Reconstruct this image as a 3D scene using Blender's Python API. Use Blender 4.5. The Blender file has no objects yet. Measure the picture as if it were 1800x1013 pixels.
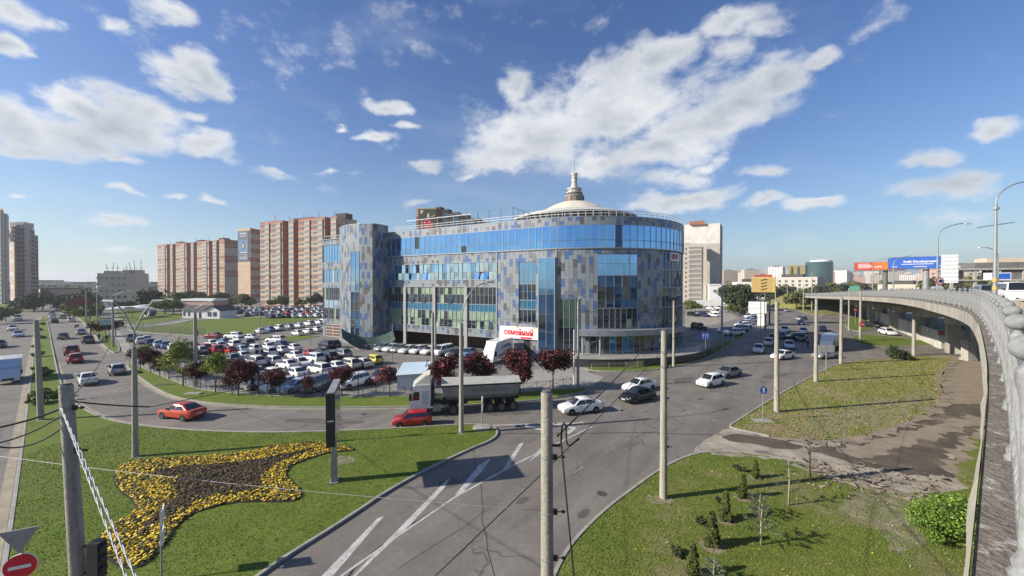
import bpy, bmesh, math, random
import numpy as np
from mathutils import Vector, Matrix
R = math.radians
rnd = random.Random(7)
SC = bpy.context.scene
KIDS = {}
COL = SC.collection

# ------------------------------------------------------------------ camera, sky, sun, exposure
F = 680.0                      # focal length in photo pixels (photo is 1800 x 1013)
TILT = math.atan(6.5 / F)
CAMZ = 12.0
cam = bpy.data.cameras.new('camera'); camo = bpy.data.objects.new('camera', cam); COL.objects.link(camo)
camo.location = (0, 0, CAMZ); camo.rotation_euler = (math.pi / 2 - TILT, 0, 0)
cam.sensor_width = 36.0; cam.lens = 36.0 * F / 1800; cam.clip_start = 0.1; cam.clip_end = 20000
SC.camera = camo
SUN_AZ = R(258.6); SUN_EL = R(28)          # azimuth clockwise from +Y
SUND = Vector((math.sin(SUN_AZ) * math.cos(SUN_EL), math.cos(SUN_AZ) * math.cos(SUN_EL), math.sin(SUN_EL)))
sl = bpy.data.lights.new('sun', 'SUN'); sl.energy = 5.0; sl.angle = R(0.5); sl.color = (1.0, 0.915, 0.79)
so = bpy.data.objects.new('sun', sl); COL.objects.link(so)
so.rotation_euler = SUND.to_track_quat('Z', 'Y').to_euler()
SC.view_settings.view_transform = 'Standard'; SC.view_settings.look = 'None'
SC.view_settings.exposure = 0.66; SC.view_settings.gamma = 1.0; SC.view_settings.use_curve_mapping = False
SC.render.engine = 'CYCLES'
SC.cycles.max_bounces = 6; SC.cycles.diffuse_bounces = 2; SC.cycles.glossy_bounces = 3
SC.cycles.transparent_max_bounces = 8; SC.cycles.use_denoising = True

def px_dir(px, py):
    v = Vector(((px - 900) / F, 1.0, (506.5 - py) / F))
    c, s = math.cos(TILT), math.sin(TILT)
    return Vector((v.x, v.y * c + v.z * s, -v.y * s + v.z * c))
def G(px, py, z=0.0):
    """survey: the point of the level z seen at photo position px, py"""
    d = px_dir(px, py); t = (z - CAMZ) / d.z
    return Vector((d.x * t, d.y * t, z))
def P(px, d, z=0.0):
    return Vector(((px - 900) / F * d, d, z))

# clouds: (px, py, half width, half height, strength) in photo pixels, turned into sky directions
CLOUDS = [
 (1110,150,110,60,1),(1060,200,120,60,1),(960,235,110,55,1),(900,265,95,38,1),(860,280,60,26,.95),(1160,105,70,38,1),(1200,90,30,22,.8),
 (1230,215,120,52,1),(1300,180,100,45,1),(1370,140,60,34,1),(1150,265,100,32,.95),(1060,285,70,22,.85),(910,165,26,40,.7),
 (1290,50,78,24,1),(1270,100,50,30,.7),(1340,60,40,18,.8),(1455,94,38,14,.8),(1530,40,34,26,.42),
 (1190,310,70,16,.8),(1240,285,40,14,.7),(1200,350,90,17,1),(1150,362,60,10,.8),(1335,355,36,11,.95),(1430,358,60,10,.85),(1357,302,40,11,.75),
 (1625,275,50,18,.8),(1660,330,90,22,.75),(1700,318,50,14,.7),(1770,204,46,17,.9),(820,300,30,8,.6),(745,289,26,9,.8),
 (50,225,90,34,1),(140,245,100,36,1),(220,225,95,36,1),(240,190,70,26,1),(130,182,60,18,1),(360,255,52,20,1),(200,275,60,14,.95),(60,262,80,16,.8),
 (40,20,80,30,.95),(100,38,40,20,.8),(10,85,34,24,.95),(280,10,50,30,.85),(200,40,30,14,.6),(320,135,58,28,.9),(355,125,34,34,.9),(300,150,40,16,.9),(370,160,20,18,.7),
 (335,208,30,10,.6),(675,188,36,13,.9),(700,225,28,8,.75),(655,241,36,9,.85),(603,218,12,5,.7),(480,294,30,6,.7),(190,392,45,8,.75),(365,351,24,7,.85),(310,345,26,6,.7),
 (225,343,34,6,.65),(45,340,24,7,.7),(190,440,60,7,.45),(735,360,30,5,.45),(1320,428,60,9,.32),(480,300,50,8,.5),(590,300,30,5,.5),(1700,380,90,14,.3),(620,70,120,55,.03),
]
W = bpy.data.worlds.new('World'); SC.world = W; W.use_nodes = True
def build_world():
    nt = W.node_tree; N = nt.nodes; L = nt.links; N.clear()
    def n(t, **k):
        x = N.new(t)
        for a, b in k.items(): setattr(x, a, b)
        return x
    def m(op, a, b=None, c=None, clamp=False):
        x = n('ShaderNodeMath', operation=op, use_clamp=clamp)
        for i, v in enumerate((a, b, c)):
            if v is None: continue
            if isinstance(v, (int, float)): x.inputs[i].default_value = v
            else: L.new(v, x.inputs[i])
        return x.outputs[0]
    def vm(op, a, b=None, out=0):
        x = n('ShaderNodeVectorMath', operation=op)
        for i, v in enumerate((a, b)):
            if v is None: continue
            if isinstance(v, (tuple, Vector)): x.inputs[i].default_value = v
            else: L.new(v, x.inputs[i])
        return x.outputs[out]
    out = n('ShaderNodeOutputWorld'); bg = n('ShaderNodeBackground'); L.new(bg.outputs[0], out.inputs[0])
    sky = n('ShaderNodeTexSky', sky_type='NISHITA', sun_disc=False, sun_elevation=SUN_EL, sun_rotation=SUN_AZ,
            altitude=30, air_density=1.15, dust_density=0.25, ozone_density=3.2)
    tc = n('ShaderNodeTexCoord'); D = tc.outputs['Generated']
    D = vm('NORMALIZE', D)
    sc = vm('MULTIPLY', D, (1, 1, 1.6))
    def noise(vec, s, det, rough=.55, dist=0.):
        x = n('ShaderNodeTexNoise'); L.new(vec, x.inputs['Vector'])
        x.inputs['Scale'].default_value = s; x.inputs['Detail'].default_value = det; x.inputs['Roughness'].default_value = rough
        x.inputs['Distortion'].default_value = dist
        return x
    w1 = noise(sc, 6.5, 6)
    off = vm('MULTIPLY', vm('SUBTRACT', w1.outputs['Color'], (.5, .5, .5)), (.14, .14, .09))
    DD = vm('ADD', D, off)
    acc = None
    for (px, py, rx, ry, s) in CLOUDS:
        c = px_dir(px, py).normalized()
        e1 = Vector((c.y, -c.x, 0)).normalized(); e2 = c.cross(e1) * -1
        k = 1 / px_dir(px, py).length
        a = (px_dir(px + rx, py).normalized() - px_dir(px - rx, py).normalized()).length / 2
        b = (px_dir(px, py + ry).normalized() - px_dir(px, py - ry).normalized()).length / 2
        cx = n('ShaderNodeCombineXYZ')
        L.new(vm('DOT_PRODUCT', DD, tuple(e1 / (a * 1.36)), 1), cx.inputs[0])
        L.new(vm('DOT_PRODUCT', DD, tuple(e2 / (b * 1.48)), 1), cx.inputs[1])
        ln = vm('LENGTH', cx.outputs[0], None, 1)
        v = m('MULTIPLY_ADD', ln, -s, s)
        acc = v if acc is None else m('SMOOTH_MAX', acc, v, .12)
    up = n('ShaderNodeSeparateXYZ'); L.new(D, up.inputs[0]); z = up.outputs[2]
    # elsewhere over the whole sky: the same kind of broken cloud, thin near the horizon
    gen = noise(vm('MULTIPLY', D, (1, 1, 2.6)), 2.1, 3)
    behind = m('MULTIPLY_ADD', up.outputs[1], -3.0, .1, True)
    acc = m('MAXIMUM', acc, m('SUBTRACT', m('MULTIPLY', m('MULTIPLY_ADD', gen.outputs['Fac'], 3.2, -1.15), behind), .6))
    fine = noise(sc, 12, 10, .62, .15)
    dens = m('ADD', m('MAXIMUM', acc, -.6), m('MULTIPLY_ADD', fine.outputs['Fac'], 1.5, -.77))
    mr = n('ShaderNodeMapRange', interpolation_type='SMOOTHSTEP'); L.new(dens, mr.inputs[0])
    mr.inputs[1].default_value = .02; mr.inputs[2].default_value = .62; mr.inputs[4].default_value = .94
    cl = m('MULTIPLY', mr.outputs[0], m('MULTIPLY_ADD', z, 30, -.3, True))
    # high thin veil
    veil = noise(vm('MULTIPLY', D, (1, 2.2, 3)), 1.7, 6, .6, .6)
    vr = n('ShaderNodeMapRange', interpolation_type='SMOOTHSTEP'); L.new(veil.outputs['Fac'], vr.inputs[0])
    vr.inputs[1].default_value = .48; vr.inputs[2].default_value = .8; vr.inputs[4].default_value = .22
    # cloud colour: lit thin edges, greyer thick middles
    sh = noise(vm('ADD', sc, tuple(SUND * -.05)), 7, 6, .55)
    k = m('SUBTRACT', m('MULTIPLY', dens, .8), m('MULTIPLY_ADD', sh.outputs['Fac'], 1.9, -.88), None, True)
    cc = n('ShaderNodeMix', data_type='RGBA'); L.new(k, cc.inputs[0])
    cc.inputs[6].default_value = (7.4, 7.5, 7.6, 1); cc.inputs[7].default_value = (3.5, 3.85, 4.4, 1)
    # sky tint
    hs = n('ShaderNodeHueSaturation'); L.new(sky.outputs[0], hs.inputs['Color']); hs.inputs['Saturation'].default_value = 1.2; hs.inputs['Value'].default_value = 1.04; hs.inputs['Hue'].default_value = .515
    m1 = n('ShaderNodeMix', data_type='RGBA'); L.new(vr.outputs[0], m1.inputs[0]); L.new(hs.outputs[0], m1.inputs[6]); m1.inputs[7].default_value = (5.5, 6.2, 7.2, 1)
    hz = m('POWER', m('SUBTRACT', 1.0, z, None, True), 5.5)
    m0 = n('ShaderNodeMix', data_type='RGBA'); L.new(m('MULTIPLY', hz, .62), m0.inputs[0]); L.new(m1.outputs[2], m0.inputs[6]); m0.inputs[7].default_value = (2.7, 3.85, 5.2, 1)
    m2 = n('ShaderNodeMix', data_type='RGBA'); L.new(cl, m2.inputs[0]); L.new(m0.outputs[2], m2.inputs[6]); L.new(cc.outputs[2], m2.inputs[7])
    L.new(m2.outputs[2], bg.inputs[0]); bg.inputs[1].default_value = 0.08
build_world()

# ------------------------------------------------------------------ materials
MATS = {}
def crack(mt, lo=.012):
    nt = mt.node_tree; N = nt.nodes; L = nt.links; b = N['Principled BSDF']; g = N.new('ShaderNodeNewGeometry'); nz = N.new('ShaderNodeTexNoise'); nz.inputs['Scale'].default_value = .7; nz.inputs['Detail'].default_value = 6; L.new(g.outputs['Position'], nz.inputs['Vector'])
    ad = N.new('ShaderNodeVectorMath'); ad.operation = 'MULTIPLY_ADD'; L.new(nz.outputs['Color'], ad.inputs[0]); ad.inputs[1].default_value = (2.2,2.2,0); L.new(g.outputs['Position'], ad.inputs[2])
    vo = N.new('ShaderNodeTexVoronoi'); vo.feature = 'DISTANCE_TO_EDGE'; vo.inputs['Scale'].default_value = .16; L.new(ad.outputs[0], vo.inputs['Vector'])
    mr = N.new('ShaderNodeMapRange'); L.new(vo.outputs['Distance'], mr.inputs[0]); mr.inputs[1].default_value = 0; mr.inputs[2].default_value = lo; mr.inputs[3].default_value = .75; mr.inputs[4].default_value = 0
    n2 = N.new('ShaderNodeTexNoise'); n2.inputs['Scale'].default_value = .11; L.new(g.outputs['Position'], n2.inputs['Vector']); m2 = N.new('ShaderNodeMapRange'); L.new(n2.outputs['Fac'], m2.inputs[0]); m2.inputs[1].default_value = .46; m2.inputs[2].default_value = .56
    mu = N.new('ShaderNodeMath'); mu.operation = 'MULTIPLY'; L.new(mr.outputs[0], mu.inputs[0]); L.new(m2.outputs[0], mu.inputs[1])
    mx = N.new('ShaderNodeMix'); mx.data_type = 'RGBA'; L.new(mu.outputs[0], mx.inputs[0]); src = b.inputs['Base Color'].links[0].from_socket; L.new(src, mx.inputs[6]); mx.inputs[7].default_value = (.04,.037,.034,1); L.new(mx.outputs[2], b.inputs['Base Color'])
def mat(name, col, rough=.7, metal=0., col2=None, scale=3., detail=4., bump=0., bscale=None, spec=.5, coord='Object',
        col3=None, scale3=.2, amt3=.6, lo=.35, hi=.65, emit=None, coat=0., stretch=None, mottle=0., lo3=.45, hi3=.6):
    if name in MATS: return MATS[name]
    mt = bpy.data.materials.new(name); mt.use_nodes = True; MATS[name] = mt
    nt = mt.node_tree; N = nt.nodes; L = nt.links; b = N['Principled BSDF']
    b.inputs['Base Color'].default_value = (*col, 1); b.inputs['Roughness'].default_value = rough; b.inputs['Metallic'].default_value = metal
    b.inputs['Specular IOR Level'].default_value = spec; b.inputs['Coat Weight'].default_value = coat
    if emit: b.inputs['Emission Color'].default_value = (*emit[:3], 1); b.inputs['Emission Strength'].default_value = emit[3]
    if col2 is None and not bump and not mottle: col2 = tuple(c * .86 for c in col)
    tc = N.new('ShaderNodeTexCoord'); vec = tc.outputs['Object']
    if coord == 'World':
        g = N.new('ShaderNodeNewGeometry'); vec = g.outputs['Position']
    if stretch:
        mp = N.new('ShaderNodeMapping'); L.new(vec, mp.inputs[0])
        if len(stretch) > 3: mp.vector_type = 'TEXTURE'; mp.inputs['Rotation'].default_value = (0, 0, stretch[3])
        mp.inputs['Scale'].default_value = stretch[:3]
        vecs = mp.outputs[0]
    else: vecs = vec
    def noise(s, d, v=vec, r=.55):
        x = N.new('ShaderNodeTexNoise'); L.new(v, x.inputs['Vector']); x.inputs['Scale'].default_value = s; x.inputs['Detail'].default_value = d; x.inputs['Roughness'].default_value = r
        return x.outputs['Fac']
    def ramp(f, lo, hi, amt=1.):
        x = N.new('ShaderNodeMapRange'); L.new(f, x.inputs[0]); x.inputs[1].default_value = lo; x.inputs[2].default_value = hi; x.inputs[4].default_value = amt
        return x.outputs[0]
    cur = None
    if col2 is not None:
        mx = N.new('ShaderNodeMix'); mx.data_type = 'RGBA'; L.new(ramp(noise(scale, detail, vecs), lo, hi), mx.inputs[0])
        mx.inputs[6].default_value = (*col, 1); mx.inputs[7].default_value = (*col2, 1); cur = mx.outputs[2]
    if col3 is not None:
        mx = N.new('ShaderNodeMix'); mx.data_type = 'RGBA'; L.new(ramp(noise(scale3, 5, vec, .65), lo3, hi3, amt3), mx.inputs[0])
        if cur: L.new(cur, mx.inputs[6])
        else: mx.inputs[6].default_value = (*col, 1)
        mx.inputs[7].default_value = (*col3, 1); cur = mx.outputs[2]
    if mottle:
        hs = N.new('ShaderNodeHueSaturation')
        L.new(ramp(noise(scale * 6, 6, vec, .7), .3, .7, 2 * mottle), (x := N.new('ShaderNodeMath')).inputs[0]); x.operation = 'ADD'; x.inputs[1].default_value = 1 - mottle
        L.new(x.outputs[0], hs.inputs['Value'])
        if cur: L.new(cur, hs.inputs['Color'])
        else: hs.inputs['Color'].default_value = (*col, 1)
        cur = hs.outputs[0]
    if cur: L.new(cur, b.inputs['Base Color'])
    if bump:
        bp = N.new('ShaderNodeBump'); bp.inputs['Strength'].default_value = min(1, bump); bp.inputs['Distance'].default_value = .05 * max(1, bump)
        L.new(noise(bscale or scale * 4, 5), bp.inputs['Height']); L.new(bp.outputs[0], b.inputs['Normal'])
    return mt

# ------------------------------------------------------------------ mesh helpers
class MB:
    def __init__(s): s.v = []; s.f = []; s.m = []
    def add(s, vs, fs, mi=0):
        o = len(s.v); s.v += [tuple(v) for v in vs]; s.f += [tuple(i + o for i in f) for f in fs]; s.m += [mi] * len(fs); return s
    def box(s, x0, x1, y0, y1, z0, z1, mi=0):
        return s.add([(x0,y0,z0),(x1,y0,z0),(x1,y1,z0),(x0,y1,z0),(x0,y0,z1),(x1,y0,z1),(x1,y1,z1),(x0,y1,z1)],
                     [(0,3,2,1),(4,5,6,7),(0,1,5,4),(1,2,6,5),(2,3,7,6),(3,0,4,7)], mi)
    def obox(s, c, ux, lx, ly, lz, mi=0, z0=None):
        """box centred at c, first axis along unit (ux) in plan; lx, ly full sizes, from z=c.z up by lz"""
        u = Vector((ux[0], ux[1], 0)).normalized(); w = Vector((-u.y, u.x, 0)); c = Vector(c)
        p = [c + u * a * lx / 2 + w * b * ly / 2 for a, b in ((-1,-1),(1,-1),(1,1),(-1,1))]
        return s.add(p + [q + Vector((0,0,lz)) for q in p], [(0,3,2,1),(4,5,6,7),(0,1,5,4),(1,2,6,5),(2,3,7,6),(3,0,4,7)], mi)
    def beam(s, a, b, w, h=None, mi=0):
        a = Vector(a); b = Vector(b); h = h or w; d = (b - a).normalized()
        u = d.cross(Vector((0,0,1)));  u = u.normalized() if u.length > .01 else Vector((1,0,0))
        t = d.cross(u); vs = []
        for q in (a, b):
            for i, j in ((-1,-1),(1,-1),(1,1),(-1,1)): vs.append(q + u * i * w / 2 + t * j * h / 2)
        return s.add(vs, [(0,1,2,3),(7,6,5,4),(0,4,5,1),(1,5,6,2),(2,6,7,3),(3,7,4,0)], mi)
    def prism(s, poly, z0, z1, mi=0, top=True, bottom=False, mt=None):
        n = len(poly)
        a = sum(poly[i][0] * poly[(i+1) % n][1] - poly[(i+1) % n][0] * poly[i][1] for i in range(n))
        if a < 0: poly = poly[::-1]
        vs = [(p[0], p[1], z0) for p in poly] + [(p[0], p[1], z1) for p in poly]
        fs = [(i, (i+1) % n, n + (i+1) % n, n + i) for i in range(n)]
        s.add(vs, fs, mi)
        if top: s.add([(p[0], p[1], z1) for p in poly], [tuple(range(n))], mi if mt is None else mt)
        if bottom: s.add([(p[0], p[1], z0) for p in poly], [tuple(range(n))[::-1]], mi)
        return s
    def tube(s, pts, rs, n=8, mi=0, cap=True):
        pts = [Vector(p) for p in pts]
        if isinstance(rs, (int, float)): rs = [rs] * len(pts)
        o = len(s.v); k = len(pts); u = None
        for i, p in enumerate(pts):
            d = (pts[min(i+1, k-1)] - pts[max(i-1, 0)]).normalized()
            if u is None:
                u = d.cross(Vector((0,0,1))); u = u.normalized() if u.length > .05 else Vector((1,0,0))
            u = (u - d * u.dot(d)).normalized(); w = d.cross(u)
            for j in range(n):
                a = 2 * math.pi * j / n; s.v.append(tuple(p + (u * math.cos(a) + w * math.sin(a)) * rs[i]))
        for i in range(k - 1):
            for j in range(n):
                s.f.append((o+i*n+j, o+i*n+(j+1) % n, o+(i+1)*n+(j+1) % n, o+(i+1)*n+j)); s.m.append(mi)
        if cap:
            s.f.append(tuple(o+j for j in range(n))[::-1]); s.m.append(mi); s.f.append(tuple(o+(k-1)*n+j for j in range(n))); s.m.append(mi)
        return s
    def lathe(s, prof, c=(0,0,0), n=24, mi=0, axis='z', a0=0, a1=2*math.pi):
        o = len(s.v); full = abs(a1 - a0 - 2*math.pi) < 1e-6; m = n if full else n + 1
        for r, z in prof:
            for j in range(m):
                a = a0 + (a1 - a0) * j / n; x, y = r * math.cos(a), r * math.sin(a)
                s.v.append((c[0]+x, c[1]+y, c[2]+z) if axis == 'z' else ((c[0]+x, c[1]+z, c[2]+y) if axis == 'y' else (c[0]+z, c[1]+x, c[2]+y)))
        for i in range(len(prof)-1):
            for j in range(n):
                q = (o+i*m+j, o+i*m+(j+1) % m, o+(i+1)*m+(j+1) % m, o+(i+1)*m+j); s.f.append(q[::-1] if axis == 'y' else q); s.m.append(mi)
        return s
    def quad(s, a, b, c, d, mi=0): return s.add([a,b,c,d], [(0,1,2,3)], mi)
    def mesh(s, name, mats, smooth=None):
        me = bpy.data.meshes.new(name); me.from_pydata(s.v, [], s.f)
        for m_ in (mats if isinstance(mats, (list, tuple)) else [mats]): me.materials.append(m_)
        if any(s.m): me.polygons.foreach_set('material_index', s.m)
        if smooth is not None:
            me.polygons.foreach_set('use_smooth', [True] * len(me.polygons))
            if smooth < 180: me.set_sharp_from_angle(angle=R(smooth))
        me.update(); return me
    def build(s, name, mats, parent=None, smooth=None, loc=None):
        return link(name, s.mesh(name, mats, smooth), parent, loc)
def link(name, me, parent=None, loc=None, rot=None, scale=None):
    o = bpy.data.objects.new(name, me); COL.objects.link(o)
    if parent: o.parent = parent; KIDS.setdefault(parent.as_pointer(), []).append(o)
    if loc is not None: o.location = loc
    if rot is not None: o.rotation_euler = rot if isinstance(rot, (tuple, list)) else (0, 0, rot)
    if scale is not None: o.scale = scale if isinstance(scale, (tuple, list)) else (scale,) * 3
    return o
def tag(o, label=None, cat=None, group=None, kind=None):
    if label: o['label'] = label
    if cat: o['category'] = cat
    if group: o['group'] = group
    if kind: o['kind'] = kind
    return o
def thing(name, label, cat, loc=(0,0,0), rot=0, group=None):
    o = bpy.data.objects.new(name, None); COL.objects.link(o); o.empty_display_size = .3
    o.location = loc; o.rotation_euler = (0, 0, rot); return tag(o, label, cat, group)
def copy_tree(o, parent=None):
    c = o.copy(); COL.objects.link(c)
    if parent: c.parent = parent; KIDS.setdefault(parent.as_pointer(), []).append(c)
    for ch in KIDS.get(o.as_pointer(), []): copy_tree(ch, c)
    return c
def text_mesh(body, size, depth=.02, bold=0.0, align='CENTER', spacing=1.0):
    cu = bpy.data.curves.new('text', 'FONT'); cu.body = body; cu.size = size; cu.extrude = depth; cu.offset = bold; cu.align_x = align; cu.align_y = 'CENTER'; cu.space_character = spacing
    cu.resolution_u = 3
    o = bpy.data.objects.new('text', cu); COL.objects.link(o); bpy.context.view_layer.update()
    me = bpy.data.meshes.new_from_object(o.evaluated_get(bpy.context.evaluated_depsgraph_get())); bpy.data.objects.remove(o)
    return me
def put_text(body, size, m_, parent, origin, udir, name='lettering', bold=0., squeeze=1., up=Vector((0,0,1)), spacing=1.0, depth=.02):
    me = text_mesh(body, size, depth, bold, spacing=spacing); me.materials.clear(); me.materials.append(m_)
    u = Vector(udir).normalized(); n_ = u.cross(up).normalized()
    M = Matrix((u * squeeze, up, n_)).transposed().to_4x4(); M.translation = Vector(origin); me.transform(M)
    return link(name, me, parent)
def clean_poly(p): return [Vector((q[0], q[1], 0)) for q in p]
def smooth_poly(pts, closed=True, it=2):
    pts = [Vector((p[0], p[1])) for p in pts]
    for _ in range(it):
        q = []; n_ = len(pts)
        for i in range(n_ if closed else n_ - 1):
            a, b = pts[i], pts[(i+1) % n_]; q += [a.lerp(b, .25), a.lerp(b, .75)]
        if not closed: q = [pts[0]] + q + [pts[-1]]
        pts = q
    return pts
def flat(name, pts, z, m_, parent=None, tri=True):
    """level sheet from an outline"""
    bm = bmesh.new(); vs = [bm.verts.new((p[0], p[1], z)) for p in pts]; f = bm.faces.new(vs)
    f.normal_update()
    if f.normal.z < 0: f.normal_flip()
    bmesh.ops.triangulate(bm, faces=[f], ngon_method='EAR_CLIP'); me = bpy.data.meshes.new(name); bm.to_mesh(me); bm.free(); me.materials.append(m_)
    return link(name, me, parent)
def offset_path(pts, d, closed):
    out = []; n_ = len(pts)
    for i in range(n_):
        a = pts[i-1] if (i or closed) else pts[i]; b = pts[(i+1) % n_] if (i < n_-1 or closed) else pts[i]
        t = (Vector(b) - Vector(a)).normalized(); out.append(Vector(pts[i]) + Vector((-t.y, t.x)) * d)
    return out
def strip(name, pts, w, z0, z1, m_, parent=None, closed=False):
    """raised band (kerb, line) following a plan path"""
    pts = [Vector((p[0], p[1])) for p in pts]; a = offset_path(pts, w/2, closed); b = offset_path(pts, -w/2, closed); n_ = len(pts); mb = MB()
    for i in range(n_ if closed else n_-1):
        j = (i+1) % n_
        p = [a[i], b[i], b[j], a[j]]
        mb.add([(q.x, q.y, z1) for q in p] + [(q.x, q.y, z0) for q in p], [(0,1,2,3),(1,5,6,2),(4,0,3,7)] + ([] if z1 - z0 > .02 else []))
    return mb.build(name, m_, parent)
# ------------------------------------------------------------------ surface materials
ASPH = mat('asphalt', (.138,.124,.105), .82, col2=(.210,.190,.162), scale=.55, detail=8, lo=.34, hi=.68, coord='World', col3=(.085,.081,.077), scale3=.16, amt3=.6, bump=.25, bscale=25, mottle=.13, lo3=.46, hi3=.7, stretch=(9,1,1,R(52)))
crack(ASPH)
ASPHP = mat('parking_asphalt', (.17,.16,.145), .85, col2=(.135,.13,.12), scale=.25, detail=7, coord='World', col3=(.22,.205,.18), scale3=.6, amt3=.5, bump=.2, bscale=20, mottle=.08)
ASPHD = mat('dark_gravel', (.062,.050,.038), .95, col2=(.105,.085,.062), scale=.6, detail=9, coord='World', col3=(.20,.165,.118), scale3=.30, amt3=.8, bump=.6, bscale=14, mottle=.15, lo3=.55, hi3=.7)
SAND = mat('sandy_earth', (.38,.345,.28), .95, col2=(.23,.20,.155), scale=.7, detail=9, coord='World', col3=(.10,.09,.077), scale3=.5, amt3=.8, bump=.8, bscale=9, mottle=.12, lo3=.52, hi3=.62)
EARTH = mat('bare_earth', (.20,.162,.118), .95, col2=(.27,.222,.165), scale=.8, detail=8, coord='World', bump=.7, bscale=8, mottle=.12)
GRASS = mat('lawn_grass', (.090,.138,.017), .9, col2=(.120,.162,.022), scale=.5, detail=9, coord='World', col3=(.16,.17,.045), scale3=.3, amt3=.35, bump=.7, bscale=14, mottle=.16, spec=.2)
GRASSR = mat('rough_grass', (.100,.140,.020), .92, col2=(.145,.165,.035), scale=.35, detail=9, coord='World', col3=(.21,.18,.095), scale3=.20, amt3=.7, bump=.9, bscale=9, mottle=.18, spec=.2, lo3=.53, hi3=.63)
GRASSD = mat('dry_grass', (.150,.172,.040), .92, col2=(.20,.20,.06), scale=.22, detail=9, coord='World', col3=(.28,.225,.14), scale3=.16, amt3=.85, bump=1.2, bscale=9, mottle=.2, spec=.2, lo3=.48, hi3=.62)
FARG = mat('far_land', (.085,.10,.05), .95, col2=(.13,.12,.09), scale=.02, detail=8, coord='World', col3=(.16,.15,.13), scale3=.008, amt3=.6)
KERB = mat('kerb_concrete', (.34,.33,.30), .85, col2=(.25,.24,.21), scale=1.5, coord='World', bump=.3, bscale=20, mottle=.12)
KERBD = mat('kerb_sandy_dirt', (.33,.29,.21), .95, col2=(.24,.21,.155), scale=.8, coord='World', mottle=.15)  # tan sandy dirt of the gutter strips along the kerbs
PAVE = mat('pavement_slabs', (.30,.29,.26), .85, col2=(.24,.23,.205), scale=.5, coord='World', bump=.2, mottle=.1)
PAINT = mat('road_paint', (.52,.51,.48), .7, col2=(.36,.355,.33), scale=1.6, detail=9, coord='World', mottle=.15, col3=(.19,.185,.175), scale3=4., amt3=.85, lo3=.54, hi3=.66)
PAINTF = mat('worn_road_paint', (.26,.255,.24), .75, col2=(.165,.16,.15), scale=1.5, detail=9, coord='World', mottle=.15, col3=(.13,.127,.12), scale3=2.5, amt3=1, lo3=.44, hi3=.58)
CONC = mat('weathered_concrete', (.42,.40,.36), .85, col2=(.30,.285,.25), scale=1.2, detail=7, bump=.4, bscale=12, mottle=.15, stretch=(2.5,2.5,.35))
CONCP = mat('pole_concrete', (.37,.345,.295), .88, col2=(.25,.23,.195), scale=1.6, detail=8, bump=.4, bscale=18, mottle=.2, stretch=(4,4,.3))
CONCD = mat('dark_concrete', (.16,.155,.15), .85, col2=(.11,.105,.1), scale=1., coord='World', mottle=.1)
STEEL = mat('grey_steel', (.34,.35,.35), .5, .3, col2=(.26,.27,.27), scale=2)
DARKM = mat('dark_metal', (.03,.031,.033), .45, .2)
WHITEM = mat('white_metal', (.72,.73,.73), .45)
SOIL = mat('dark_soil', (.045,.033,.022), .95, col2=(.07,.052,.035), scale=3, coord='World', bump=1., bscale=10, mottle=.2)

def gp(l, z=0.0): return [G(x, y, z).xy for x, y in l]
def rough(pts, amp, step=.35):
    rr_ = random.Random(4); out = []; n_ = len(pts)
    for i in range(n_):
        a, b = pts[i], pts[(i+1) % n_]; k = max(1, int((b-a).length/step)); nr = (b-a).normalized() if (b-a).length else Vector((1,0)); nr = Vector((-nr.y, nr.x))
        for j in range(k):
            t = j/k; w = math.sin(len(out)*.45)*.5 + math.sin(len(out)*1.13)*.3 + rr_.uniform(-.5,.5); out.append(a.lerp(b, t) + nr*amp*w)
    return out
# land to the horizon, gently rising hills far off
gnd = flat('ground', [(-9000,-600),(9000,-600),(9000,9000),(-9000,9000)], -.06, FARG); tag(gnd, kind='structure')
road = flat('road', [(-430,-40),(330,-40),(330,430),(-430,430)], 0, ASPH); tag(road, kind='structure')
park = flat('parking_lot', gp([(250,640),(225,625),(200,606),(232,588),(300,591),(440,599),(560,560),(600,556),(700,590),(880,600),(960,612),(1000,640),(900,668),(790,690),(700,692),(520,694),(440,690),(385,686),(340,679),(300,664),(265,650)]), .004, ASPHP); tag(park, kind='structure')
tag(flat('parking_lot', gp([(1204,560),(1240,545),(1330,540),(1352,548),(1330,575),(1290,605),(1250,612),(1204,590)]), .004, ASPHP), kind='structure')
tag(flat('parking_lot', gp([(1204,560),(1206,544),(1268,540),(1300,560),(1250,572),(1204,578)]), .008, SAND), kind='structure')

ISL = {}
def lawn(pxs, m_, key=None, z=.10, kerb=True, it=2, kw=.16, name='lawn', world=None):
    pts = smooth_poly(world or gp(pxs), True, it)
    o = flat(name, pts, z, m_); tag(o, kind='structure')
    if kerb:
        k = strip('kerb', pts, kw, -.02, z + .025, KERB, None, True); tag(k, kind='structure')
    if key: ISL[key] = pts
    return o
lawn([(-60,1320),(-30,1200),(15,960),(50,700),(62,600),(72,556),(80,553),(86,580),(97,640),(108,682),(130,712),(180,738),(240,750),(350,760),(500,763),(700,755),(830,746),(868,751),(876,762),(866,775),(820,793),(700,852),(600,920),(500,982),(440,1025),(330,1110),(150,1320)], GRASS, 'A')
lawn([(-300,660),(-60,590),(0,562),(30,549),(60,541),(78,537),(40,535),(-300,540)], GRASS, 'V')
lawn([(112,541),(132,552),(152,572),(168,592),(196,622),(212,619),(205,600),(187,585),(192,572),(180,556),(160,545),(140,540)], GRASS, 'C0')
lawn([(222,645),(250,668),(280,688),(313,701),(360,709),(420,714),(500,717),(600,718),(715,716),(830,713),(930,706),(1000,697),(1036,688),(1030,684),(990,684),(920,691),(860,698),(715,698),(600,699),(500,698),(440,695),(385,691),(340,684),(300,669),(262,653),(240,643),(228,640)], GRASS, 'C1')
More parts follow.
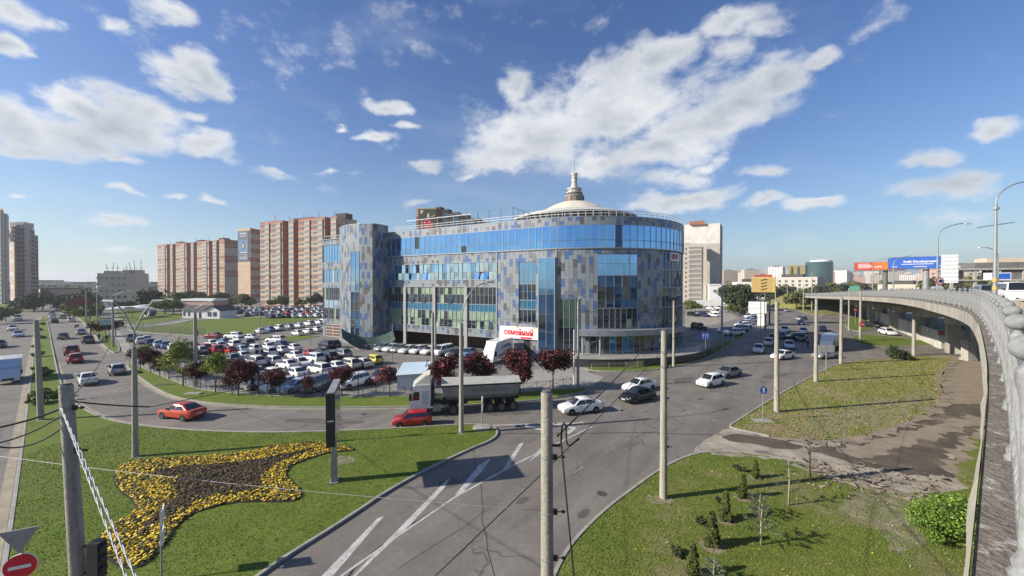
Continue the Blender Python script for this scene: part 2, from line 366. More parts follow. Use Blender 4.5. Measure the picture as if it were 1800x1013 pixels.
lawn([(222,578),(237,584),(300,588),(360,592),(430,596),(447,590),(445,578),(500,570),(570,560),(575,552),(480,553),(400,560),(330,566),(280,574)], GRASS, 'K1')
lawn([(455,597),(470,602),(505,602),(540,596),(568,590),(520,592),(480,591)], GRASS, None)
lawn([(200,545),(212,566),(232,574),(290,566),(325,559),(318,552),(240,545)], GRASS, None)
lawn([(1283,750),(1300,740),(1360,700),(1440,655),(1475,640),(1530,632),(1600,627),(1690,624),(1665,640),(1648,660),(1655,700),(1640,722),(1580,750),(1520,768),(1450,776),(1380,772),(1340,765),(1300,757)], GRASSD, 'D', z=.06, kerb=False)
tag(strip('kerb', smooth_poly(gp([(1352,768),(1320,761),(1290,755),(1281,750),(1298,740),(1360,700),(1440,655),(1475,640),(1530,632),(1600,627),(1690,624)]), False), .16, -.02, .12, KERB), kind='structure')
lawn([(860,1320),(935,1100),(985,988),(1010,950),(1060,900),(1110,862),(1160,826),(1210,801),(1260,794),(1330,799),(1400,813),(1450,834),(1540,862),(1640,872),(1760,850),(1900,900),(2100,1320)], GRASSR, 'E', z=.06, kerb=False)
tag(strip('kerb', smooth_poly(gp([(935,1100),(985,988),(1010,950),(1060,900),(1110,862),(1160,826),(1210,801),(1260,794),(1330,799),(1400,813)]), False), .16, -.02, .1, KERB), kind='structure')
lawn([(1484,560),(1522,555),(1545,580),(1490,585)], GRASS)
lawn([(1492,592),(1530,588),(1600,596),(1640,602),(1720,602),(1720,607),(1600,609),(1510,609)], GRASS)
lawn([(1385,541),(1420,534),(1520,536),(1520,549),(1470,553),(1430,556)], GRASSD)
lawn([(1030,652),(1100,655),(1180,648),(1240,632),(1270,615),(1294,599),(1275,600),(1250,612),(1200,630),(1120,642),(1030,645)], GRASS, 'F')
lawn([(1300,600),(1318,575),(1350,545),(1362,535),(1350,536),(1330,552),(1300,580),(1285,598)], GRASS)
dirt = [G(x, y, 0).xy for x, y in [(1685,623),(1760,622),(1900,700),(1700,714),(1652,706),(1646,690),(1640,662),(1660,640)]]
tag(flat('earth_track', rough(smooth_poly(dirt), .25), .03, EARTH), kind='structure')
tag(flat('earth_track', rough(smooth_poly(gp([(1225,782),(1283,750),(1300,757),(1380,771),(1450,775),(1540,762),(1640,720),(1700,700),(1900,700),(1900,900),(1760,860),(1640,874),(1540,864),(1450,836),(1400,815),(1330,800),(1260,794),(1215,799)])), .12), .012, SAND), kind='structure')
tag(flat('gravel_patch', rough(smooth_poly(gp([(1400,786),(1480,787),(1560,760),(1640,722),(1690,704),(1900,704),(1800,780),(1700,775),(1660,812),(1690,842),(1600,838),(1540,822),(1470,806)])), .35), .022, ASPHD), kind='structure')
tag(flat('gravel_patch', rough(smooth_poly(gp([(1262,768),(1300,762),(1380,776),(1420,785),(1400,792),(1330,782),(1280,776)])), .2), .021, ASPHD), kind='structure')
lawn([(1668,828),(1676,808),(1690,790),(1698,782),(1710,768),(1760,755),(1800,860),(1740,864),(1700,862)], GRASSR, 'G', z=.05, kerb=False)
tag(flat('pavement', gp([(870,697),(990,683),(1040,681),(1062,664),(1035,656),(1030,645),(940,650),(880,665)]), .03, PAVE), kind='structure')
for l in ([(-30,1200),(15,960),(50,700),(62,600),(71,558)],):
    p = offset_path(smooth_poly(gp(l), False), .33, False); tag(strip('gutter', p, .42, .0, .006, KERBD), kind='structure')
for l in ([(97,640),(108,682),(130,712),(180,738),(240,750),(350,760),(500,763),(700,755)], [(222,645),(250,668),(280,688),(313,701),(360,709),(420,714),(500,717),(600,718),(715,716)], [(132,552),(152,572),(168,592),(196,622)]):
    sgn = .3 if l[0][0] == 97 else -.3
    p = offset_path(smooth_poly(gp(l), False), sgn, False); tag(strip('gutter', p, .34, .0, .006, KERBD), kind='structure')
# paths over the far lawn
tag(strip('path', smooth_poly(gp([(205,560),(225,578),(300,570),(340,562),(430,560),(575,550)]), False), 2.2, .1, .13, PAVE), kind='structure')
tag(strip('path', smooth_poly(gp([(160,545),(180,560),(205,585),(228,622),(260,650),(340,681),(385,688),(500,694),(715,694)]), False), 1.3, .0, .03, PAVE), kind='structure')

RUT = mat('rutted_turf', (.19,.165,.10), .95, col2=(.11,.135,.04), scale=.9, detail=9, coord='World', col3=(.27,.235,.165), scale3=1.2, amt3=.8, bump=1., bscale=7, mottle=.2)
tag(flat('rutted_ground', rough(smooth_poly(gp([(1500,862),(1560,872),(1640,880),(1650,900),(1600,915),(1620,960),(1570,985),(1545,940),(1510,915),(1470,905),(1480,880)])), .3), .068, RUT), kind='structure')
tag(flat('rutted_ground', rough(smooth_poly(gp([(1400,745),(1470,720),(1560,700),(1640,690),(1648,705),(1590,735),(1500,760),(1430,765)])), .5), .068, RUT), kind='structure')
LIT = mat('leaf_litter', (.24,.165,.10), .95, col2=(.15,.13,.05), scale=2.5, detail=9, coord='World', col3=(.33,.25,.165), scale3=3, amt3=.7, bump=1., bscale=9, mottle=.25)
tag(flat('leaf_litter', rough(smooth_poly(gp([(1300,752),(1330,745),(1380,748),(1440,760),(1460,771),(1400,771),(1345,763)])), .3), .067, LIT), kind='structure')
for (x, y, r_) in ((1160,880,.55),(1364,726,.4),(238,806,.35),(811,763,.35),(600,812,.7),(72,741,.3)): c = G(x, y); z_ = .066 if x > 1000 else .105; tag(flat('bare_soil', rough([c.xy + Vector((math.cos(a)*r_*1.3, math.sin(a)*r_)) for a in np.linspace(0, 6, 12)], .12, .15), z_, RUT), kind='structure')
def ragged(pxs, w, m_, z, amp=.3):
    c = smooth_poly(gp(pxs), False); a = offset_path(c, w/2, False); b = offset_path(c, -w/2, False); tag(flat('worn_edge', rough(a + b[::-1], amp, .25), z, m_), kind='structure')
ragged([(1375,774),(1450,779),(1525,770),(1590,748),(1645,722),(1660,700),(1650,665),(1668,640),(1695,626)], .9, EARTH, .072, .55)
ragged([(1240,797),(1330,802),(1400,817),(1450,838),(1540,866),(1640,876)], .6, SAND, .071, .4)
ragged([(1672,832),(1688,795),(1712,768),(1745,757)], .7, EARTH, .058, .5)
ragged([(1490,800),(1560,780),(1640,760),(1720,735)], 1.6, EARTH, .026, .45)
# road markings: each painted line a part of the road
def mark(pts, w=.15, m_=PAINT, z=.008): strip('lane_marking', gp(pts), w, 0, z, m_, road)
def markp(pts, m_=PAINT, z=.009): flat('lane_marking', gp(pts), z, m_, road)
markp([(520,1060),(545,1060),(675,908),(664,911),(562,1013)][:2] + [(675,908),(664,911)])
markp([(588,1045),(648,984),(783,846),(792,840),(782,857),(724,920),(655,985),(620,1020)])
markp([(799,871),(842,818),(863,805),(853,822),(811,869)])
markp([(880,832),(912,781),(921,778),(907,802),(892,824)])
markp([(930,812),(955,782),(972,768),(948,800)])
mark([(560,1045),(604,1010),(700,942),(800,874),(900,819),(956,791),(1041,750)], .13)
mark([(866,748),(917,746),(1010,744),(1026,742)], .18)
mark([(917,747),(956,756)], .42); mark([(974,745),(1010,753),(997,762)], .42)
for a, b in (((977,853),(1025,821)), ((1064,796),(1086,785)), ((1097,776),(1124,763)), ((1143,752),(1162,743)), ((1180,733),(1210,718)), ((1225,708),(1250,696)), ((1290,682),(1312,671))): mark([a, b], .14, PAINTF)
for l in ([(1173,702),(1235,716)], [(1173,714),(1275,744)], [(1062,738),(1120,708)], [(1120,726),(1165,705)], [(1040,690),(1110,676)], [(1055,700),(1100,725)], [(1290,655),(1330,640)], [(1345,618),(1375,595)]): mark(l, .3, PAINTF)
for t in np.linspace(0, 1, 16):      # lane dashes of the two carriageways on the left
    a = G(45, 700).lerp(G(58, 560), 0)   # kerb line reference
for (x0, y0, x1, y1, n_) in ((205,718,98,548,13), (28,690,45,552,12), (150,700,92,550,12)):
    A0, A1 = G(x0, y0), G(x1, y1)
    for i in range(n_):
        a = A0.lerp(A1, i / n_); b = A0.lerp(A1, (i + .35) / n_); strip('lane_marking', [a.xy, b.xy], .14, 0, .008, PAINTF, road)
mark([(2,585),(28,552)], .15, PAINTF); mark([(560,742),(700,736),(800,733),(900,728)], .1, PAINTF)
PATCH = mat('asphalt_patch', (.085,.078,.070), .85, col2=(.11,.10,.09), scale=2, coord='World', mottle=.12, bump=.3, bscale=20)
for l in ([(1335,662),(1380,655),(1388,660),(1345,668)], [(770,848),(800,838),(812,850),(786,862),(768,858)], [(905,880),(925,872),(932,878),(912,888)], [(500,735),(640,738),(640,746),(500,743)], [(1010,905),(1032,893),(1040,900),(1018,914)], [(850,725),(930,722),(932,728),(852,732)], [(1180,668),(1215,662),(1222,668),(1190,675)]): flat('asphalt_patch', rough(smooth_poly(gp(l), True, 1), .10, .2), .0055, PATCH, road)
for (x, y) in ((1058,868),(1232,702),(640,728),(165,700)):
    p = G(x, y); o = MB().lathe([(.29,0),(.29,.012),(.24,.012),(.24,.006),(0,.006)], n=20).build('manhole_cover', mat('cast_iron', (.085,.077,.068), .7, .3, bump=.8, bscale=30), road); o.location = (p.x, p.y, .0)
# tar-filled cracks in the carriageway
TAR = mat('tar_seam', (.035,.034,.033), .6)
for l, w in (([(604,1020),(640,985),(700,935),(760,900),(800,875)], .11), ([(830,790),(845,860),(850,930),(872,1013),(880,1060)], .035), ([(872,764),(900,762),(1000,762),(1120,760),(1280,766)], .10), ([(700,1000),(900,870)], .02)):
    p = gp(l); q = []
    for i in range(len(p)-1):
        for t in range(6): q.append(p[i].lerp(p[i+1], t/6) + Vector((rnd.uniform(-.08,.08), rnd.uniform(-.08,.08))))
    tag(strip('tar_seam', q, w, 0, .006, TAR, road))

# ---- scattered blades, flowers and leaves (nobody could count them)
def inside(poly, x, y):
    px = np.array([p[0] for p in poly]); py = np.array([p[1] for p in poly]); c = np.zeros(len(x), bool); j = len(px) - 1
    for i in range(len(px)):
        if py[i] != py[j]:
            c ^= ((py[i] > y) != (py[j] > y)) & (x < (px[j]-px[i]) * (y-py[i]) / (py[j]-py[i]) + px[i])
        j = i
    return c
rg = np.random.default_rng(3)
def np_mesh(name, V, Fq, m_, kind='stuff', label=None, cat=None, nper=3, mi=None, mats=None):
    me = bpy.data.meshes.new(name); nf = len(Fq); me.vertices.add(len(V)); me.vertices.foreach_set('co', V.astype(np.float32).ravel())
    me.loops.add(nf * nper); me.loops.foreach_set('vertex_index', Fq.astype(np.int32).ravel())
    me.polygons.add(nf); me.polygons.foreach_set('loop_start', np.arange(0, nf * nper, nper, dtype=np.int32)); me.polygons.foreach_set('loop_total', np.full(nf, nper, dtype=np.int32))
    for q in (mats or [m_]): me.materials.append(q)
    if mi is not None: me.polygons.foreach_set('material_index', mi.astype(np.int32))
    me.update(); me.validate(); return me
def scatter(poly, n_, ymin, ymax, xr, bias=1.6):
    y = ymin + (ymax - ymin) * rg.random(n_) ** bias; x = xr[0] + (xr[1]-xr[0]) * rg.random(n_)
    k = inside(poly, x, y) & (np.abs(x) < y * 1.36 + 2); return x[k], y[k]
def blades(name, poly, n_, ymin, ymax, xr, h, w, mats, z, label, bias=1.4, skip=None, wt=(.6,.25,.15)):
    x, y = scatter(poly, n_, ymin, ymax, xr, bias)
    if skip is not None: k = ~inside(skip, x, y); x, y = x[k], y[k]
    n = len(x); a = rg.random(n) * 6.283; hh = h * (.5 + rg.random(n)); ww = w * (.6 + .8 * rg.random(n)) * (.6 + y / 35)
    lx = rg.normal(0, .5, n) * hh; ly = rg.normal(0, .5, n) * hh
    V = np.empty((n, 3, 3)); V[:,0] = np.c_[x - np.cos(a)*ww, y - np.sin(a)*ww, np.full(n, z)]; V[:,1] = np.c_[x + np.cos(a)*ww, y + np.sin(a)*ww, np.full(n, z)]; V[:,2] = np.c_[x+lx, y+ly, z+hh]
    mi = rg.choice(len(mats), n, p=wt)
    me = np_mesh(name, V.reshape(-1, 3), np.arange(n*3).reshape(-1, 3), None, mats=mats, mi=mi)
    return tag(link(name, me), label, None, None, 'stuff')
BL = [mat('blade_green', (.100,.150,.018), .8, spec=.2, col2=(.128,.170,.024), scale=.5, coord='World'), mat('blade_dark', (.07,.115,.016), .8, spec=.2), mat('blade_light', (.16,.20,.05), .8, spec=.2)]
BLD = [mat('blade_dry', (.20,.19,.075), .85, spec=.2, col2=(.15,.175,.04), scale=.25, coord='World'), mat('blade_olive', (.13,.16,.03), .8, spec=.2), mat('blade_straw', (.27,.23,.12), .85, spec=.2)]
BED_PX = [(203,850),(202,831),(213,817),(258,807),(313,804),(370,803),(440,795),(485,784),(540,778),(585,780),(608,786),(628,792),(590,794),(565,799),(535,809),(512,818),(502,829),(504,841),(518,854),(531,868),(524,879),(500,882),(450,881),(410,883),(370,892),(330,905),(305,930),(290,955),(268,980),(248,996),(230,998),(200,990),(179,968),(174,952),(184,935),(203,920),(232,905),(241,890),(236,878),(215,866)]
BED = smooth_poly(gp(BED_PX, .12), True, 2)
BROWN = smooth_poly(gp([(262,836),(300,822),(400,817),(470,806),(520,796),(560,788),(520,803),(485,818),(462,835),(455,855),(440,868),(400,868),(350,880),(300,905),(270,925),(235,955),(262,915),(290,890),(318,872),(300,858),(312,843),(285,838)], .12), True, 1)
blades('grass_blades', ISL['A'], 150000, 9, 36, (-34,2), .042, .016, BL, .095, 'short mown green grass covering the island with the flower bed', skip=BED)
blades('grass_blades', ISL['E'], 170000, 8, 28, (0,40), .055, .018, BL + [BLD[2]], .055, 'green lawn grass around the young conifers by the bridge', wt=(.44,.26,.2,.1))
blades('grass_blades', ISL['D'], 60000, 28, 60, (14,66), .10, .03, BLD, .055, 'dry patchy grass on the island of concrete poles')
blades('grass_blades', rough(ISL['G'], .5), 14000, 15, 24, (17,36), .10, .02, BL + [BLD[2]], .05, 'small patch of grass against the flyover edge', wt=(.4,.3,.2,.1))
# flower bed
bed = flat('flower_bed', BED, .125, SOIL); tag(bed, kind='structure')
tag(strip('bed_edge', BED, .16, .09, .135, mat('bed_rim', (.02,.018,.012), .95), None, True), kind='structure')
def rosettes(name, poly, n_, s, mats, wt, label, skip=None, keep=1., z=.13, sk=1.):
    bb = np.array([[p[0], p[1]] for p in poly]); x = bb[:,0].min() + np.ptp(bb[:,0]) * rg.random(n_); y = bb[:,1].min() + np.ptp(bb[:,1]) * rg.random(n_)
    k = inside(poly, x, y)
    if skip is not None: k &= ~inside(skip, x, y) | (rg.random(n_) > sk)
    x, y = x[k], y[k]; n = len(x); V = np.empty((n, 7, 3)); r = s * (.6 + .8 * rg.random(n)); zc = z + .03 + .09 * rg.random(n); tx, ty = rg.normal(0, .35, n), rg.normal(0, .35, n); a0 = rg.random(n) * 6.28
    V[:,0] = np.c_[x, y, zc + r * .35]
    for j in range(6):
        a = a0 + j * math.pi / 3; rr = r * (.8 + .4 * rg.random(n)); dx, dy = np.cos(a) * rr, np.sin(a) * rr; V[:,j+1] = np.c_[x + dx, y + dy, zc + dx * tx + dy * ty]
    tri = np.array([[0, j+1, (j+1) % 6 + 1] for j in range(6)]); Fq = (np.arange(n)[:,None,None] * 7 + tri[None]).reshape(-1, 3)
    mi = np.repeat(rg.choice(len(mats), n, p=wt), 6)
    return tag(link(name, np_mesh(name, V.reshape(-1,3), Fq, None, mats=mats, mi=mi)), label, None, None, 'stuff')
YEL = [mat('petal_yellow', (.76,.53,.01), .6), mat('petal_deep', (.60,.38,.008), .6), mat('flower_leaf', (.045,.075,.015), .7), mat('brown_leaf', (.10,.055,.02), .8)]
rosettes('yellow_flowers', BED, 26000, .055, YEL, (.42,.16,.27,.15), 'yellow pansies planted in a bow shaped bed on the lawn', skip=BROWN, sk=.96)
BRN = [mat('plant_brown', (.12,.072,.03), .85), mat('plant_olive', (.06,.062,.02), .8), mat('plant_dark', (.035,.025,.014), .85)]
rosettes('bedding_plants', BROWN, 18000, .05, BRN, (.4,.25,.35), 'low brown bedding plants filling the middle of the flower bed')
# dandelions and daisies dotted over the lawn
rosettes('dandelions', ISL['E'], 500, .022, [YEL[0], WHITEM], (.6,.4), 'scattered dandelions and daisies in the lawn by the bridge', z=.06)
# ------------------------------------------------------------------ cars
PAINTS = {}
def paint(n_, c, met=.0, r=.28):
    PAINTS[n_] = mat('paint_' + n_, c, r, met, col2=tuple(x * .92 for x in c), scale=1.2, coat=.6, coord='Object', spec=.5); return PAINTS[n_]
for n_, c, me_ in (('white',(.74,.74,.73),0),('cream',(.66,.62,.52),0),('silver',(.42,.43,.44),.5),('grey',(.20,.215,.22),.4),('black',(.012,.012,.014),.1),('dark blue',(.02,.035,.10),.2),('blue',(.12,.2,.42),.2),
                   ('red',(.42,.015,.02),.1),('orange red',(.52,.055,.02),.15),('dark red',(.20,.012,.015),.2),('yellow',(.75,.62,.05),0),('brown',(.12,.09,.07),.3),('dark green',(.05,.08,.07),.3),('pale blue',(.45,.54,.66),.1)): paint(n_, c, me_)
GLASSC = mat('car_glass', (.012,.016,.020), .04, spec=.9, col2=(.02,.026,.03), scale=1)
TYRE = mat('tyre_rubber', (.018,.018,.018), .85)
RIM = mat('wheel_rim', (.38,.39,.40), .35, .6)
LAMPW = mat('headlight_lens', (.62,.66,.70), .12, coat=.8)
LAMPR = mat('tail_light_lens', (.38,.01,.01), .2, coat=.8)
TRIM = mat('black_trim', (.02,.02,.021), .55)
PLATE = mat('number_plate_white', (.62,.62,.60), .5)

CARS = {
 # L, W, H, wheelbase half offsets (front, rear), stations of the lower body (x, half width, z bottom, z shoulder), greenhouse x: base front, roof front, roof rear, base rear
 'sedan': dict(L=4.5, W=1.76, fw=1.35, rw=-1.32, wr=.32,
   st=[(2.26,.60,.36,.58),(2.17,.76,.24,.69),(1.75,.85,.2,.81),(1.05,.875,.2,.91),(.2,.88,.2,.94),(-.9,.88,.2,.96),(-1.7,.865,.2,1.0),(-2.1,.80,.24,.98),(-2.24,.70,.34,.84)], g=(1.12,.32,-.85,-1.78), H=1.46),
 'hatchback': dict(L=4.0, W=1.72, fw=1.2, rw=-1.25, wr=.31,
   st=[(2.0,.60,.36,.62),(1.92,.75,.24,.74),(1.5,.83,.2,.86),(.95,.855,.2,.94),(0,.86,.2,.97),(-1.1,.86,.2,1.0),(-1.65,.84,.22,1.02),(-1.9,.78,.28,.98),(-1.97,.70,.36,.86)], g=(1.1,.35,-1.45,-1.9), H=1.50),
 'suv': dict(L=4.55, W=1.86, fw=1.38, rw=-1.34, wr=.36,
   st=[(2.27,.68,.42,.76),(2.2,.82,.3,.90),(1.75,.91,.26,1.0),(1.1,.93,.26,1.07),(.1,.93,.26,1.09),(-1.2,.93,.26,1.12),(-1.9,.91,.28,1.14),(-2.18,.86,.34,1.10),(-2.25,.78,.42,.96)], g=(1.18,.45,-1.6,-2.15), H=1.70),
 'estate': dict(L=4.6, W=1.76, fw=1.38, rw=-1.34, wr=.32,
   st=[(2.3,.62,.36,.58),(2.2,.77,.24,.70),(1.75,.85,.2,.82),(1.05,.875,.2,.91),(.1,.88,.2,.94),(-1.2,.88,.2,.96),(-1.9,.86,.22,.98),(-2.2,.80,.28,.95),(-2.28,.72,.36,.84)], g=(1.12,.36,-1.65,-2.15), H=1.50),
 'van': dict(L=4.9, W=1.92, fw=1.5, rw=-1.45, wr=.34,
   st=[(2.45,.74,.4,.82),(2.36,.86,.28,.98),(1.95,.94,.24,1.10),(1.5,.96,.24,1.16),(0,.96,.24,1.18),(-1.4,.96,.24,1.18),(-2.1,.95,.26,1.18),(-2.4,.92,.32,1.16),(-2.45,.88,.4,1.02)], g=(1.75,.98,-2.1,-2.38), H=1.92),
 'jeep': dict(L=4.4, W=1.84, fw=1.4, rw=-1.35, wr=.40,
   st=[(2.18,.80,.45,.95),(2.14,.88,.36,1.08),(1.6,.9,.34,1.14),(1.05,.91,.34,1.16),(0,.91,.34,1.17),(-1.2,.91,.34,1.17),(-1.9,.91,.34,1.17),(-2.12,.90,.38,1.16),(-2.16,.87,.46,1.06)], g=(1.0,.72,-1.95,-2.08), H=1.90),
}
def body_loft(mb, st, mi=0):
    rings = []
    for (x, w, zb, zs) in st:
        hf = [(w*.80, zb), (w*.97, zb+.09), (w, zb+(zs-zb)*.45), (w*.985, zb+(zs-zb)*.78), (w*.90, zs), (w*.45, zs+.025)]
        rings.append([(x, y, z) for y, z in hf] + [(x, -y, z) for y, z in hf[::-1]])
    o = len(mb.v); m = 12
    for r in rings: mb.v += r
    for i in range(len(rings)-1):
        for j in range(m):
            mb.f.append((o+i*m+j, o+i*m+(j+1) % m, o+(i+1)*m+(j+1) % m, o+(i+1)*m+j)); mb.m.append(mi)
    mb.f.append(tuple(o+j for j in range(m))[::-1]); mb.m.append(mi); mb.f.append(tuple(o+(len(rings)-1)*m+j for j in range(m))); mb.m.append(mi)
def belt(st, x):
    s = sorted(st); 
    for a, b in zip(s, s[1:]):
        if a[0] <= x <= b[0]: t = (x-a[0])/(b[0]-a[0]); return a[1]+(b[1]-a[1])*t, a[3]+(b[3]-a[3])*t
    return s[0][1], s[0][3]
def side_pt(c, x, f, sgn, out=0.):
    """point on the side of the greenhouse, f = 0 belt line .. 1 roof rail"""
    w, zb = belt(c['st'], x); H = c['H']; yb, yr = w*.89, w*.68
    y = yb + (yr-yb)*f + out; return (x, sgn*y, zb + (H-.07-zb)*f)
def cabin(mb, c, mi=0):
    b0, r0, r1, b1 = c['g']; H = c['H']; xs = [(b0,0.),(r0+ (b0-r0)*.5,.52),(r0,1.),((r0+r1)/2,1.04),(r1,1.),((r1+b1)/2,.55 if b1 < r1-.3 else .6),(b1,0.)]
    o = len(mb.v); m = 8
    for x, f in xs:
        w, zb = belt(c['st'], x); zr = zb - .02 + (H - zb) * min(f,1.) + (.03 if f > 1 else 0); k = min(f, 1.)
        yb = w*.89; ye = yb + (w*.68-yb)*k; zl = zb-.03
        hf = [(yb, zl), (ye+.0, max(zl+.005, zr-.07*k)), (ye-.07*k-.02, zr), (ye*.4, zr+.03*k)]
        mb.v += [(x, y, z) for y, z in hf] + [(x, -y, z) for y, z in hf[::-1]]
    for i in range(len(xs)-1):
        for j in range(m): mb.f.append((o+i*m+j, o+i*m+(j+1) % m, o+(i+1)*m+(j+1) % m, o+(i+1)*m+j)); mb.m.append(mi)
def panes(c):
    b0, r0, r1, b1 = c['g']; H = c['H']; out = []
    def fr(x, f, yy, lift):   # across windscreen at slope position
        w, zb = belt(c['st'], x); return (x + lift, yy, zb - .02 + (H - zb) * f + .022)
    for (xa, xb, nm, s) in ((b0, r0, 'windscreen', 1), (b1, r1, 'rear_window', -1)):
        mb = MB(); q = []
        for f in (.08, .5, .93):
            x = xa + (xb-xa) * f; w, _ = belt(c['st'], x); ff = f if nm == 'windscreen' else f
            y = (w*.89 + (w*.68 - w*.89) * f) - .10; z = belt(c['st'], x)[1] - .02 + (H - belt(c['st'], x)[1]) * (.52/.5*f if f <= .5 else .52 + .48*(f-.5)/.5) if nm == 'windscreen' else belt(c['st'], x)[1] - .02 + (H - belt(c['st'], x)[1]) * (.58/.5*f if f <= .5 else .58 + .42*(f-.5)/.5)
            q.append([(x + .02*s, y, z+.022), (x + .035*s, 0, z+.05), (x + .02*s, -y, z+.022)])
        vs = sum(q, []); mb.add(vs, [(0,1,4,3),(1,2,5,4),(3,4,7,6),(4,5,8,7)] if s > 0 else [(1,0,3,4),(2,1,4,5),(4,3,6,7),(5,4,7,8)]); out.append((nm, mb))
    L = r0 - r1; n_ = 3 if L > 1.6 else 2; cuts = np.linspace(r0 + .12, r1 - .05, n_ + 1)
    for sgn in (1, -1):
        for i in range(n_):
            xa, xb = cuts[i], cuts[i+1]
            top = [xa - .03, xb + .05]; bot = [xa - .03, xb + .05]
            if i == 0: bot[0] = r0 + (b0 - r0) * .72
            if i == n_-1: bot[1] = r1 + (b1 - r1) * .55
            p = [side_pt(c, bot[0], .10 if i else .06, sgn, .014), side_pt(c, bot[1], .10, sgn, .014), side_pt(c, top[1], .90, sgn, .014), side_pt(c, top[0], .90, sgn, .014)]
            out.append(('side_window', MB().add(p, [(0,1,2,3)] if sgn < 0 else [(3,2,1,0)])))
    return out
def wheel_mb(r, hub=True, w=.20):
    t = MB(); t.lathe([(r*.62,-w/2),(r*.93,-w/2),(r,-w/2+.03),(r,w/2-.03),(r*.93,w/2),(r*.62,w/2)], n=18, axis='y')
    h = MB(); h.lathe([(0,w/2-.01),(r*.2,w/2-.005),(r*.25,w/2-.05),(r*.55,w/2-.03),(r*.64,w/2)], n=18, axis='y'); h.lathe([(0,-w/2+.01),(r*.2,-w/2+.005),(r*.25,-w/2+.05),(r*.55,-w/2+.03),(r*.64,-w/2)], n=18, axis='y')
    return t, h
PROTO = {}
def build_car(kind):
    c = CARS[kind]; st = c['st']; root = thing('parked_car', None, None, (0,0,-60)); hide = root
    mb = MB(); body_loft(mb, st); cabin(mb, c)
    link('body', mb.mesh('body', [PAINTS['white']], 38), root).material_slots[0].link = 'OBJECT'
    for nm, m_ in panes(c): link(nm, m_.mesh(nm, GLASSC), root)
    # sills, grille, bumper trims
    t = MB(); x0 = st[0][0]; x1 = st[-1][0]
    t.box(x0-.06, x0+.012, -st[0][1]*.62, st[0][1]*.62, st[0][2]+.02, st[0][2]+.14); link('grille', t.mesh('grille', TRIM), root)
    t = MB().box(x1-.012, x1+.05, -st[-1][1]*.85, st[-1][1]*.85, st[-1][2]+.0, st[-1][2]+.09); link('rear_bumper', t.mesh('rear_bumper', TRIM), root)
    for x, nm in ((x0+.02, 'number_plate'), (x1-.02, 'number_plate')):
        z = st[0][2]+.05 if x > 0 else (st[-1][2]+st[-1][3])/2
        link(nm, MB().box(x-.008, x+.008, -.26, .26, z, z+.11).mesh(nm, PLATE), root)
    w1 = st[1][1]
    for sg in (1, -1):
        zt = st[1][3]
        p = [(x0-.035, sg*st[0][1]*.62, zt-.12), (st[1][0]-.20, sg*(w1+.035), zt-.06), (st[1][0]-.20, sg*(w1+.02), zt+.04), (x0-.045, sg*st[0][1]*.62, zt-.02)]
        q = [(a+.0+.04, b, z_) for a, b, z_ in p]; m_ = MB().add([(a-.1, b*.96, z_) for a, b, z_ in p] + q, [(4,5,6,7),(7,6,5,4),(0,1,5,4),(3,2,6,7),(4,5,1,0),(7,6,2,3)]); link('headlight', m_.mesh('headlight', LAMPW), root)
        zt = st[-2][3]; xr = st[-2][0]
        m_ = MB().obox((x1+.03, sg*(st[-1][1]*.90), zt-.23), (1, sg*.25), .16, .17, .16); link('tail_light', m_.mesh('tail_light', LAMPR), root)
        x, y, z = side_pt(c, c['g'][1]+ (c['g'][0]-c['g'][1])*.55, .1, sg, .1); link('side_mirror', MB().box(x-.06, x+.06, y-.09, y+.09, z-.02, z+.11).mesh('side_mirror', TRIM), root)
        for xw in (c['fw'], c['rw']):
            wr = c['wr']; yb = belt(st, xw)[0]
            a = MB().lathe([(wr*1.17,0),(wr*1.17,.014),(0,.014)] if sg > 0 else [(wr*1.17,0),(wr*1.17,-.014),(0,-.014)], (xw, sg*(yb-.004), wr), 20, axis='y', a0=0)
            link('wheel_arch', a.mesh('wheel_arch', TRIM), root)
            tm, hm = wheel_mb(wr); wo = link('wheel', tm.mesh('tyre', TYRE, 40), root, (xw, sg*(yb-.075), wr)); link('rim', hm.mesh('rim', RIM), wo)
    return root
def build_simple(kind):
    c = CARS[kind]; st = c['st']; mb = MB(); body_loft(mb, st); cabin(mb, c)
    for nm, m_ in panes(c): mb.add(m_.v, m_.f, 1)
    for sg in (1, -1):
        for xw in (c['fw'], c['rw']): yb = belt(st, xw)[0]; mb.lathe([(0,.10),(c['wr'],.10),(c['wr'],-.10),(0,-.10)], (xw, sg*(yb-.07), c['wr']), 10, 2, axis='y')
    x1 = st[-1][0]
    for sg in (1, -1): mb.obox((x1+.03, sg*(st[-1][1]*.88), st[-2][3]-.22), (1,0), .14, .2, .14, 3)
    me = mb.mesh('car', [PAINTS['white'], GLASSC, TYRE, LAMPR], 38); return me
for k in CARS: PROTO[k] = build_car(k); CARS[k]['simple'] = build_simple(k)
KN = {'sedan':'sedan','hatchback':'hatchback','suv':'SUV','estate':'estate car','van':'minivan','jeep':'boxy off-roader'}
SHADOWCARS = []
def place_car(kind, col, loc, head, label, group, name='parked_car', simple=False, sc=1.0, cat=None):
    yaw = math.atan2(head[1], head[0]); cat = cat or ('van' if kind == 'van' else 'car')
    if simple:
        o = link(name, CARS[kind]['simple']); o.material_slots[0].link = 'OBJECT'; o.material_slots[0].material = PAINTS[col]
    else:
        src = PROTO[kind]; o = copy_tree(src); o.name = name
        o.animation_data_clear()
        for ch in KIDS[o.as_pointer()]:
            if ch.name.split('.')[0] == 'body': ch.material_slots[0].link = 'OBJECT'; ch.material_slots[0].material = PAINTS[col]
    o.location = loc; o.rotation_euler = (0, 0, yaw); o.scale = (sc,)*3
    tag(o, label, cat, group); return o
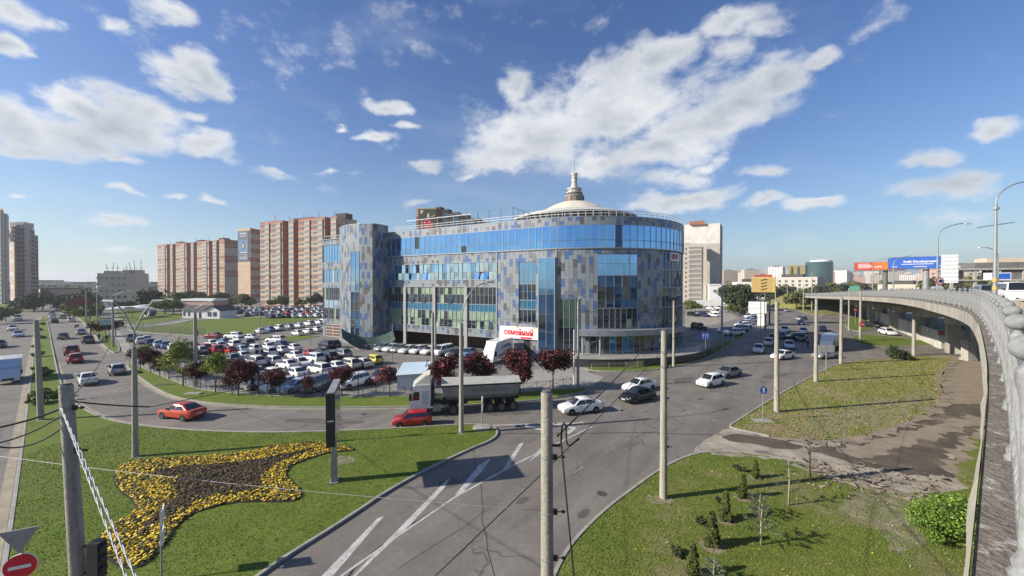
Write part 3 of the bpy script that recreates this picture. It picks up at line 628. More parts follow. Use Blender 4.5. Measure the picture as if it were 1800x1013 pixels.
def drop_protos():
    for k in PROTO:
        r = PROTO[k]
        for ch in KIDS[r.as_pointer()]:
            for g in KIDS.get(ch.as_pointer(), []): bpy.data.objects.remove(g)
            bpy.data.objects.remove(ch)
        bpy.data.objects.remove(r)
# ------------------------------------------------------------------ the glass and tile office building
FA = Vector((-44, 90)); FU = Vector((.8715, -.4903)); S0 = 56.0; RR = 19.0
FN = Vector((.4903, .8715)); FB = FA + FU * S0; FC = FB + FN * RR     # inward normal, arc start, arc centre
A0_ = math.atan2(-FN.y, -FN.x)
SWEEP = R(118); SEND = S0 + RR * SWEEP
def fpt(s, out=0.):
    """plan point on the facade line at run s, moved out by `out` metres"""
    if s <= S0: return FA + FU * s - FN * out
    a = A0_ + (s - S0) / RR; return FC + Vector((math.cos(a), math.sin(a))) * (RR + out)
def fdir(s):
    if s <= S0: return FU.copy()
    a = A0_ + (s - S0) / RR; return Vector((-math.sin(a), math.cos(a)))
def s_px(px, out=0.):
    lo, hi = 0., S0 + RR * 1.2
    for _ in range(40):
        m_ = (lo + hi) / 2; p = fpt(m_, out)
        if 900 + F * p.x / p.y < px: lo = m_
        else: hi = m_
    return lo
TILE = [mat('panel_light_grey', (.255,.28,.30), .42, .15, col2=(.225,.247,.267)), mat('panel_mid_grey', (.18,.196,.213), .42, .15, col2=(.155,.17,.187)),
        mat('panel_blue', (.085,.155,.33), .40, .15, col2=(.072,.13,.29)), mat('panel_brown', (.115,.108,.105), .45, .1, col2=(.095,.09,.088))]
JOINT = mat('panel_backing', (.10,.105,.11), .7)
MUL = mat('mullion_grey', (.34,.38,.42), .4, .4)
GBLUE = mat('glass_mirror_blue', (.20,.40,.70), .03, 1., col2=(.25,.46,.74), scale=.3, bump=0)
GBLUE2 = mat('glass_mirror_pale', (.36,.58,.80), .06, 1., col2=(.55,.70,.85), scale=.5)
GDARK = mat('glass_dark', (.010,.018,.026), .03, spec=1., col2=(.02,.032,.044), scale=.4)
GNAVY = mat('glass_navy', (.03,.08,.17), .03, .6, col2=(.05,.11,.22), scale=.3)
GGREEN = mat('glass_green_blinds', (.16,.24,.17), .08, spec=.9, col2=(.30,.38,.27), scale=1.6, detail=2, stretch=(1,1,.25))
GTEAL = mat('glass_teal', (.02,.14,.26), .05, .3, spec=1., col2=(.03,.18,.32), scale=.4)
GREENP = mat('glass_green_plain', (.055,.095,.075), .06, .2, spec=1., col2=(.075,.125,.095), scale=.3)
bld = thing('office_building', 'curved glass office building with grey and blue tiled cladding and a white dome', 'building', (FC.x, FC.y, 0))
INV = Matrix.Translation((-FC.x, -FC.y, 0))
def bb(mb, name, m_, parent=None, smooth=None):
    par = parent or bld; me = mb.mesh(name, m_, smooth); me.transform(INV); return link(name, me, par)
def wallquads(mb, s0, s1, z0, z1, out=0., mi=0, step=1.2):
    n_ = max(1, int(math.ceil((s1 - s0) / step))) if s1 > S0 else 1
    cut = sorted(set([s0, s1] + ([S0] if s0 < S0 < s1 else []) + [s0 + (s1-s0)*i/n_ for i in range(1, n_)]))
    for a, b in zip(cut, cut[1:]):
        p, q = fpt(a, out), fpt(b, out); mb.quad((p.x,p.y,z0), (q.x,q.y,z0), (q.x,q.y,z1), (p.x,p.y,z1), mi)
def fbox(mb, s0, s1, z0, z1, o0, o1, mi=0):
    n_ = 1 if s1 <= S0 else max(1, int((s1 - s0) / 1.3))
    for i in range(n_):
        a, b = s0 + (s1-s0)*i/n_, s0 + (s1-s0)*(i+1)/n_
        p = [fpt(a, o1), fpt(b, o1), fpt(b, o0), fpt(a, o0)]
        mb.add([(q.x,q.y,z0) for q in p] + [(q.x,q.y,z1) for q in p], [(0,1,5,4),(4,5,6,7),(3,2,1,0)] + ([(3,0,4,7)] if i == 0 else []) + ([(1,2,6,5)] if i == n_-1 else []), mi)
pr = random.Random(11)
PANELS = []      # (distance, centre s, z0, z1, halfwidth, mat, out)
def cladding(s0, s1, z0, z1, out=.0, w=.62, h=1.25, wts=(44,14,26,16), fn=None):
    nc = max(1, round((s1 - s0) / w)); cw = (s1 - s0) / nc
    last = []
    for i in range(nc):
        zz = z0 - (h/2 if i % 2 else 0); cur = []; pm_ = 0
        while zz < z1 - .05:
            a, b = max(zz, z0), min(zz + h, z1)
            if b - a > .12:
                c_ = pr.choices((0,1,2,3), wts)[0]
                if c_ > 1 and (pm_ > 1 or any(x > 1 and abs(zc_ - zz) < h*.8 for zc_, x in last)) and pr.random() < .72: c_ = pr.choice((0,0,1))
                cur.append((zz, c_)); pm_ = c_
                PANELS.append((s0 + cw*(i+.5), a, b, cw/2 - .012, c_, out, fn))
            zz += h
        last = cur
def flush_panels():
    def dist(p):
        q = p[6](p[0], 0) if p[6] else fpt(p[0]); return q.length / (p[2]-p[1])
    ps = sorted(PANELS, key=dist); rest = MB()
    for i, (s, a, b, hw, mi, out, fn) in enumerate(ps):
        f_ = fn or fpt; p0, p1 = f_(s - hw, out + .05), f_(s + hw, out + .05); q0, q1 = f_(s - hw, out), f_(s + hw, out)
        a += .012; b -= .012
        vs = [(p0.x,p0.y,a),(p1.x,p1.y,a),(p1.x,p1.y,b),(p0.x,p0.y,b),(q0.x,q0.y,a),(q1.x,q1.y,a),(q1.x,q1.y,b),(q0.x,q0.y,b)]; fs = [(0,1,2,3),(0,4,5,1),(3,2,6,7),(4,0,3,7),(1,5,6,2)]
        if i < 290: bb(MB().add(vs, fs), 'cladding_panel', TILE[mi])
        else: rest.add(vs, fs, mi)
    o = bb(rest, 'cladding', TILE); o['kind'] = 'stuff'
def glazing(s0, s1, rows, pw, pick, out=-.12, open_p=0., tilt=.006, fn=None, name='window', mw=.07, single=True, ends=True):
    """rows: list of (z0, z1). One frame with one pane per light."""
    f_ = fn or fpt; n_ = max(1, round((s1 - s0) / pw)); w = (s1 - s0) / n_; fr = MB()
    def bar(a, b, z0, z1, o0, o1):
        p = [f_(a, o1), f_(b, o1), f_(b, o0), f_(a, o0)]
        fr.add([(q.x,q.y,z0) for q in p] + [(q.x,q.y,z1) for q in p], [(0,1,5,4),(1,2,6,5),(3,0,4,7),(4,5,6,7),(3,2,1,0)])
    for i in range(n_ + 1):
        s = s0 + w * i; bar(s - mw/2, s + mw/2, rows[0][0], rows[-1][1], out - .02, out + .07)
    for z0, z1 in rows:
        for z in (z0, z1):
            for i in range(n_): bar(s0 + w*i + mw/2, s0 + w*(i+1) - mw/2, z - mw*.45, z + mw*.45, out - .02, out + .065)
    par = bb(fr, name, MUL); rest = {}
    for ri, (z0, z1) in enumerate(rows):
        for i in range(n_):
            a, b = s0 + w*i + .02, s0 + w*(i+1) - .02; m_ = pick(i, ri, n_)
            t1, t2 = pr.gauss(0, tilt), pr.gauss(0, tilt); ob = pr.random() < open_p and ri == 0
            p0, p1 = f_(a, out + t1), f_(b, out - t1); r0, r1 = f_(a, out + t2 + t1), f_(b, out + t2 - t1)
            if ob: p0, p1 = f_(a, out + .2), f_(b, out + .2)
            me = MB().quad((p0.x,p0.y,z0+.02), (p1.x,p1.y,z0+.02), (r1.x,r1.y,z1-.02), (r0.x,r0.y,z1-.02))
            if single: o = bb(me, 'pane', m_, par)
            else: me2 = rest.setdefault(m_.name, (m_, MB()))[1]; me2.add(me.v, me.f)
            if ob: bb(MB().quad((f_(a,out-.05).x,f_(a,out-.05).y,z0+.02),(f_(b,out-.05).x,f_(b,out-.05).y,z0+.02),(f_(b,out-.05).x,f_(b,out-.05).y,z1),(f_(a,out-.05).x,f_(a,out-.05).y,z1)), 'dark_opening', GDARK, par)
    for m_, mb in rest.values(): bb(mb, 'panes', m_, par)['kind'] = 'stuff'
    return par
# --- core walls (backing) : straight wing, main part, curved end
core = MB()
wallquads(core, 0, 7.2, 0, 21.6, -.14); wallquads(core, 7.2, 47.7, 2.9, 22.4, -.2); wallquads(core, 47.7, SEND, 0, 17.6, -.2); wallquads(core, 47.7, SEND, 17.6, 22.4, .1)
wallquads(core, 21.2, 47.7, 0, 2.9, -5.0)
e = fpt(SEND, -.2); ed = fdir(SEND); e2 = e + ed * 12; back = FA + FN * 34; b2 = back + FU * 40
for p, q, h in ((e, e2, 22.4), (e2, b2, 22.4), (b2, back, 22.4), (back, FA, 22.0)):
    core.quad((p.x,p.y,0), (q.x,q.y,0), (q.x,q.y,h), (p.x,p.y,h))
bb(core, 'wall', JOINT)
roofpts = [fpt(s, -.25) for s in np.linspace(0, S0, 8)] + [fpt(s, -.25) for s in np.linspace(S0, SEND, 24)] + [e2, b2, back]
me = flat('roof', roofpts, 21.9, CONCD).data; o_ = bpy.data.objects['roof']; me.transform(INV); o_.parent = bld
soff = MB(); wallquads(soff, 21.2, 47.7, 2.85, 2.9, 0)
for a, b in ((21.2, 47.7),):
    p = [fpt(a, 0), fpt(b, 0), fpt(b, -5), fpt(a, -5)]; soff.add([(q.x,q.y,2.88) for q in p], [(3,2,1,0)])
bb(soff, 'arcade_ceiling', CONCD)
# --- claddings
cladding(0, 7.0, 21.0, 22.2); cladding(0, 7.0, 15.4, 17.0); cladding(0, 7.0, 11.2, 12.4); cladding(0, 7.0, 2.9, 4.0)
cladding(0, .9, 0, 2.9); cladding(6.2, 7.0, 0, 2.9)
cladding(21.2, SEND, 21.3, 22.5, .16)
cladding(21.2, 47.7, 15.9, 17.6); cladding(21.2, 47.7, 11.5, 12.8); cladding(21.2, 47.7, 2.75, 4.0)
s912, s942, s950, s976 = s_px(912), s_px(942), s_px(949), s_px(976)
cladding(47.7, s912, 0, 17.6); cladding(s912, s942, 15.7, 17.6); cladding(s912, s942, 3.0, 5.6); cladding(s942, s950, 0, 17.6); cladding(s950, s976, 16.3, 17.6)
cladding(s912, s912+1.0, 0, 3.0); cladding(s912+2.2, s942, 0, 3.0)
s981, s1022, s1050, s1120, s1163 = s_px(981), s_px(1022), s_px(1050), s_px(1120), s_px(1163)
cladding(s976+.25, s1022, 9.7, 17.6, wts=(38,18,26,18)); cladding(s1022, s1050, 5.0, 17.6, wts=(38,18,26,18)); cladding(s1050, s1120, 16.8, 17.6); cladding(s1120, s1163, 5.0, 17.6, wts=(34,26,24,16)); cladding(s1050, s1120, 4.6, 5.1)
cladding(s1022, s1022+1.2, 0, 5.0)
def one(s0, s1, z0, z1, o0, o1, name, m_):
    t_ = MB(); fbox(t_, s0, s1, z0, z1, o0, o1); bb(t_, name, m_)
for (a, b, z) in ((21.2, SEND, 22.52), (0, 7.1, 22.22)): one(a, b, z, z + .10, -.3, .24, 'coping', MUL)
for (a, b, z) in ((21.2, SEND, 21.25), (21.2, SEND, 17.58), (21.2, 47.7, 15.88), (21.2, 47.7, 12.78), (21.2, 47.7, 11.48), (21.2, 47.7, 3.98), (21.2, 47.7, 2.68)): one(a, b, z, z + .09, -.15, .20 if z > 17 else .09, 'trim', MUL)
one(s976, s976+.25, 0, 17.5, -.3, .12, 'trim', MUL); one(s_px(874)-.2, s_px(874), 0, 17.5, -.2, .12, 'trim', MUL)
under = MB(); fbox(under, 47.7, SEND, 17.44, 17.57, -.2, .12); bb(under, 'band_soffit', CONCD)
# --- glazing
def pk(*opts):
    return lambda i, r, n_: opts[min(len(opts)-1, pr.choices(range(len(opts)), [x[1] for x in opts])[0])][0]
top = lambda i, r, n_: GNAVY if (abs((21.2 + (i+.5) * (SEND-21.2) / n_) - s_px(1085)) < .75) else (GDARK if pr.random() < .012 else GBLUE)
glazing(21.2, SEND, [(17.7, 18.9), (18.9, 21.25)], 1.25, top, out=.14, tilt=.008)
glazing(.3, 6.9, [(17.05, 20.95)], .95, pk((GBLUE, 9), (GBLUE2, 1))); glazing(.3, 6.9, [(12.45, 15.35)], .95, pk((GBLUE, 9), (GBLUE2, 2)))
glazing(.3, 1.9, [(4.05, 6.6)], .8, pk((GDARK, 3), (GGREEN, 1))); glazing(2.3, 6.9, [(4.05, 6.6)], .78, pk((GDARK, 3), (GGREEN, 2)))
glazing(.3, 6.9, [(6.7, 8.3)], 1.6, pk((GBLUE2, 1),)); glazing(.3, 1.9, [(8.4, 11.15)], .8, pk((GDARK, 3), (GGREEN, 1))); glazing(2.3, 6.9, [(8.4, 9.8), (9.8, 11.15)], .78, pk((GDARK, 3), (GNAVY, 1), (GGREEN, 1)))
glazing(21.3, 47.5, [(12.85, 14.2), (14.2, 15.85)], .95, pk((GBLUE2, 8), (GBLUE, 2)), open_p=.10, tilt=.04)
piers = [s_px(x) for x in (712, 763.5, 819)]
segs = [21.4] + sum([[p-.35, p+.35] for p in piers], []) + [47.5]
for a, b in zip(segs[::2], segs[1::2]):
    dk = a > 40
    glazing(a, b, [(8.45, 10.1), (10.1, 11.45)], .92, (lambda i, r, n_, dk=dk: GDARK if (r == 0 and pr.random() < .7) or dk or pr.random() < .25 else GGREEN), open_p=.16, tilt=.02)
    glazing(a, b, [(7.12, 8.4)], .92, pk((GTEAL, 1),), tilt=.004)
    glazing(a, b, [(4.05, 5.5), (5.5, 7.08)], .92, (lambda i, r, n_: GDARK if pr.random() < (.42 if r == 0 else .2) else GGREEN), open_p=.07, tilt=.02)
PIL = mat('pilaster_grey', (.33,.325,.31), .7)
for p in piers: one(p-.33, p+.33, 0, 11.45, -.2, .18, 'pilaster', PIL)
for p in (21.6, 47.4): one(p-.3, p+.3, 0, 2.7, -.6, .0, 'pilaster', PIL)
# brown ground floor behind the arcade: shutters and doors
GBR = mat('brown_shutter', (.14,.062,.035), .7, col2=(.10,.045,.028), scale=.8)
s = 22.0
while s < 46.5:
    one(s, s+2.3, .15, 2.5, -4.98, -4.86, 'shutter', GBR); s += 2.9
ar = MB()
fbox(ar, 1.1, 6.1, 0.1, 2.85, -.14, -.06); bb(ar, 'gate', GBR)
ar = MB()
for z in (.1, .8, 1.5, 2.2, 2.8): fbox(ar, 1.1, 6.1, z-.04, z+.04, -.06, .0)
for s in (1.1, 3.6, 6.1): fbox(ar, s-.05, s+.05, .1, 2.85, -.06, .01)
bb(ar, 'gate_bars', WHITEM)
# sign wall windows
glazing(s912, s942, [(12.1, 14.0), (14.0, 15.6)], .78, pk((GBLUE, 1),)); glazing(s912, s942, [(9.4, 10.8), (10.8, 12.05)], .78, pk((GDARK, 4), (GNAVY, 1)))
glazing(s912, s942, [(7.9, 9.35)], .78, pk((GTEAL, 1),)); glazing(s912, s942, [(5.7, 7.8)], .78, pk((GDARK, 1),))
bay = MB(); fbox(bay, s950-.12, s950, 1.2, 16.3, -.1, .55); fbox(bay, s976-.02, s976+.1, 1.2, 16.3, -.1, .6); fbox(bay, s950, s976, 16.2, 16.3, -.1, .6); bb(bay, 'bay_frame', MUL)
glazing(s950, s976, [(1.4, 4.4), (4.4, 7.2), (7.2, 10.4)], (s976-s950)/2, pk((GNAVY, 3), (GDARK, 1)), out=.5); glazing(s950, s976, [(10.4, 16.15)], (s976-s950)/2, pk((GBLUE, 1),), out=.5)
dr = MB(); fbox(dr, s912+1.05, s912+2.15, .05, 2.6, -.1, .04); bb(dr, 'door', DARKM)
glazing(s981, s1022, [(1.2, 3.2), (3.2, 5.2)], .9, pk((GDARK, 1),), out=-.1); glazing(s981, s1022, [(5.2, 7.4), (7.4, 9.6)], .9, pk((GREENP, 1),), out=-.1)
glazing(s1050, s1120, [(15.2, 16.7), (13.4, 15.2)][::-1], 1.25, pk((GBLUE, 4), (GNAVY, 1)), out=.0)
glazing(s1050, s1120, [(8.3, 9.6), (9.6, 11.6), (11.6, 13.35)], 1.25, pk((GNAVY, 5), (GDARK, 2), (GTEAL, 1)), out=.0, tilt=.05)
glazing(s1050, s1120, [(5.15, 6.6), (6.6, 8.25)], .95, pk((GDARK, 5), (GNAVY, 1), (GGREEN, .3)), out=.0, tilt=.03)
glazing(s1163, s1163+9, [(1.3, 4.8), (4.9, 8.2), (8.3, 11.4), (11.5, 14.4), (14.5, 17.3)], 1.0, pk((GNAVY, 3), (GDARK, 2), (GREENP, 1)), out=-.02, tilt=.02)
glazing(s1163+9.3, SEND, [(1.3, 6), (6.1, 11.4), (11.5, 17.3)], 1.3, pk((GNAVY, 2), (GDARK, 1)), out=-.02)
# ground floor entrance under a curved canopy
glazing(s1022+1.3, s1163+2, [(1.25, 4.1)], 1.0, pk((GDARK, 4), (GTEAL, 1), (GREENP, 1)), out=.25)
cn = MB(); fbox(cn, s1022-.6, s1163+4, 4.15, 5.0, -.2, 1.9); bb(cn, 'canopy', mat('canopy_grey', (.30,.32,.34), .45, .3))
cp = MB()
for s in (s1022+.2, s1022+2.6): q = fpt(s, 1.5); cp.lathe([(.16, 1.2), (.16, 4.15)], (q.x, q.y, 0), 10)
bb(cp, 'canopy_post', MUL)
# terrace with a dark plinth and steel railing
TS0, TS1 = s_px(985), s_px(1163) + 12
ter = MB(); fbox(ter, TS0, TS1, 0, 1.18, -.1, 4.6); bb(ter, 'terrace', mat('plinth_dark', (.035,.036,.038), .5, col2=(.05,.05,.05)))
ter = MB(); fbox(ter, TS0, TS1, 1.182, 1.26, -.1, 4.7); bb(ter, 'terrace_floor', PAVE)
rl = MB()
n_ = 34
for i in range(n_ + 1):
    s = TS0 + 6 + (TS1 - TS0 - 6) * i / n_; q = fpt(s, 4.5); rl.beam((q.x,q.y,1.25), (q.x,q.y,2.25), .035)
    if i:
        for z in (2.25, 1.95, 1.6): rl.beam((q0.x,q0.y,z), (q.x,q.y,z), .03)
    q0 = q
bb(rl, 'railing', STEEL)
# tower block at the left
TW = [Vector(p) for p in ((-37.9,86.7), (-37.7,84.8), (-36.6,82.2), (-34.8,79.8), (-32.6,77.9), (-30.1,76.8), (-27.4,76.2), (-25.5,79.7))]
cum = [0.]
for a, b in zip(TW, TW[1:]): cum.append(cum[-1] + (b-a).length)
def tpt(s, out=0.):
    s = max(0., min(cum[-1], s))
    for i in range(len(TW)-1):
        if s <= cum[i+1]+1e-9:
            d = (TW[i+1]-TW[i]).normalized(); return TW[i] + d * (s - cum[i]) + Vector((d.y, -d.x)) * out
ZT = 23.9
tw = MB(); tw.prism([tuple(p) for p in TW] + [(-31, 84.5)], 0, ZT-.1); bb(tw, 'tower_wall', JOINT)
def t_px(px):
    lo, hi = 0., cum[6]
    for _ in range(30):
        m_ = (lo+hi)/2; p = tpt(m_)
        if 900 + F*p.x/p.y < px: lo = m_
        else: hi = m_
    return lo
ta, tb_ = t_px(617), t_px(632)
cladding(.02, ta, 0, ZT, .0, fn=tpt, wts=(44,14,27,15)); cladding(ta, tb_, 18.6, ZT, .0, fn=tpt); cladding(tb_, cum[6]-.02, 0, ZT, .0, fn=tpt, wts=(44,14,27,15)); cladding(cum[6]+.02, cum[7]-.1, 0, ZT, .0, fn=tpt, wts=(36,22,28,14)); cladding(ta, tb_, 0, 1.6, .0, fn=tpt)
glazing(ta, tb_, [(10.6, 12.6), (12.6, 16.0), (16.0, 18.5)], (tb_-ta)/2, pk((GBLUE, 3), (GBLUE2, 1)), out=.05, fn=tpt)
glazing(ta, tb_, [(1.7, 3.3), (3.3, 5.0), (5.0, 6.8), (6.8, 8.6), (8.6, 10.5)], (tb_-ta)/2, pk((GDARK, 4), (GNAVY, 2), (GTEAL, 1)), out=.05, fn=tpt)
cap = MB().prism([tuple(p + (p - Vector((-31,80))).normalized() * .12) for p in TW] + [(-31, 84)], ZT, ZT + .15); bb(cap, 'tower_coping', MUL)
flush_panels()
# dome, ring and lantern
DC = Vector((13.6, 84.5)); dm = MB()
dm.lathe([(0,30.0),(1.5,29.95),(3.2,29.6),(5.0,28.9),(6.6,28.0),(7.6,27.3)], (DC.x,DC.y,0), 48); bb(dm, 'dome', mat('dome_cream', (.68,.62,.50), .6, col2=(.58,.53,.42), scale=.6), None, 40)
dm = MB().lathe([(7.6,27.3),(10.5,26.8),(13.0,26.1),(13.35,25.8),(13.3,25.6),(12.6,25.6)], (DC.x,DC.y,0), 64); bb(dm, 'dome_skirt', mat('skirt_grey', (.55,.53,.48), .6, col2=(.45,.44,.4)), None, 30)
dm = MB().lathe([(12.3,22.0),(12.3,25.6)], (DC.x,DC.y,0), 64); bb(dm, 'drum_wall', mat('drum_dark', (.11,.09,.07), .8, col2=(.16,.14,.12), scale=2))
dm = MB()
for i in range(64):
    a = 2*math.pi*i/64; dm.beam((DC.x+12.9*math.cos(a), DC.y+12.9*math.sin(a), 21.9), (DC.x+12.9*math.cos(a), DC.y+12.9*math.sin(a), 25.65), .14)
dm.lathe([(12.85,24.3),(12.95,24.4)], (DC.x,DC.y,0), 64); bb(dm, 'drum_posts', mat('post_white', (.62,.61,.58), .5))
LN = mat('lantern_brown', (.16,.13,.11), .7, col2=(.24,.21,.18), scale=3); LC = mat('lantern_cream', (.55,.52,.45), .6, col2=(.42,.40,.35), scale=2)
lt = MB().lathe([(2.05,29.6),(2.05,31.0),(1.95,31.0)], (DC.x,DC.y,0), 20); bb(lt, 'lantern_base', LN)
lt = MB().lathe([(2.15,31.0),(2.15,31.12),(1.5,31.12),(1.5,31.8),(1.75,31.8),(1.75,32.0),(1.4,32.05),(1.4,32.6),(1.6,32.6),(1.6,32.85),(.85,32.95),(.5,34.1),(.62,34.2),(.62,35.4),(.5,35.4),(.5,35.7),(.72,35.8),(.72,36.1),(0,36.25)], (DC.x,DC.y,0), 20); bb(lt, 'lantern', LC, None, 35)
lt = MB()
for i in range(12):
    a = 2*math.pi*i/12; lt.beam((DC.x+1.55*math.cos(a), DC.y+1.55*math.sin(a), 31.1), (DC.x+1.35*math.cos(a), DC.y+1.35*math.sin(a), 32.7), .12)
    lt.beam((DC.x+2.08*math.cos(a), DC.y+2.08*math.sin(a), 29.6), (DC.x+2.08*math.cos(a), DC.y+2.08*math.sin(a), 31.0), .12)
lt.lathe([(1.85,31.5),(1.85,31.6),(1.55,31.6)], (DC.x,DC.y,0), 20); lt.lathe([(.66,35.05),(.66,35.15)], (DC.x,DC.y,0), 16); bb(lt, 'lantern_rib', LN)
lt = MB().beam((DC.x,DC.y,35.9), (DC.x,DC.y,39.2), .07); bb(lt, 'spire', STEEL)
# roof railings and netted court
rr = MB(); q0 = None
for i in range(60):
    s = 23 + (SEND - 23 - .5) * i / 59; q = fpt(s, -.15); rr.beam((q.x,q.y,22.5), (q.x,q.y,23.5), .06)
    if q0:
        for z in (23.5, 23.1): rr.beam((q0.x,q0.y,z), (q.x,q.y,z), .06)
    q0 = q
for i in range(8):
    s = .3 + 6.5*i/7; q = fpt(s, -.15); rr.beam((q.x,q.y,22.2), (q.x,q.y,23.1), .06)
    if i: rr.beam((q0.x,q0.y,23.1), (q.x,q.y,23.1), .06)
    q0 = q
bb(rr, 'roof_railing', WHITEM)
nt_ = MB(); nc = [fpt(34, -3), fpt(49, -3), fpt(49, -15), fpt(34, -15)]
for k in range(4):
    a, b = nc[k], nc[(k+1) % 4]
    for i in range(6):
        q = a.lerp(b, i/6); nt_.beam((q.x,q.y,21.9), (q.x,q.y,25.6), .09)
    for z in (25.6, 24.3): nt_.beam((a.x,a.y,z), (b.x,b.y,z), .06)
bb(nt_, 'court_frame', mat('court_blue_steel', (.10,.20,.28), .5))
# long edge pipe raised over the roof parapet, small roof cabin
pp = MB(); a, b = fpt(25, -1.5), fpt(41, -1.5); pp.beam((a.x,a.y,24.9), (b.x,b.y,24.9), .10)
for i in range(5): q = a.lerp(b, i/4); pp.beam((q.x,q.y,21.9), (q.x,q.y,24.9), .08)
bb(pp, 'roof_pipe', WHITEM)
# signs on the building
RED = mat('sign_red', (.72,.012,.03), .45); WSIGN = mat('sign_white', (.80,.80,.80), .4); YSIGN = mat('sign_yellow', (.72,.50,.06), .5)
sa, sb_ = s_px(880), s_px(948); mb = MB(); fbox(mb, sa, sb_, 2.95, 4.95, .1, .38)
sg = thing('shop_sign', 'white shop sign with red Cyrillic lettering fixed to the tiled wall', 'sign', (*fpt((sa+sb_)/2, .1), 2.95))
def own(mb, name, m_, root, smooth=None):
    me = mb.mesh(name, m_, smooth); me.transform(Matrix.Translation(-root.location)); return link(name, me, root)
own(mb, 'board', WSIGN, sg)
c_ = fpt((sa+sb_)/2, .40)
def own_text(body, size, m_, root, org, u, name='lettering', **k):
    o = put_text(body, size, m_, root, Vector(org) - root.location, u, name, **k); return o
own_text('семейный', 1.36, RED, sg, (c_.x, c_.y, 3.98), (FU.x, FU.y, 0), bold=.03, squeeze=.82)
mb = MB(); ma = sa + (sb_-sa)*.56; fbox(mb, ma, ma + (sb_-sa)*.28, 3.04, 3.3, .38, .42); own(mb, 'red_strip', RED, sg)
for k in (.49, .90):
    p = fpt(sa + (sb_-sa)*k, .42); mb = MB(); u = Vector((FU.x, FU.y, 0))
    pts = [p.to_3d() + u*x + Vector((0,0,4.66+z*.8)) for x, z in ((-.32,.0),(.0,.14),(.38,.06),(.34,.3),(.1,.24),(-.02,.32),(-.36,.26))]; mb.add(pts, [tuple(range(7))]); own(mb, 'yellow_flag', YSIGN, sg)
sr = s_px(1176); q = fpt(sr, 0); sg2 = thing('side_sign', 'small faded red and white sign high on the curved end of the glass building', 'sign', (q.x, q.y, 15.9))
mb = MB(); fbox(mb, sr, sr + 3.2, 15.9, 17.3, .1, .35); own(mb, 'board', WSIGN, sg2); mb = MB(); fbox(mb, sr+.15, sr + 2.4, 16.2, 17.1, .35, .38); own(mb, 'red_panel', mat('sign_faded_red', (.42,.10,.12), .6), sg2)
# ------------------------------------------------------------------ apartment blocks and other buildings
BRR = mat('brick_red', (.38,.17,.105), .85, col2=(.31,.135,.082), scale=.25, mottle=.08); BRT = mat('brick_tan', (.50,.385,.265), .85, col2=(.43,.325,.22), scale=.25, mottle=.08)
SLAB = mat('floor_band', (.50,.42,.34), .8); WIN = mat('window_glass_far', (.05,.065,.08), .08, spec=1., col2=(.10,.12,.14), scale=.6); WFR = mat('window_frame_white', (.56,.54,.50), .6)
LOG = mat('loggia_glazing', (.30,.30,.29), .3, spec=.8, col2=(.14,.16,.165), scale=.9, detail=2); DARKR = mat('dark_recess', (.045,.04,.04), .9)
GREYC = mat('grey_panel_wall', (.50,.46,.40), .85, col2=(.42,.39,.34), scale=.3, mottle=.1); WHITEW = mat('white_peeling_wall', (.80,.75,.68), .85, col2=(.64,.59,.53), scale=.25, detail=8, mottle=.12)
BEIGE = mat('beige_wall', (.56,.47,.36), .85, col2=(.48,.40,.30), scale=.3); ROOFD = mat('roof_dark', (.07,.068,.066), .9); PINK = mat('pinkish_wall', (.47,.30,.25), .85); CREAM = mat('cream_wall', (.55,.48,.38), .85, col2=(.47,.41,.33), scale=.2)
winr = random.Random(5)
def wshare(w, h, key={}):
    k = (round(w, 2), round(h, 2))
    if k not in key:
        mb = MB().box(-w/2, w/2, -.06, .10, 0, h, 0); mb.box(-w/2+.1, w/2-.1, -.085, -.055, .1, h-.1, 1)
        if w > 1.2: mb.box(-.05, .05, -.10, -.05, .05, h-.05, 0)
        key[k] = mb.mesh('window', [WFR, WIN])
    return key[k]
def lshare(w, h, key={}):
    k = (round(w, 2), round(h, 2))
    if k not in key:
        mb = MB().box(-w/2, w/2, -.5, .10, 0, h*.42, 0); mb.box(-w/2+.05, w/2-.05, -.48, .1, h*.42, h*.96, 1); n_ = max(2, int(w/.9))
        for i in range(n_+1): x = -w/2 + w*i/n_; mb.box(x-.05, x+.05, -.52, -.44, h*.42, h*.96, 2)
        mb.box(-w/2-.03, w/2+.03, -.53, .1, h*.96, h, 2); key[k] = mb.mesh('balcony', [SLAB, LOG, WFR])
    return key[k]
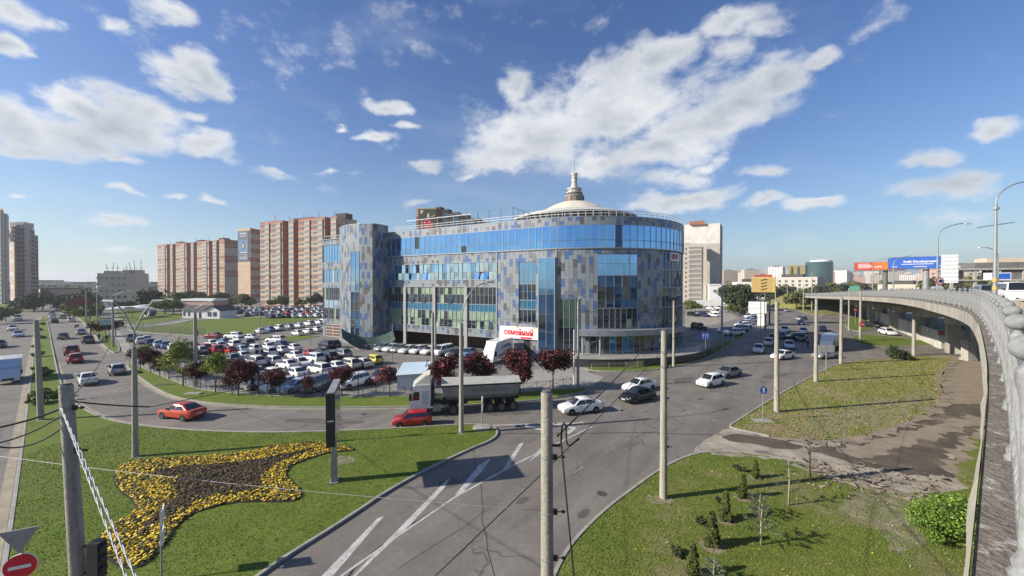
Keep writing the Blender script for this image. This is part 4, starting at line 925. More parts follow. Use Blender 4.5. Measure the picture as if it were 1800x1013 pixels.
class Block:
    def __init__(s, label, origin, cat='building', group=None, name='apartment_block'):
        s.root = thing(name, label, cat, (*origin, 0), group=group); s.o = Vector((*origin, 0)); s.wall = MB(); s.mats = [BRR, BRT, SLAB, DARKR, GREYC, WHITEW, BEIGE, ROOFD, PINK, CREAM, LOG, WIN]; s.cnt = {}; s.rest = MB()
    def piece(s, name, me, p, u, z, limit=280):
        n_ = s.cnt.get(name, 0); s.cnt[name] = n_ + 1
        ang = math.atan2(u.y, u.x)
        if n_ < limit: return link(name, me, s.root, Vector((p.x, p.y, z)) - s.o, ang)
        M = Matrix.Translation(Vector((p.x, p.y, z)) - s.o) @ Matrix.Rotation(ang, 4, 'Z'); mi = {m_.name: i for i, m_ in enumerate(s.mats)}
        ids = [s.mats.index(m_) if m_ in s.mats else 2 for m_ in me.materials]
        o = len(s.rest.v); s.rest.v += [tuple(M @ v.co) for v in me.vertices]
        for f in me.polygons: s.rest.f.append(tuple(o + i for i in f.vertices)); s.rest.m.append(ids[f.material_index])
    def face(s, a, b, z0, fh, n_, pat, bands=lambda f: 1, band=True, skipf=0, par=1.0):
        """wall from plan point a to b, outside on the right hand side going a -> b"""
        a, b = Vector(a), Vector(b); d = (b-a); L = d.length; u = d.normalized(); nrm = Vector((u.y, -u.x)); q = lambda t, o=0.: a + u*t + nrm*o - s.o.xy
        for f in range(n_):
            z = z0 + f*fh; p0, p1 = q(0), q(L); s.wall.quad((p0.x,p0.y,z), (p1.x,p1.y,z), (p1.x,p1.y,z+fh), (p0.x,p0.y,z+fh), bands(f))
            if band:
                p2, p3 = q(L, .09), q(0, .09); s.wall.add([(p3.x,p3.y,z-.13),(p2.x,p2.y,z-.13),(p2.x,p2.y,z+.13),(p3.x,p3.y,z+.13),(p0.x,p0.y,z-.13),(p1.x,p1.y,z-.13),(p1.x,p1.y,z+.13),(p0.x,p0.y,z+.13)], [(0,1,2,3),(3,2,6,7),(1,0,4,5)], 2)
            if f < skipf: continue
            for (t, kind, w, h) in pat:
                c = a + u*(t*L) + nrm*.02
                if kind == 'w': s.piece('window', wshare(w, h), c, u, z + .9)
                elif kind == 'l': s.piece('balcony', lshare(w, fh-.3), c, u, z + .15)
        z = z0 + n_*fh
        if par: p0, p1 = q(0), q(L); s.wall.quad((p0.x,p0.y,z), (p1.x,p1.y,z), (p1.x,p1.y,z+par), (p0.x,p0.y,z+par), bands(n_-1))
    def top(s, poly, z, m_=7): s.wall.add([(p[0]-s.o.x, p[1]-s.o.y, z) for p in poly], [tuple(range(len(poly)))], m_)
    def done(s, extra=None):
        s.wall.build('wall', s.mats, s.root)
        if s.rest.v: s.rest.build('windows', s.mats, s.root)['kind'] = 'stuff'
def tall_slab(label, A, B, depth, ht, fh, bays, bandf, side_pat, group=None, roofs=True):
    """long slab whose front runs A -> B with deep recesses between the bays"""
    A, B = Vector(A), Vector(B); u = (B-A).normalized(); nr = Vector((u.y, -u.x)); L = (B-A).length; n_ = int(ht / fh); bl = Block(label, A, group=group)
    t = 0; tot = sum(b_[0] for b_ in bays); pts = []
    for (w, off, kind) in bays:
        w = w * L / tot; a = A + u*t - nr*off; b = A + u*(t+w) - nr*off; pts.append((a, b, off, kind, w)); t += w
    prev = None
    for (a, b, off, kind, w) in pts:
        if prev is not None and abs(prev[1] - off) > .1:
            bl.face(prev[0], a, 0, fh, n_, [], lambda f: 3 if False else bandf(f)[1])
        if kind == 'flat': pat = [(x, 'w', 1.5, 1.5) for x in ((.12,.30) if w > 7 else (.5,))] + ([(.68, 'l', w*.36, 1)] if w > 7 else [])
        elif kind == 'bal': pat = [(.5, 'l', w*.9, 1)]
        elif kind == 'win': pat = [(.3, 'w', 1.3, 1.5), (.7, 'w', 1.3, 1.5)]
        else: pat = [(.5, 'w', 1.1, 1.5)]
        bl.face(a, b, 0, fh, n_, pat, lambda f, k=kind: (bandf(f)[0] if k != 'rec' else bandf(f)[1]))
        prev = (b, off)
    C_ = B - nr*depth; D_ = A - nr*depth
    bl.face(prev[0], C_, 0, fh, n_, side_pat, lambda f: bandf(f)[2]); bl.face(D_, A - nr*bays[0][1], 0, fh, n_, [], lambda f: bandf(f)[2]); bl.face(C_, D_, 0, fh, n_, [], lambda f: 1)
    bl.top([A - nr*3, B - nr*3, C_, D_], n_*fh + .6)
    if roofs:
        k = 0
        for (a, b, off, kind, w) in pts:
            if kind in ('bal', 'rec') and k % 2 == 0:
                c = (a+b)/2 - nr*7 - bl.o.xy; bl.wall.obox((c.x, c.y, n_*fh+.5), u, 7, 5, 2.8, 7)
            k += 1
        for i in range(5):
            c = A + u*L*(i+.4)/5 - nr*6 - bl.o.xy; bl.wall.beam((c.x,c.y,n_*fh), (c.x,c.y,n_*fh+4+winr.random()*2), .15, None, 7)
    bl.done(); return bl
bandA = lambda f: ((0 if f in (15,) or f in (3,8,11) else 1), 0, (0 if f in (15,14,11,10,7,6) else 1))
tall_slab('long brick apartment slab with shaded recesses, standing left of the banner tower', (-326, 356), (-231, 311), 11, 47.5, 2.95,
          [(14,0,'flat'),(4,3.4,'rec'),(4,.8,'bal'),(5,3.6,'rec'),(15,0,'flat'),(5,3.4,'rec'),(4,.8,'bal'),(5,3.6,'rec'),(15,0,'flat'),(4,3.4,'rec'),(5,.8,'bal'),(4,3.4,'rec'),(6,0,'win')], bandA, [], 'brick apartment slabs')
bandB = lambda f: ((0 if f in (15,14,12,10,7,5,3,0) else 1), 0, (0 if f % 3 else 1))
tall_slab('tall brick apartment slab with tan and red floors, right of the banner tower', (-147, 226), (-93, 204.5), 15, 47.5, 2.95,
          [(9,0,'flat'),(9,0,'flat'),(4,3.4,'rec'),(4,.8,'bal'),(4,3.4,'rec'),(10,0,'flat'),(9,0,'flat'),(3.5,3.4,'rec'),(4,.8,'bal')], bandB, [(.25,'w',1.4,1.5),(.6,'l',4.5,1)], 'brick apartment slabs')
# end block with the portrait banner
b = Block('narrow brick apartment end block carrying a tall portrait banner', (-174, 252))
b.face((-179.5,253.5), (-168,248.5), 0, 2.95, 16, [], lambda f: 0 if f in (0,1,9) else 1); b.face((-168,248.5), (-167.5,263), 0, 2.95, 16, [(.3,'w',1.4,1.5),(.7,'w',1.4,1.5)], lambda f: 0 if f % 2 else 1)
b.face((-180.5,266), (-179.5,253.5), 0, 2.95, 16, [], lambda f: 0); b.face((-167.5,263), (-180.5,266), 0, 2.95, 16, [], lambda f: 1); b.top([(-179.5,253.5),(-168,248.5),(-167.5,263),(-180.5,266)], 47.6); b.done()
ban = thing('wall_banner', 'tall dark blue banner with a portrait hung on the brick end block', 'banner', (-178.9, 253.1, 30))
u = Vector((-168+179.5, 248.5-253.5)).normalized(); nr = Vector((u.y, -u.x)); bo = Vector((-179.5, 253.5)) + nr*.25 + u*.6
def bq(x0, x1, z0, z1, m_, nm, o=0., pts=None, root=None, bo=bo, u=u, nr=nr):
    root = root or ban; q = lambda x, z, oo: Vector((*(bo + u*x + nr*oo), z)) - root.location; mb = MB()
    if pts: mb.add([q(x, z, o) for x, z in pts] + [q(x, z, o-.06) for x, z in pts], [tuple(range(len(pts)))] + [(i, i+len(pts), (i+1) % len(pts)+len(pts), (i+1) % len(pts)) for i in range(len(pts))])
    else: mb.add([q(x0,z0,o), q(x1,z0,o), q(x1,z1,o), q(x0,z1,o), q(x0,z0,o-.12), q(x1,z0,o-.12), q(x1,z1,o-.12), q(x0,z1,o-.12)], [(0,1,2,3),(0,4,5,1),(1,5,6,2),(2,6,7,3),(3,7,4,0)])
    return mb.build(nm, m_, root)
NAVY = mat('banner_navy', (.035,.06,.10), .5, col2=(.05,.10,.16), scale=.15); SKYB = mat('banner_blue', (.08,.22,.38), .5, col2=(.05,.14,.26), scale=.2)
bq(0, 11, 27, 46.6, NAVY, 'sheet', .12); bq(.8, 10.2, 33, 40.5, SKYB, 'blue_field', .16)
oval = lambda cx, cz, rx, rz, n_=16: [(cx + rx*math.cos(2*math.pi*i/n_), cz + rz*math.sin(2*math.pi*i/n_)) for i in range(n_)]
bq(0,0,0,0, mat('print_hair', (.02,.015,.014), .6), 'printed_hair', .20, oval(5.6, 37.2, 1.9, 2.7)); bq(0,0,0,0, mat('print_skin', (.42,.30,.23), .6), 'printed_face', .24, oval(5.6, 37.0, 1.15, 1.75))
bq(2.2, 9.2, 32.3, 32.9, mat('print_pale', (.5,.52,.55), .6), 'printed_line', .18); bq(1.2, 9.8, 28, 31.6, mat('print_car', (.32,.36,.42), .5, col2=(.08,.10,.14), scale=.3), 'printed_car', .17)
bq(2.2, 8.8, 44.6, 45.2, MATS['print_pale'], 'printed_line', .18); bq(2.4, 8.4, 42.9, 43.6, mat('print_pink', (.5,.28,.25), .6), 'printed_line', .18)
# block with the mural behind the glass building
b = Block('brick apartment block with a red emblem mural showing above the glass building roof', (-46, 184))
b.face((-45.6,184), (-35.8,183), 0, 2.95, 16, [], lambda f: 0 if f % 3 else 1); bs = lambda f: 0 if f in (15,14,12) else 4
b.face((-35.8,183), (-12,232), 0, 2.95, 16, [(x,'l',4.2,1) for x in (.12,.3,.5,.7,.9)] + [(x,'w',1.4,1.5) for x in (.21,.4,.6,.8)], bs, skipf=10)
b.face((-14,250), (-45.6,184), 0, 2.95, 16, [], bs); b.top([(-45.6,184),(-35.8,183),(-12,232),(-14,250)], 47.5)
for t in (.1, .22, .38, .56, .78): p = Vector((-37.5,185)).lerp(Vector((-13.5,233)), t) - b.o.xy; b.wall.obox((p.x, p.y, 47.4), (.44,.9), 3.4, 2.4, 2.2, 7)
b.done()
mu = thing('wall_mural', 'dark printed mural with a round red emblem on the brick block end wall', 'mural', (-44, 183.5, 36)); u2 = Vector((9.8,-1)).normalized(); n2 = Vector((u2.y,-u2.x)); bo2 = Vector((-44.4, 183.8)) + n2*.1
K = dict(root=mu, bo=bo2, u=u2, nr=n2)
bq(0, 8.4, 30, 47.6, mat('mural_olive', (.09,.085,.05), .7, col2=(.03,.035,.03), scale=.35), 'sheet', .12, **K); bq(0,0,0,0, mat('mural_red', (.45,.03,.05), .6), 'emblem', .2, [(4.3+3.1*math.cos(a)*(1 if i % 2 else .86), 40.4+2.6*math.sin(a)*(1 if i % 2 else .86)) for i, a in enumerate(np.linspace(0, math.pi*2, 21)[:-1])], **K)
for x, z in ((3.2,41.2),(5.4,41.4),(3.6,39.3),(5.2,39.3)): bq(0,0,0,0, mat('mural_pale', (.65,.62,.58), .6), 'emblem_spot', .26, oval(x, z, .35, .35, 8), **K)
for p_ in ([(1.2,47),(2.6,47),(1.8,45.2),(1.2,45.6)], [(4.2,43.6),(5.6,43.4),(5.2,45.4),(4.8,45.8)], [(6.4,43.6),(8.2,44.4),(8.2,44.7),(6.4,44.0)], [(.2,33.5),(6,33.5),(6,36.2),(.2,36.2)]): bq(0,0,0,0, MATS['mural_pale'], 'pale_shape', .24, p_, **K)
# left towers
bl = Block('tall grey brown apartment tower at the left edge with curved balconies', (-306, 232), group='apartment towers at the left edge')
q_ = [P(x, d_).xy for x, d_ in ((-60,238),(-12,234),(8,233),(16,238),(14,262),(-60,270))]
bl.face(q_[0], q_[1], 0, 3.0, 18, [(.7,'l',7,1),(.3,'l',7,1)], lambda f: 4); bl.face(q_[1], q_[2], 0, 3.0, 19, [(.5,'l',5.5,1)], lambda f: 4); bl.face(q_[2], q_[3], 0, 3.0, 18, [(.5,'l',4,1)], lambda f: 4)
bl.top(q_, 54.6); bl.face(q_[3], q_[4], 0, 3.0, 18, [], lambda f: 4); bl.done()
bl = Block('stepped apartment tower with orange and brown brick beside the left avenue', (-335, 262), group='apartment towers at the left edge')
ORG = mat('brick_orange', (.46,.24,.10), .85, col2=(.36,.18,.075)); bl.mats += [ORG]
q_ = [P(x, d_).xy for x, d_ in ((18,270),(23,264),(30,261),(45,261),(50,263),(50.5,269),(56,270),(56.5,277),(62,278),(62.5,286),(68,287),(66,320),(14,320))]
FL = [17,17,18,18,17,17,17,17,16,16,15]; PT = [[],[(.5,'w',1.6,1.5)],[(.3,'w',1.7,1.4),(.72,'w',1.7,1.4)],[(.5,'l',4,1)],[],[(.5,'w',1.4,1.5)],[],[(.5,'w',1.4,1.5)],[],[(.5,'w',1.4,1.5)]]
for k in range(10):
    bl.face(q_[k], q_[k+1], 0, 2.95, FL[k], PT[k], (lambda f: 4 if f > 13 else (12 if f < 7 else 1)) if k == 2 else ((lambda f: 4 if f % 4 else 1) if k in (1,3) else (lambda f: 8 if f % 3 else 4)))
bl.face(q_[10], q_[11], 0, 2.95, 15, [], lambda f: 8)
bl.top(q_[:6] + [q_[11], q_[12]], 50.8); bl.top([q_[5], q_[6], q_[7], q_[11]], 49.9); bl.top([q_[7], q_[8], q_[9], q_[11]], 47.4); bl.top([q_[9], q_[10], q_[11]], 44.6); c = P(40, 268).xy - bl.o.xy; bl.wall.obox((c.x, c.y, 50.5), (1,0), 9, 6, 4, 4); bl.done()
for (x, y, w, d_, h, lab) in ((-275,262,24,12,6.,'low dark shop pavilion at the foot of the left towers'), (-392,330,60,16,9,'low row building far down the left avenue')):
    q = thing('low_building', lab, 'building', (x, y, 0), R(-28)); MB().box(-w/2,w/2,-d_/2,d_/2,0,h-.6).build('wall', GREYC if h < 7 else BEIGE, q); MB().box(-w/2-.4,w/2+.4,-d_/2-.4,d_/2+.4,h-.6,h).build('roof', ROOFD, q)
    for i in range(8): link('window', wshare(2.0, 1.8), q, (-w/2 + w*(i+.5)/8, -d_/2-.03, .9))
# mid office with roof aerials
bl = Block('five storey office with blue glass corner and aerials on its roof', (-226, 213), name='office_block')
bl.mats += [GNAVY]
bl.face((-230,214), (-222.5,207.5), 0, 3.4, 5, [], lambda f: 9); bl.face((-222.5,207.5), (-201.5,213), 0, 3.4, 5, [(x,'w',1.7,1.6) for x in (.08,.2,.32,.44,.56)], lambda f: 6 if f else 4); bl.face((-201.5,213), (-214,228), 0, 3.4, 5, [], lambda f: 6)
bl.top([(-230,214),(-222.5,207.5),(-201.5,213),(-214,228),(-230,230)], 17.2)
for f in range(5):
    z = f*3.4; p0, p1 = Vector((-230.1,213.9)) - bl.o.xy, Vector((-222.4,207.4)) - bl.o.xy; nn = Vector((-.65,-.75))*.12; bl.wall.add([(p0.x+nn.x,p0.y+nn.y,z+1.1),(p1.x+nn.x,p1.y+nn.y,z+1.1),(p1.x+nn.x,p1.y+nn.y,z+2.8),(p0.x+nn.x,p0.y+nn.y,z+2.8)], [(0,1,2,3)], 12)
for (x, y, w, h) in ((5,2,7,2.2),(14,4,8,2.8)): bl.wall.obox((x,y,17.2), (1,.2), w, 4, h, 6)
bl.done()
q = thing('roof_aerials', 'cluster of thin aerials and antenna masts on the five storey office roof', 'antennas', (-214, 214, 17.2))
for i in range(7):
    x = -10 + i*3.2; mb = MB().beam((x, winr.uniform(-1,2), -.2), (x, winr.uniform(-1,2), 4.5 + winr.random()*4), .16); mb.box(x-.5, x+.5, -.1, .1, 3.6, 3.9); mb.build('aerial', DARKM, q)
# white kiosk house with dark gable roof
q = thing('white_house', 'small white single storey house with dark gable roofs on the far lawn', 'house', (-108.5, 139, 0), R(-6)); q.scale = (.78,.8,.8)
MB().box(-11,2.5,-3,4,0,3.6).build('wall', WHITEW2 := mat('white_render', (.74,.74,.73), .8), q); MB().box(2.5,9.5,-5,4,0,3.6).add([(2.5,-5,3.6),(9.5,-5,3.6),(6,-5,5.5)], [(0,1,2)]).build('wall', WHITEW2, q)
MB().add([(-11.6,-3.6,3.5),(2.5,-3.6,3.5),(2.5,.5,5.6),(-11.6,.5,5.6),(-11.6,4.6,3.5),(2.5,4.6,3.5)], [(0,1,2,3),(3,2,5,4)]).build('roof', ROOFD, q); MB().add([(1.9,-5.5,3.4),(6,-5.5,5.7),(6,4.5,5.7),(1.9,4.5,3.4),(10.1,-5.5,3.4),(10.1,4.5,3.4)], [(0,1,2,3),(1,4,5,2)]).build('roof', ROOFD, q)
for x in (-10,-7.6,-4.6,1.0): MB().box(x-.5,x+.5,-3.08,-2.98,.9,2.9).build('window', WIN, q)
for x in (4.6,7.2): MB().box(x-.9,x+.9,-5.08,-4.98,1.0,2.9).build('window', WIN, q)
MB().box(-2.6,-1.5,-3.08,-2.98,0,2.5).build('door', DARKM, q); MB().tube([(-2,1,5.2),(-2,1,6.4)], .05).lathe([(0,0),(.5,.12),(.7,.35)], (-2,.6,6.5), 12).build('satellite_dish', WHITEM, q)
q = thing('pink_shed', 'low pinkish building with a white roof edge behind the white house', 'building', (-124, 156, 0), R(-8)); MB().box(-7,7,-3,3,0,5.4).build('wall', PINK, q); MB().box(-7.3,7.3,-3.3,3.3,5.4,6.2).build('roof', WHITEW2, q)
# right grey apartment building with white upper part
bl = Block('pale high rise with peeling white end wall, right of the glass building', (110, 250), name='high_rise')
f13 = lambda f: 5 if f > 12 else 4
u3 = Vector((.93,-.36)); A_ = Vector((113.2, 262)); B_ = A_ + u3*24.5; N3 = Vector((u3.y,-u3.x)); bl.face(A_, B_, 0, 3.0, 17, [], f13, band=False); C3 = B_ + Vector((.55,.83))*17; bl.face(B_, C3, 0, 3.0, 17, [(.3,'l',4,1),(.75,'w',1.5,1.5)], lambda f: 4, band=False); bl.top([A_, B_, C3, C3 - u3*24], 51.8)
bl.wall.obox((14,10,51.6), u3, 9, 7, 2.4, 0)
A4 = Vector((109.2, 247)); B4 = A4 + u3*13.5; bl.face(A4, B4, 0, 3.0, 12, [(.52,'l',7.4,1),(.12,'w',1.1,1.3)], lambda f: 9, band=False); C4 = B4 + Vector((.42,.9))*14; bl.face(B4, C4, 0, 3.0, 12, [(.15,'w',1.2,1.4)], lambda f: 4, band=False); bl.top([A4, B4, C4, C4 - u3*13], 36.8); bl.wall.obox((5,4,36.6), u3, 3.5, 3, 2.5, 4); bl.wall.obox((1.5,4,36.6), u3, 2, 2, 1.6, 4)
bl.done()
q = thing('white_annex', 'plain white cube building at the foot of the pale high rise', 'building', (127, 240, 0), R(-18)); MB().box(-5,6,-5,7,0,11.5).build('wall', WHITEW2, q); MB().box(-5.3,6.3,-5.3,7.3,11.5,12.2).build('roof', WHITEW2, q); link('window', wshare(1.6,1.8), q, (-2,-5.02,7))
q = thing('boundary_wall', 'long white boundary wall behind the sandy car park', 'wall', (114, 214, 0), R(-14)); MB().box(-16,16,-.15,.15,0,3.1).build('panel', WHITEW2, q)
for i in range(9): MB().box(-16+4*i-.14,-16+4*i+.14,-.2,.2,0,3.3).build('post', WHITEW2, q)
# yellow framed advertising box on two posts
q = thing('advertising_tower', 'big yellow panelled advertising box on dark posts above the parked cars', 'billboard', (76, 117, 0), R(-35))
YB = mat('yellow_panel', (.50,.36,.12), .6, col2=(.42,.30,.10)); MB().box(-3,3,-.9,.9,9.6,14.2).build('box', YB, q); MB().box(2.9,3.05,-.8,.8,9.8,14.0).build('end_panel', DARKM, q)
for i in range(8): MB().box(-2.9,2.0,-1.0,-.9,9.75+i*.55,9.98+i*.55).build('slat', YB, q)
for x in (-1.2,.6,1.6): MB().beam((x,0,0),(x,0,9.6),.42).build('post', DARKM, q)
for k in range(4): MB().beam((-.6,-1.02,10.3+k*.95),(.9,-1.02,10.75+k*.95),.16).build('strut', DARKM, q)
MB().box(-2.2,2.2,-.7,.7,14.2,14.9).build('red_top', mat('red_top', (.35,.05,.04), .6), q)
q = thing('grey_booth', 'pale grey sloped steel booth beside the row of parked cars', 'booth', (72, 113, 0), R(-35)); MB().prism([(-2.4,-1.2),(2,-1.2),(2,1.2),(-2.4,1.2)], 3.6, 6.9).build('hopper', WHITEW2, q); MB().box(-.2,1.6,-1.0,1.0,0,3.6).build('base', WHITEW2, q)
# far green glass tower and yellow companion
q = thing('green_tower', 'dark green glass high rise with rounded top far along the right avenue', 'tower', (548, 700, 0), R(-36))
mb = MB(); mb.lathe([(20,0),(20,52)], (6,0,0), 28); mb.lathe([(16,52),(15,55),(0,57)], (8,0,0), 20, 1); mb.build('body', [mat('green_glass', (.02,.06,.055), .15, spec=1., col2=(.035,.09,.075)), WHITEW2], q)
MB().box(-40,-15,-9,9,0,47).build('yellow_wing', mat('ochre_wall', (.30,.25,.09), .8), q)
for x in (-33.5,-24): MB().box(x-1.7,x+1.7,-9.3,-9,4,44).build('window_strip', DARKR, q)
# skyline: far blocks, each a building
sky_r = random.Random(21); cols = [BEIGE, CREAM, GREYC, WHITEW, PINK, BRT]
def far_block(px, d, w, h, m_, label, group, z0=0, roof=True, nwin=True):
    p = P(px, d); q = thing('far_block', label, 'building', (p.x, p.y, 0), -math.atan2(p.x, p.y) + sky_r.uniform(-.5, .5), group)
    MB().box(-w/2,w/2,-w*.25,w*.25,0,h).build('wall', m_, q)
    if roof: MB().box(-w*.2,w*.2,-w*.1,w*.1,h,h+2.5).build('roof', ROOFD, q)
    if nwin:
        mb = MB(); nf = max(2, int(h/3.2)); nw = max(3, int(w/4.5))
        for f in range(nf):
            for i in range(nw): x = -w/2 + w*(i+.5)/nw; mb.quad((x-.9,-w*.25-.05,f*3.2+1),(x+.9,-w*.25-.05,f*3.2+1),(x+.9,-w*.25-.05,f*3.2+2.6),(x-.9,-w*.25-.05,f*3.2+2.6))
            mb.quad((-w/2,-w*.25-.08,f*3.2+.1),(w/2,-w*.25-.08,f*3.2+.1),(w/2,-w*.25-.08,f*3.2+.35),(-w/2,-w*.25-.08,f*3.2+.35), 1)
        mb.build('windows', [WIN, SLAB], q)['kind'] = 'stuff'
cn = ['beige','cream','grey','white','pinkish','tan']
for i in range(30):
    px = 1285 + i*17.6 + sky_r.uniform(-6,6); d = sky_r.uniform(900,1500); k = sky_r.randrange(6); h = (500 - sky_r.uniform(472,486)) * d / F + 12
    if 1395 < px < 1452: continue
    far_block(px, d, sky_r.uniform(24,52), h, cols[k], '%s apartment block on the right hand skyline' % cn[k], 'far skyline blocks', nwin=d < 1250)
for i in range(16):
    px = 1290 + i*21 + sky_r.uniform(-7,7); d = sky_r.uniform(420,700); k = sky_r.randrange(6); h = sky_r.uniform(5,11)
    if 1390 < px < 1470: continue
    far_block(px, d, sky_r.uniform(16,34), h, cols[k], 'low %s building far beyond the right avenue' % cn[k], 'low far buildings', nwin=False)
for i in range(9):
    px = 1655 + i*17; d = 330 + (i*53) % 150; h = sky_r.uniform(19,27) * d/400; k = (4,0,5,1,4)[i % 5]
    far_block(px, d, 22, h + 6, cols[k], '%s block of flats beyond the flyover traffic' % cn[k], 'flats beyond the flyover')
for (px, d, w, h, m_, lab) in ((1365,800,26,48,WHITEW,'white high rise standing alone above the yellow advertising box'), (1315,330,22,14,WHITEW,'white tent roofed hall left of the yellow advertising box'), (1395,330,38,18,GREYC,'long grey metal hall under the green tower'), (1390,260,14,8,CREAM,'cream low house beside the big roadside tree'), (1590,260,24,12,CREAM,'cream gabled house under the blue billboard'), (1503,260,5,11,mat('green_kiosk',(.05,.22,.16),.6),'green fronted kiosk beyond the flyover end')):
    far_block(px, d, w, h, m_, lab, None, nwin=w > 20)
for i in range(14):
    px = -10 + i*22; d = 520 + (i*97) % 300; far_block(px, d, 40, 12 + (i*31 % 6), cols[(i*5) % 6], 'low dark roofed house far off on the left horizon', 'houses on the left horizon', nwin=False)
# unfinished concrete frame at the right edge
q = thing('unfinished_building', 'unfinished grey concrete building frame at the right edge beyond the flyover', 'building', (172, 130, 0), R(-22))
mb = MB()
for i in range(7):
    for y in (0, 7):
        mb.box(-18+i*6-.35,-18+i*6+.35,y-.35,y+.35,0,17.5)
for z in (9.5,13.2,17.0): mb.box(-18.6,18.6,-.8,7.8,z,z+.5)
mb.build('frame', CONC, q); MB().box(-12,18,-.2,7.2,17.5,19.5).build('upper_wall', CONCD, q); MB().box(-6,18.4,.2,7,13.7,16.9).build('infill', CONCD, q); MB().box(-9,2,0,6,19.5,21).build('roof_house', BEIGE, q)
# hills on the horizon
hm = MB(); n_ = 60
for i in range(n_):
    x0 = -4000 + i*140; h0 = 60 + 24*math.sin(i*.37) + 12*math.sin(i*1.3); h1 = 60 + 24*math.sin((i+1)*.37) + 12*math.sin((i+1)*1.3)
    hm.add([(x0,3800,-5),(x0+140,3800,-5),(x0+140,4600,h1),(x0,4600,h0),(x0+140,5600,-5),(x0,5600,-5)], [(0,1,2,3),(3,2,4,5)])
tag(hm.build('hills', FARG, smooth=180), kind='structure')
# ------------------------------------------------------------------ flyover on the right
EDGE = [(-12.65,-10,10.3),(-5.1,-4,10.3),(.40,.4,10.3),(2.41,2.0,10.3),(5.49,4.45,10.3),(7.55,6.1,10.3),(10.2,8.26,10.3),(14.3,11.7,10.3),(18.9,15.6,10.3),(24.3,20.3,10.3),(29.7,25.2,10.3),(34.7,30.4,10.3),(39.3,35.7,10.3),(49.6,47.8,10.2),(62.9,65,9.9),(84.3,95.7,9.1),(119.3,148.6,7.5),(132,172,6.9),(146,198,6.3)]
def spline(pts, per=6):
    out = []; P_ = [Vector(p) for p in pts]
    for i in range(len(P_)-1):
        p0, p1, p2, p3 = P_[max(i-1,0)], P_[i], P_[i+1], P_[min(i+2,len(P_)-1)]
        for k in range(per):
            t = k/per; out.append(.5*((2*p1)+(p2-p0)*t+(2*p0-5*p1+4*p2-p3)*t*t+(3*p1-p0-3*p2+p3)*t**3))
    return out + [P_[-1]]
ES = spline(EDGE, 8); EC = [0.]
for a, b in zip(ES, ES[1:]): EC.append(EC[-1] + (b-a).xy.length)
def ept(s, inn=0., z=0.):
    s = max(0, min(EC[-1]-1e-6, s)); i = max(k for k in range(len(EC)-1) if EC[k] <= s); t = (s-EC[i])/(EC[i+1]-EC[i]); p = ES[i].lerp(ES[i+1], t)
    d = (ES[min(i+1,len(ES)-1)] - ES[i]).xy.normalized(); return Vector((p.x + d.y*inn, p.y - d.x*inn, p.z + z)), Vector((d.x, d.y, 0))
fly = thing('flyover', 'long curved concrete flyover with balustrade running off at the right', 'bridge', (40, 38, 0))
def sweep(prof, name, m_, s0=0., s1=None, step=1.5, root=fly, closed=True, absz=False):
    s1 = s1 or EC[-1]; n_ = max(2, int((s1-s0)/step)); mb = MB(); m = len(prof)
    for i in range(n_+1):
        p, d = ept(s0 + (s1-s0)*i/n_)
        for (x, z) in prof: mb.v.append((p.x + d.y*x, p.y - d.x*x, p.z + z))
    for i in range(n_):
        for j in range(m if closed else m-1): mb.f.append((i*m+j, i*m+(j+1) % m, (i+1)*m+(j+1) % m, (i+1)*m+j)); mb.m.append(0)
    me = mb.mesh(name, m_); me.transform(Matrix.Translation(-root.location)); bmx = bmesh.new(); bmx.from_mesh(me); bmesh.ops.recalc_face_normals(bmx, faces=bmx.faces); bmx.to_mesh(me); bmx.free()
    return link(name, me, root)
FASC = mat('fascia_concrete', (.46,.43,.37), .9, col2=(.28,.26,.22), scale=.9, detail=7, coord='World', stretch=(1.5,1.5,.3), mottle=.15, bump=.3, bscale=8)
LEDGE = mat('ledge_concrete', (.21,.185,.155), .95, col2=(.15,.13,.108), scale=1.6, detail=9, coord='World', bump=1., bscale=22, mottle=.2, col3=(.46,.44,.40), scale3=5.5, amt3=.9, lo3=.58, hi3=.66)
RAILM = mat('whitewashed_rail', (.25,.26,.26), .8, col2=(.155,.155,.15), scale=6, detail=9, bump=.12, bscale=30, mottle=.2, col3=(.35,.365,.365), scale3=4, amt3=.5)
DECKA = mat('deck_asphalt', (.10,.098,.094), .85, col2=(.13,.125,.12), scale=.3, coord='World')
sweep([(0,-.0),(0,-.95),(.35,-.95),(.35,-.0)], 'fascia', FASC)
sweep([(-.02,.001),(.36,.001),(.9,.002),(.9,-.2),(-.02,-.12)], 'ledge', LEDGE)
sweep([(.9,.15),(.9,-.35),(2.4,-.35),(2.4,.15)], 'walkway', PAVE); sweep([(2.4,.0),(2.4,-.35),(22,-.35),(22,.0)], 'carriageway', DECKA)
sweep([(2.4,.0),(2.4,.55),(2.62,.55),(2.7,.0)], 'crash_barrier', mat('barrier_sand', (.44,.38,.28), .9, col2=(.36,.31,.23), coord='World'), 14)
sweep([(2.2,-.36),(2.6,-1.5),(20.5,-1.5),(21,-.36)], 'girder', CONCD)
sweep([(22,.0),(22,.9),(22.2,.9),(22.2,-.9),(21.9,-.9)], 'far_parapet', CONC)
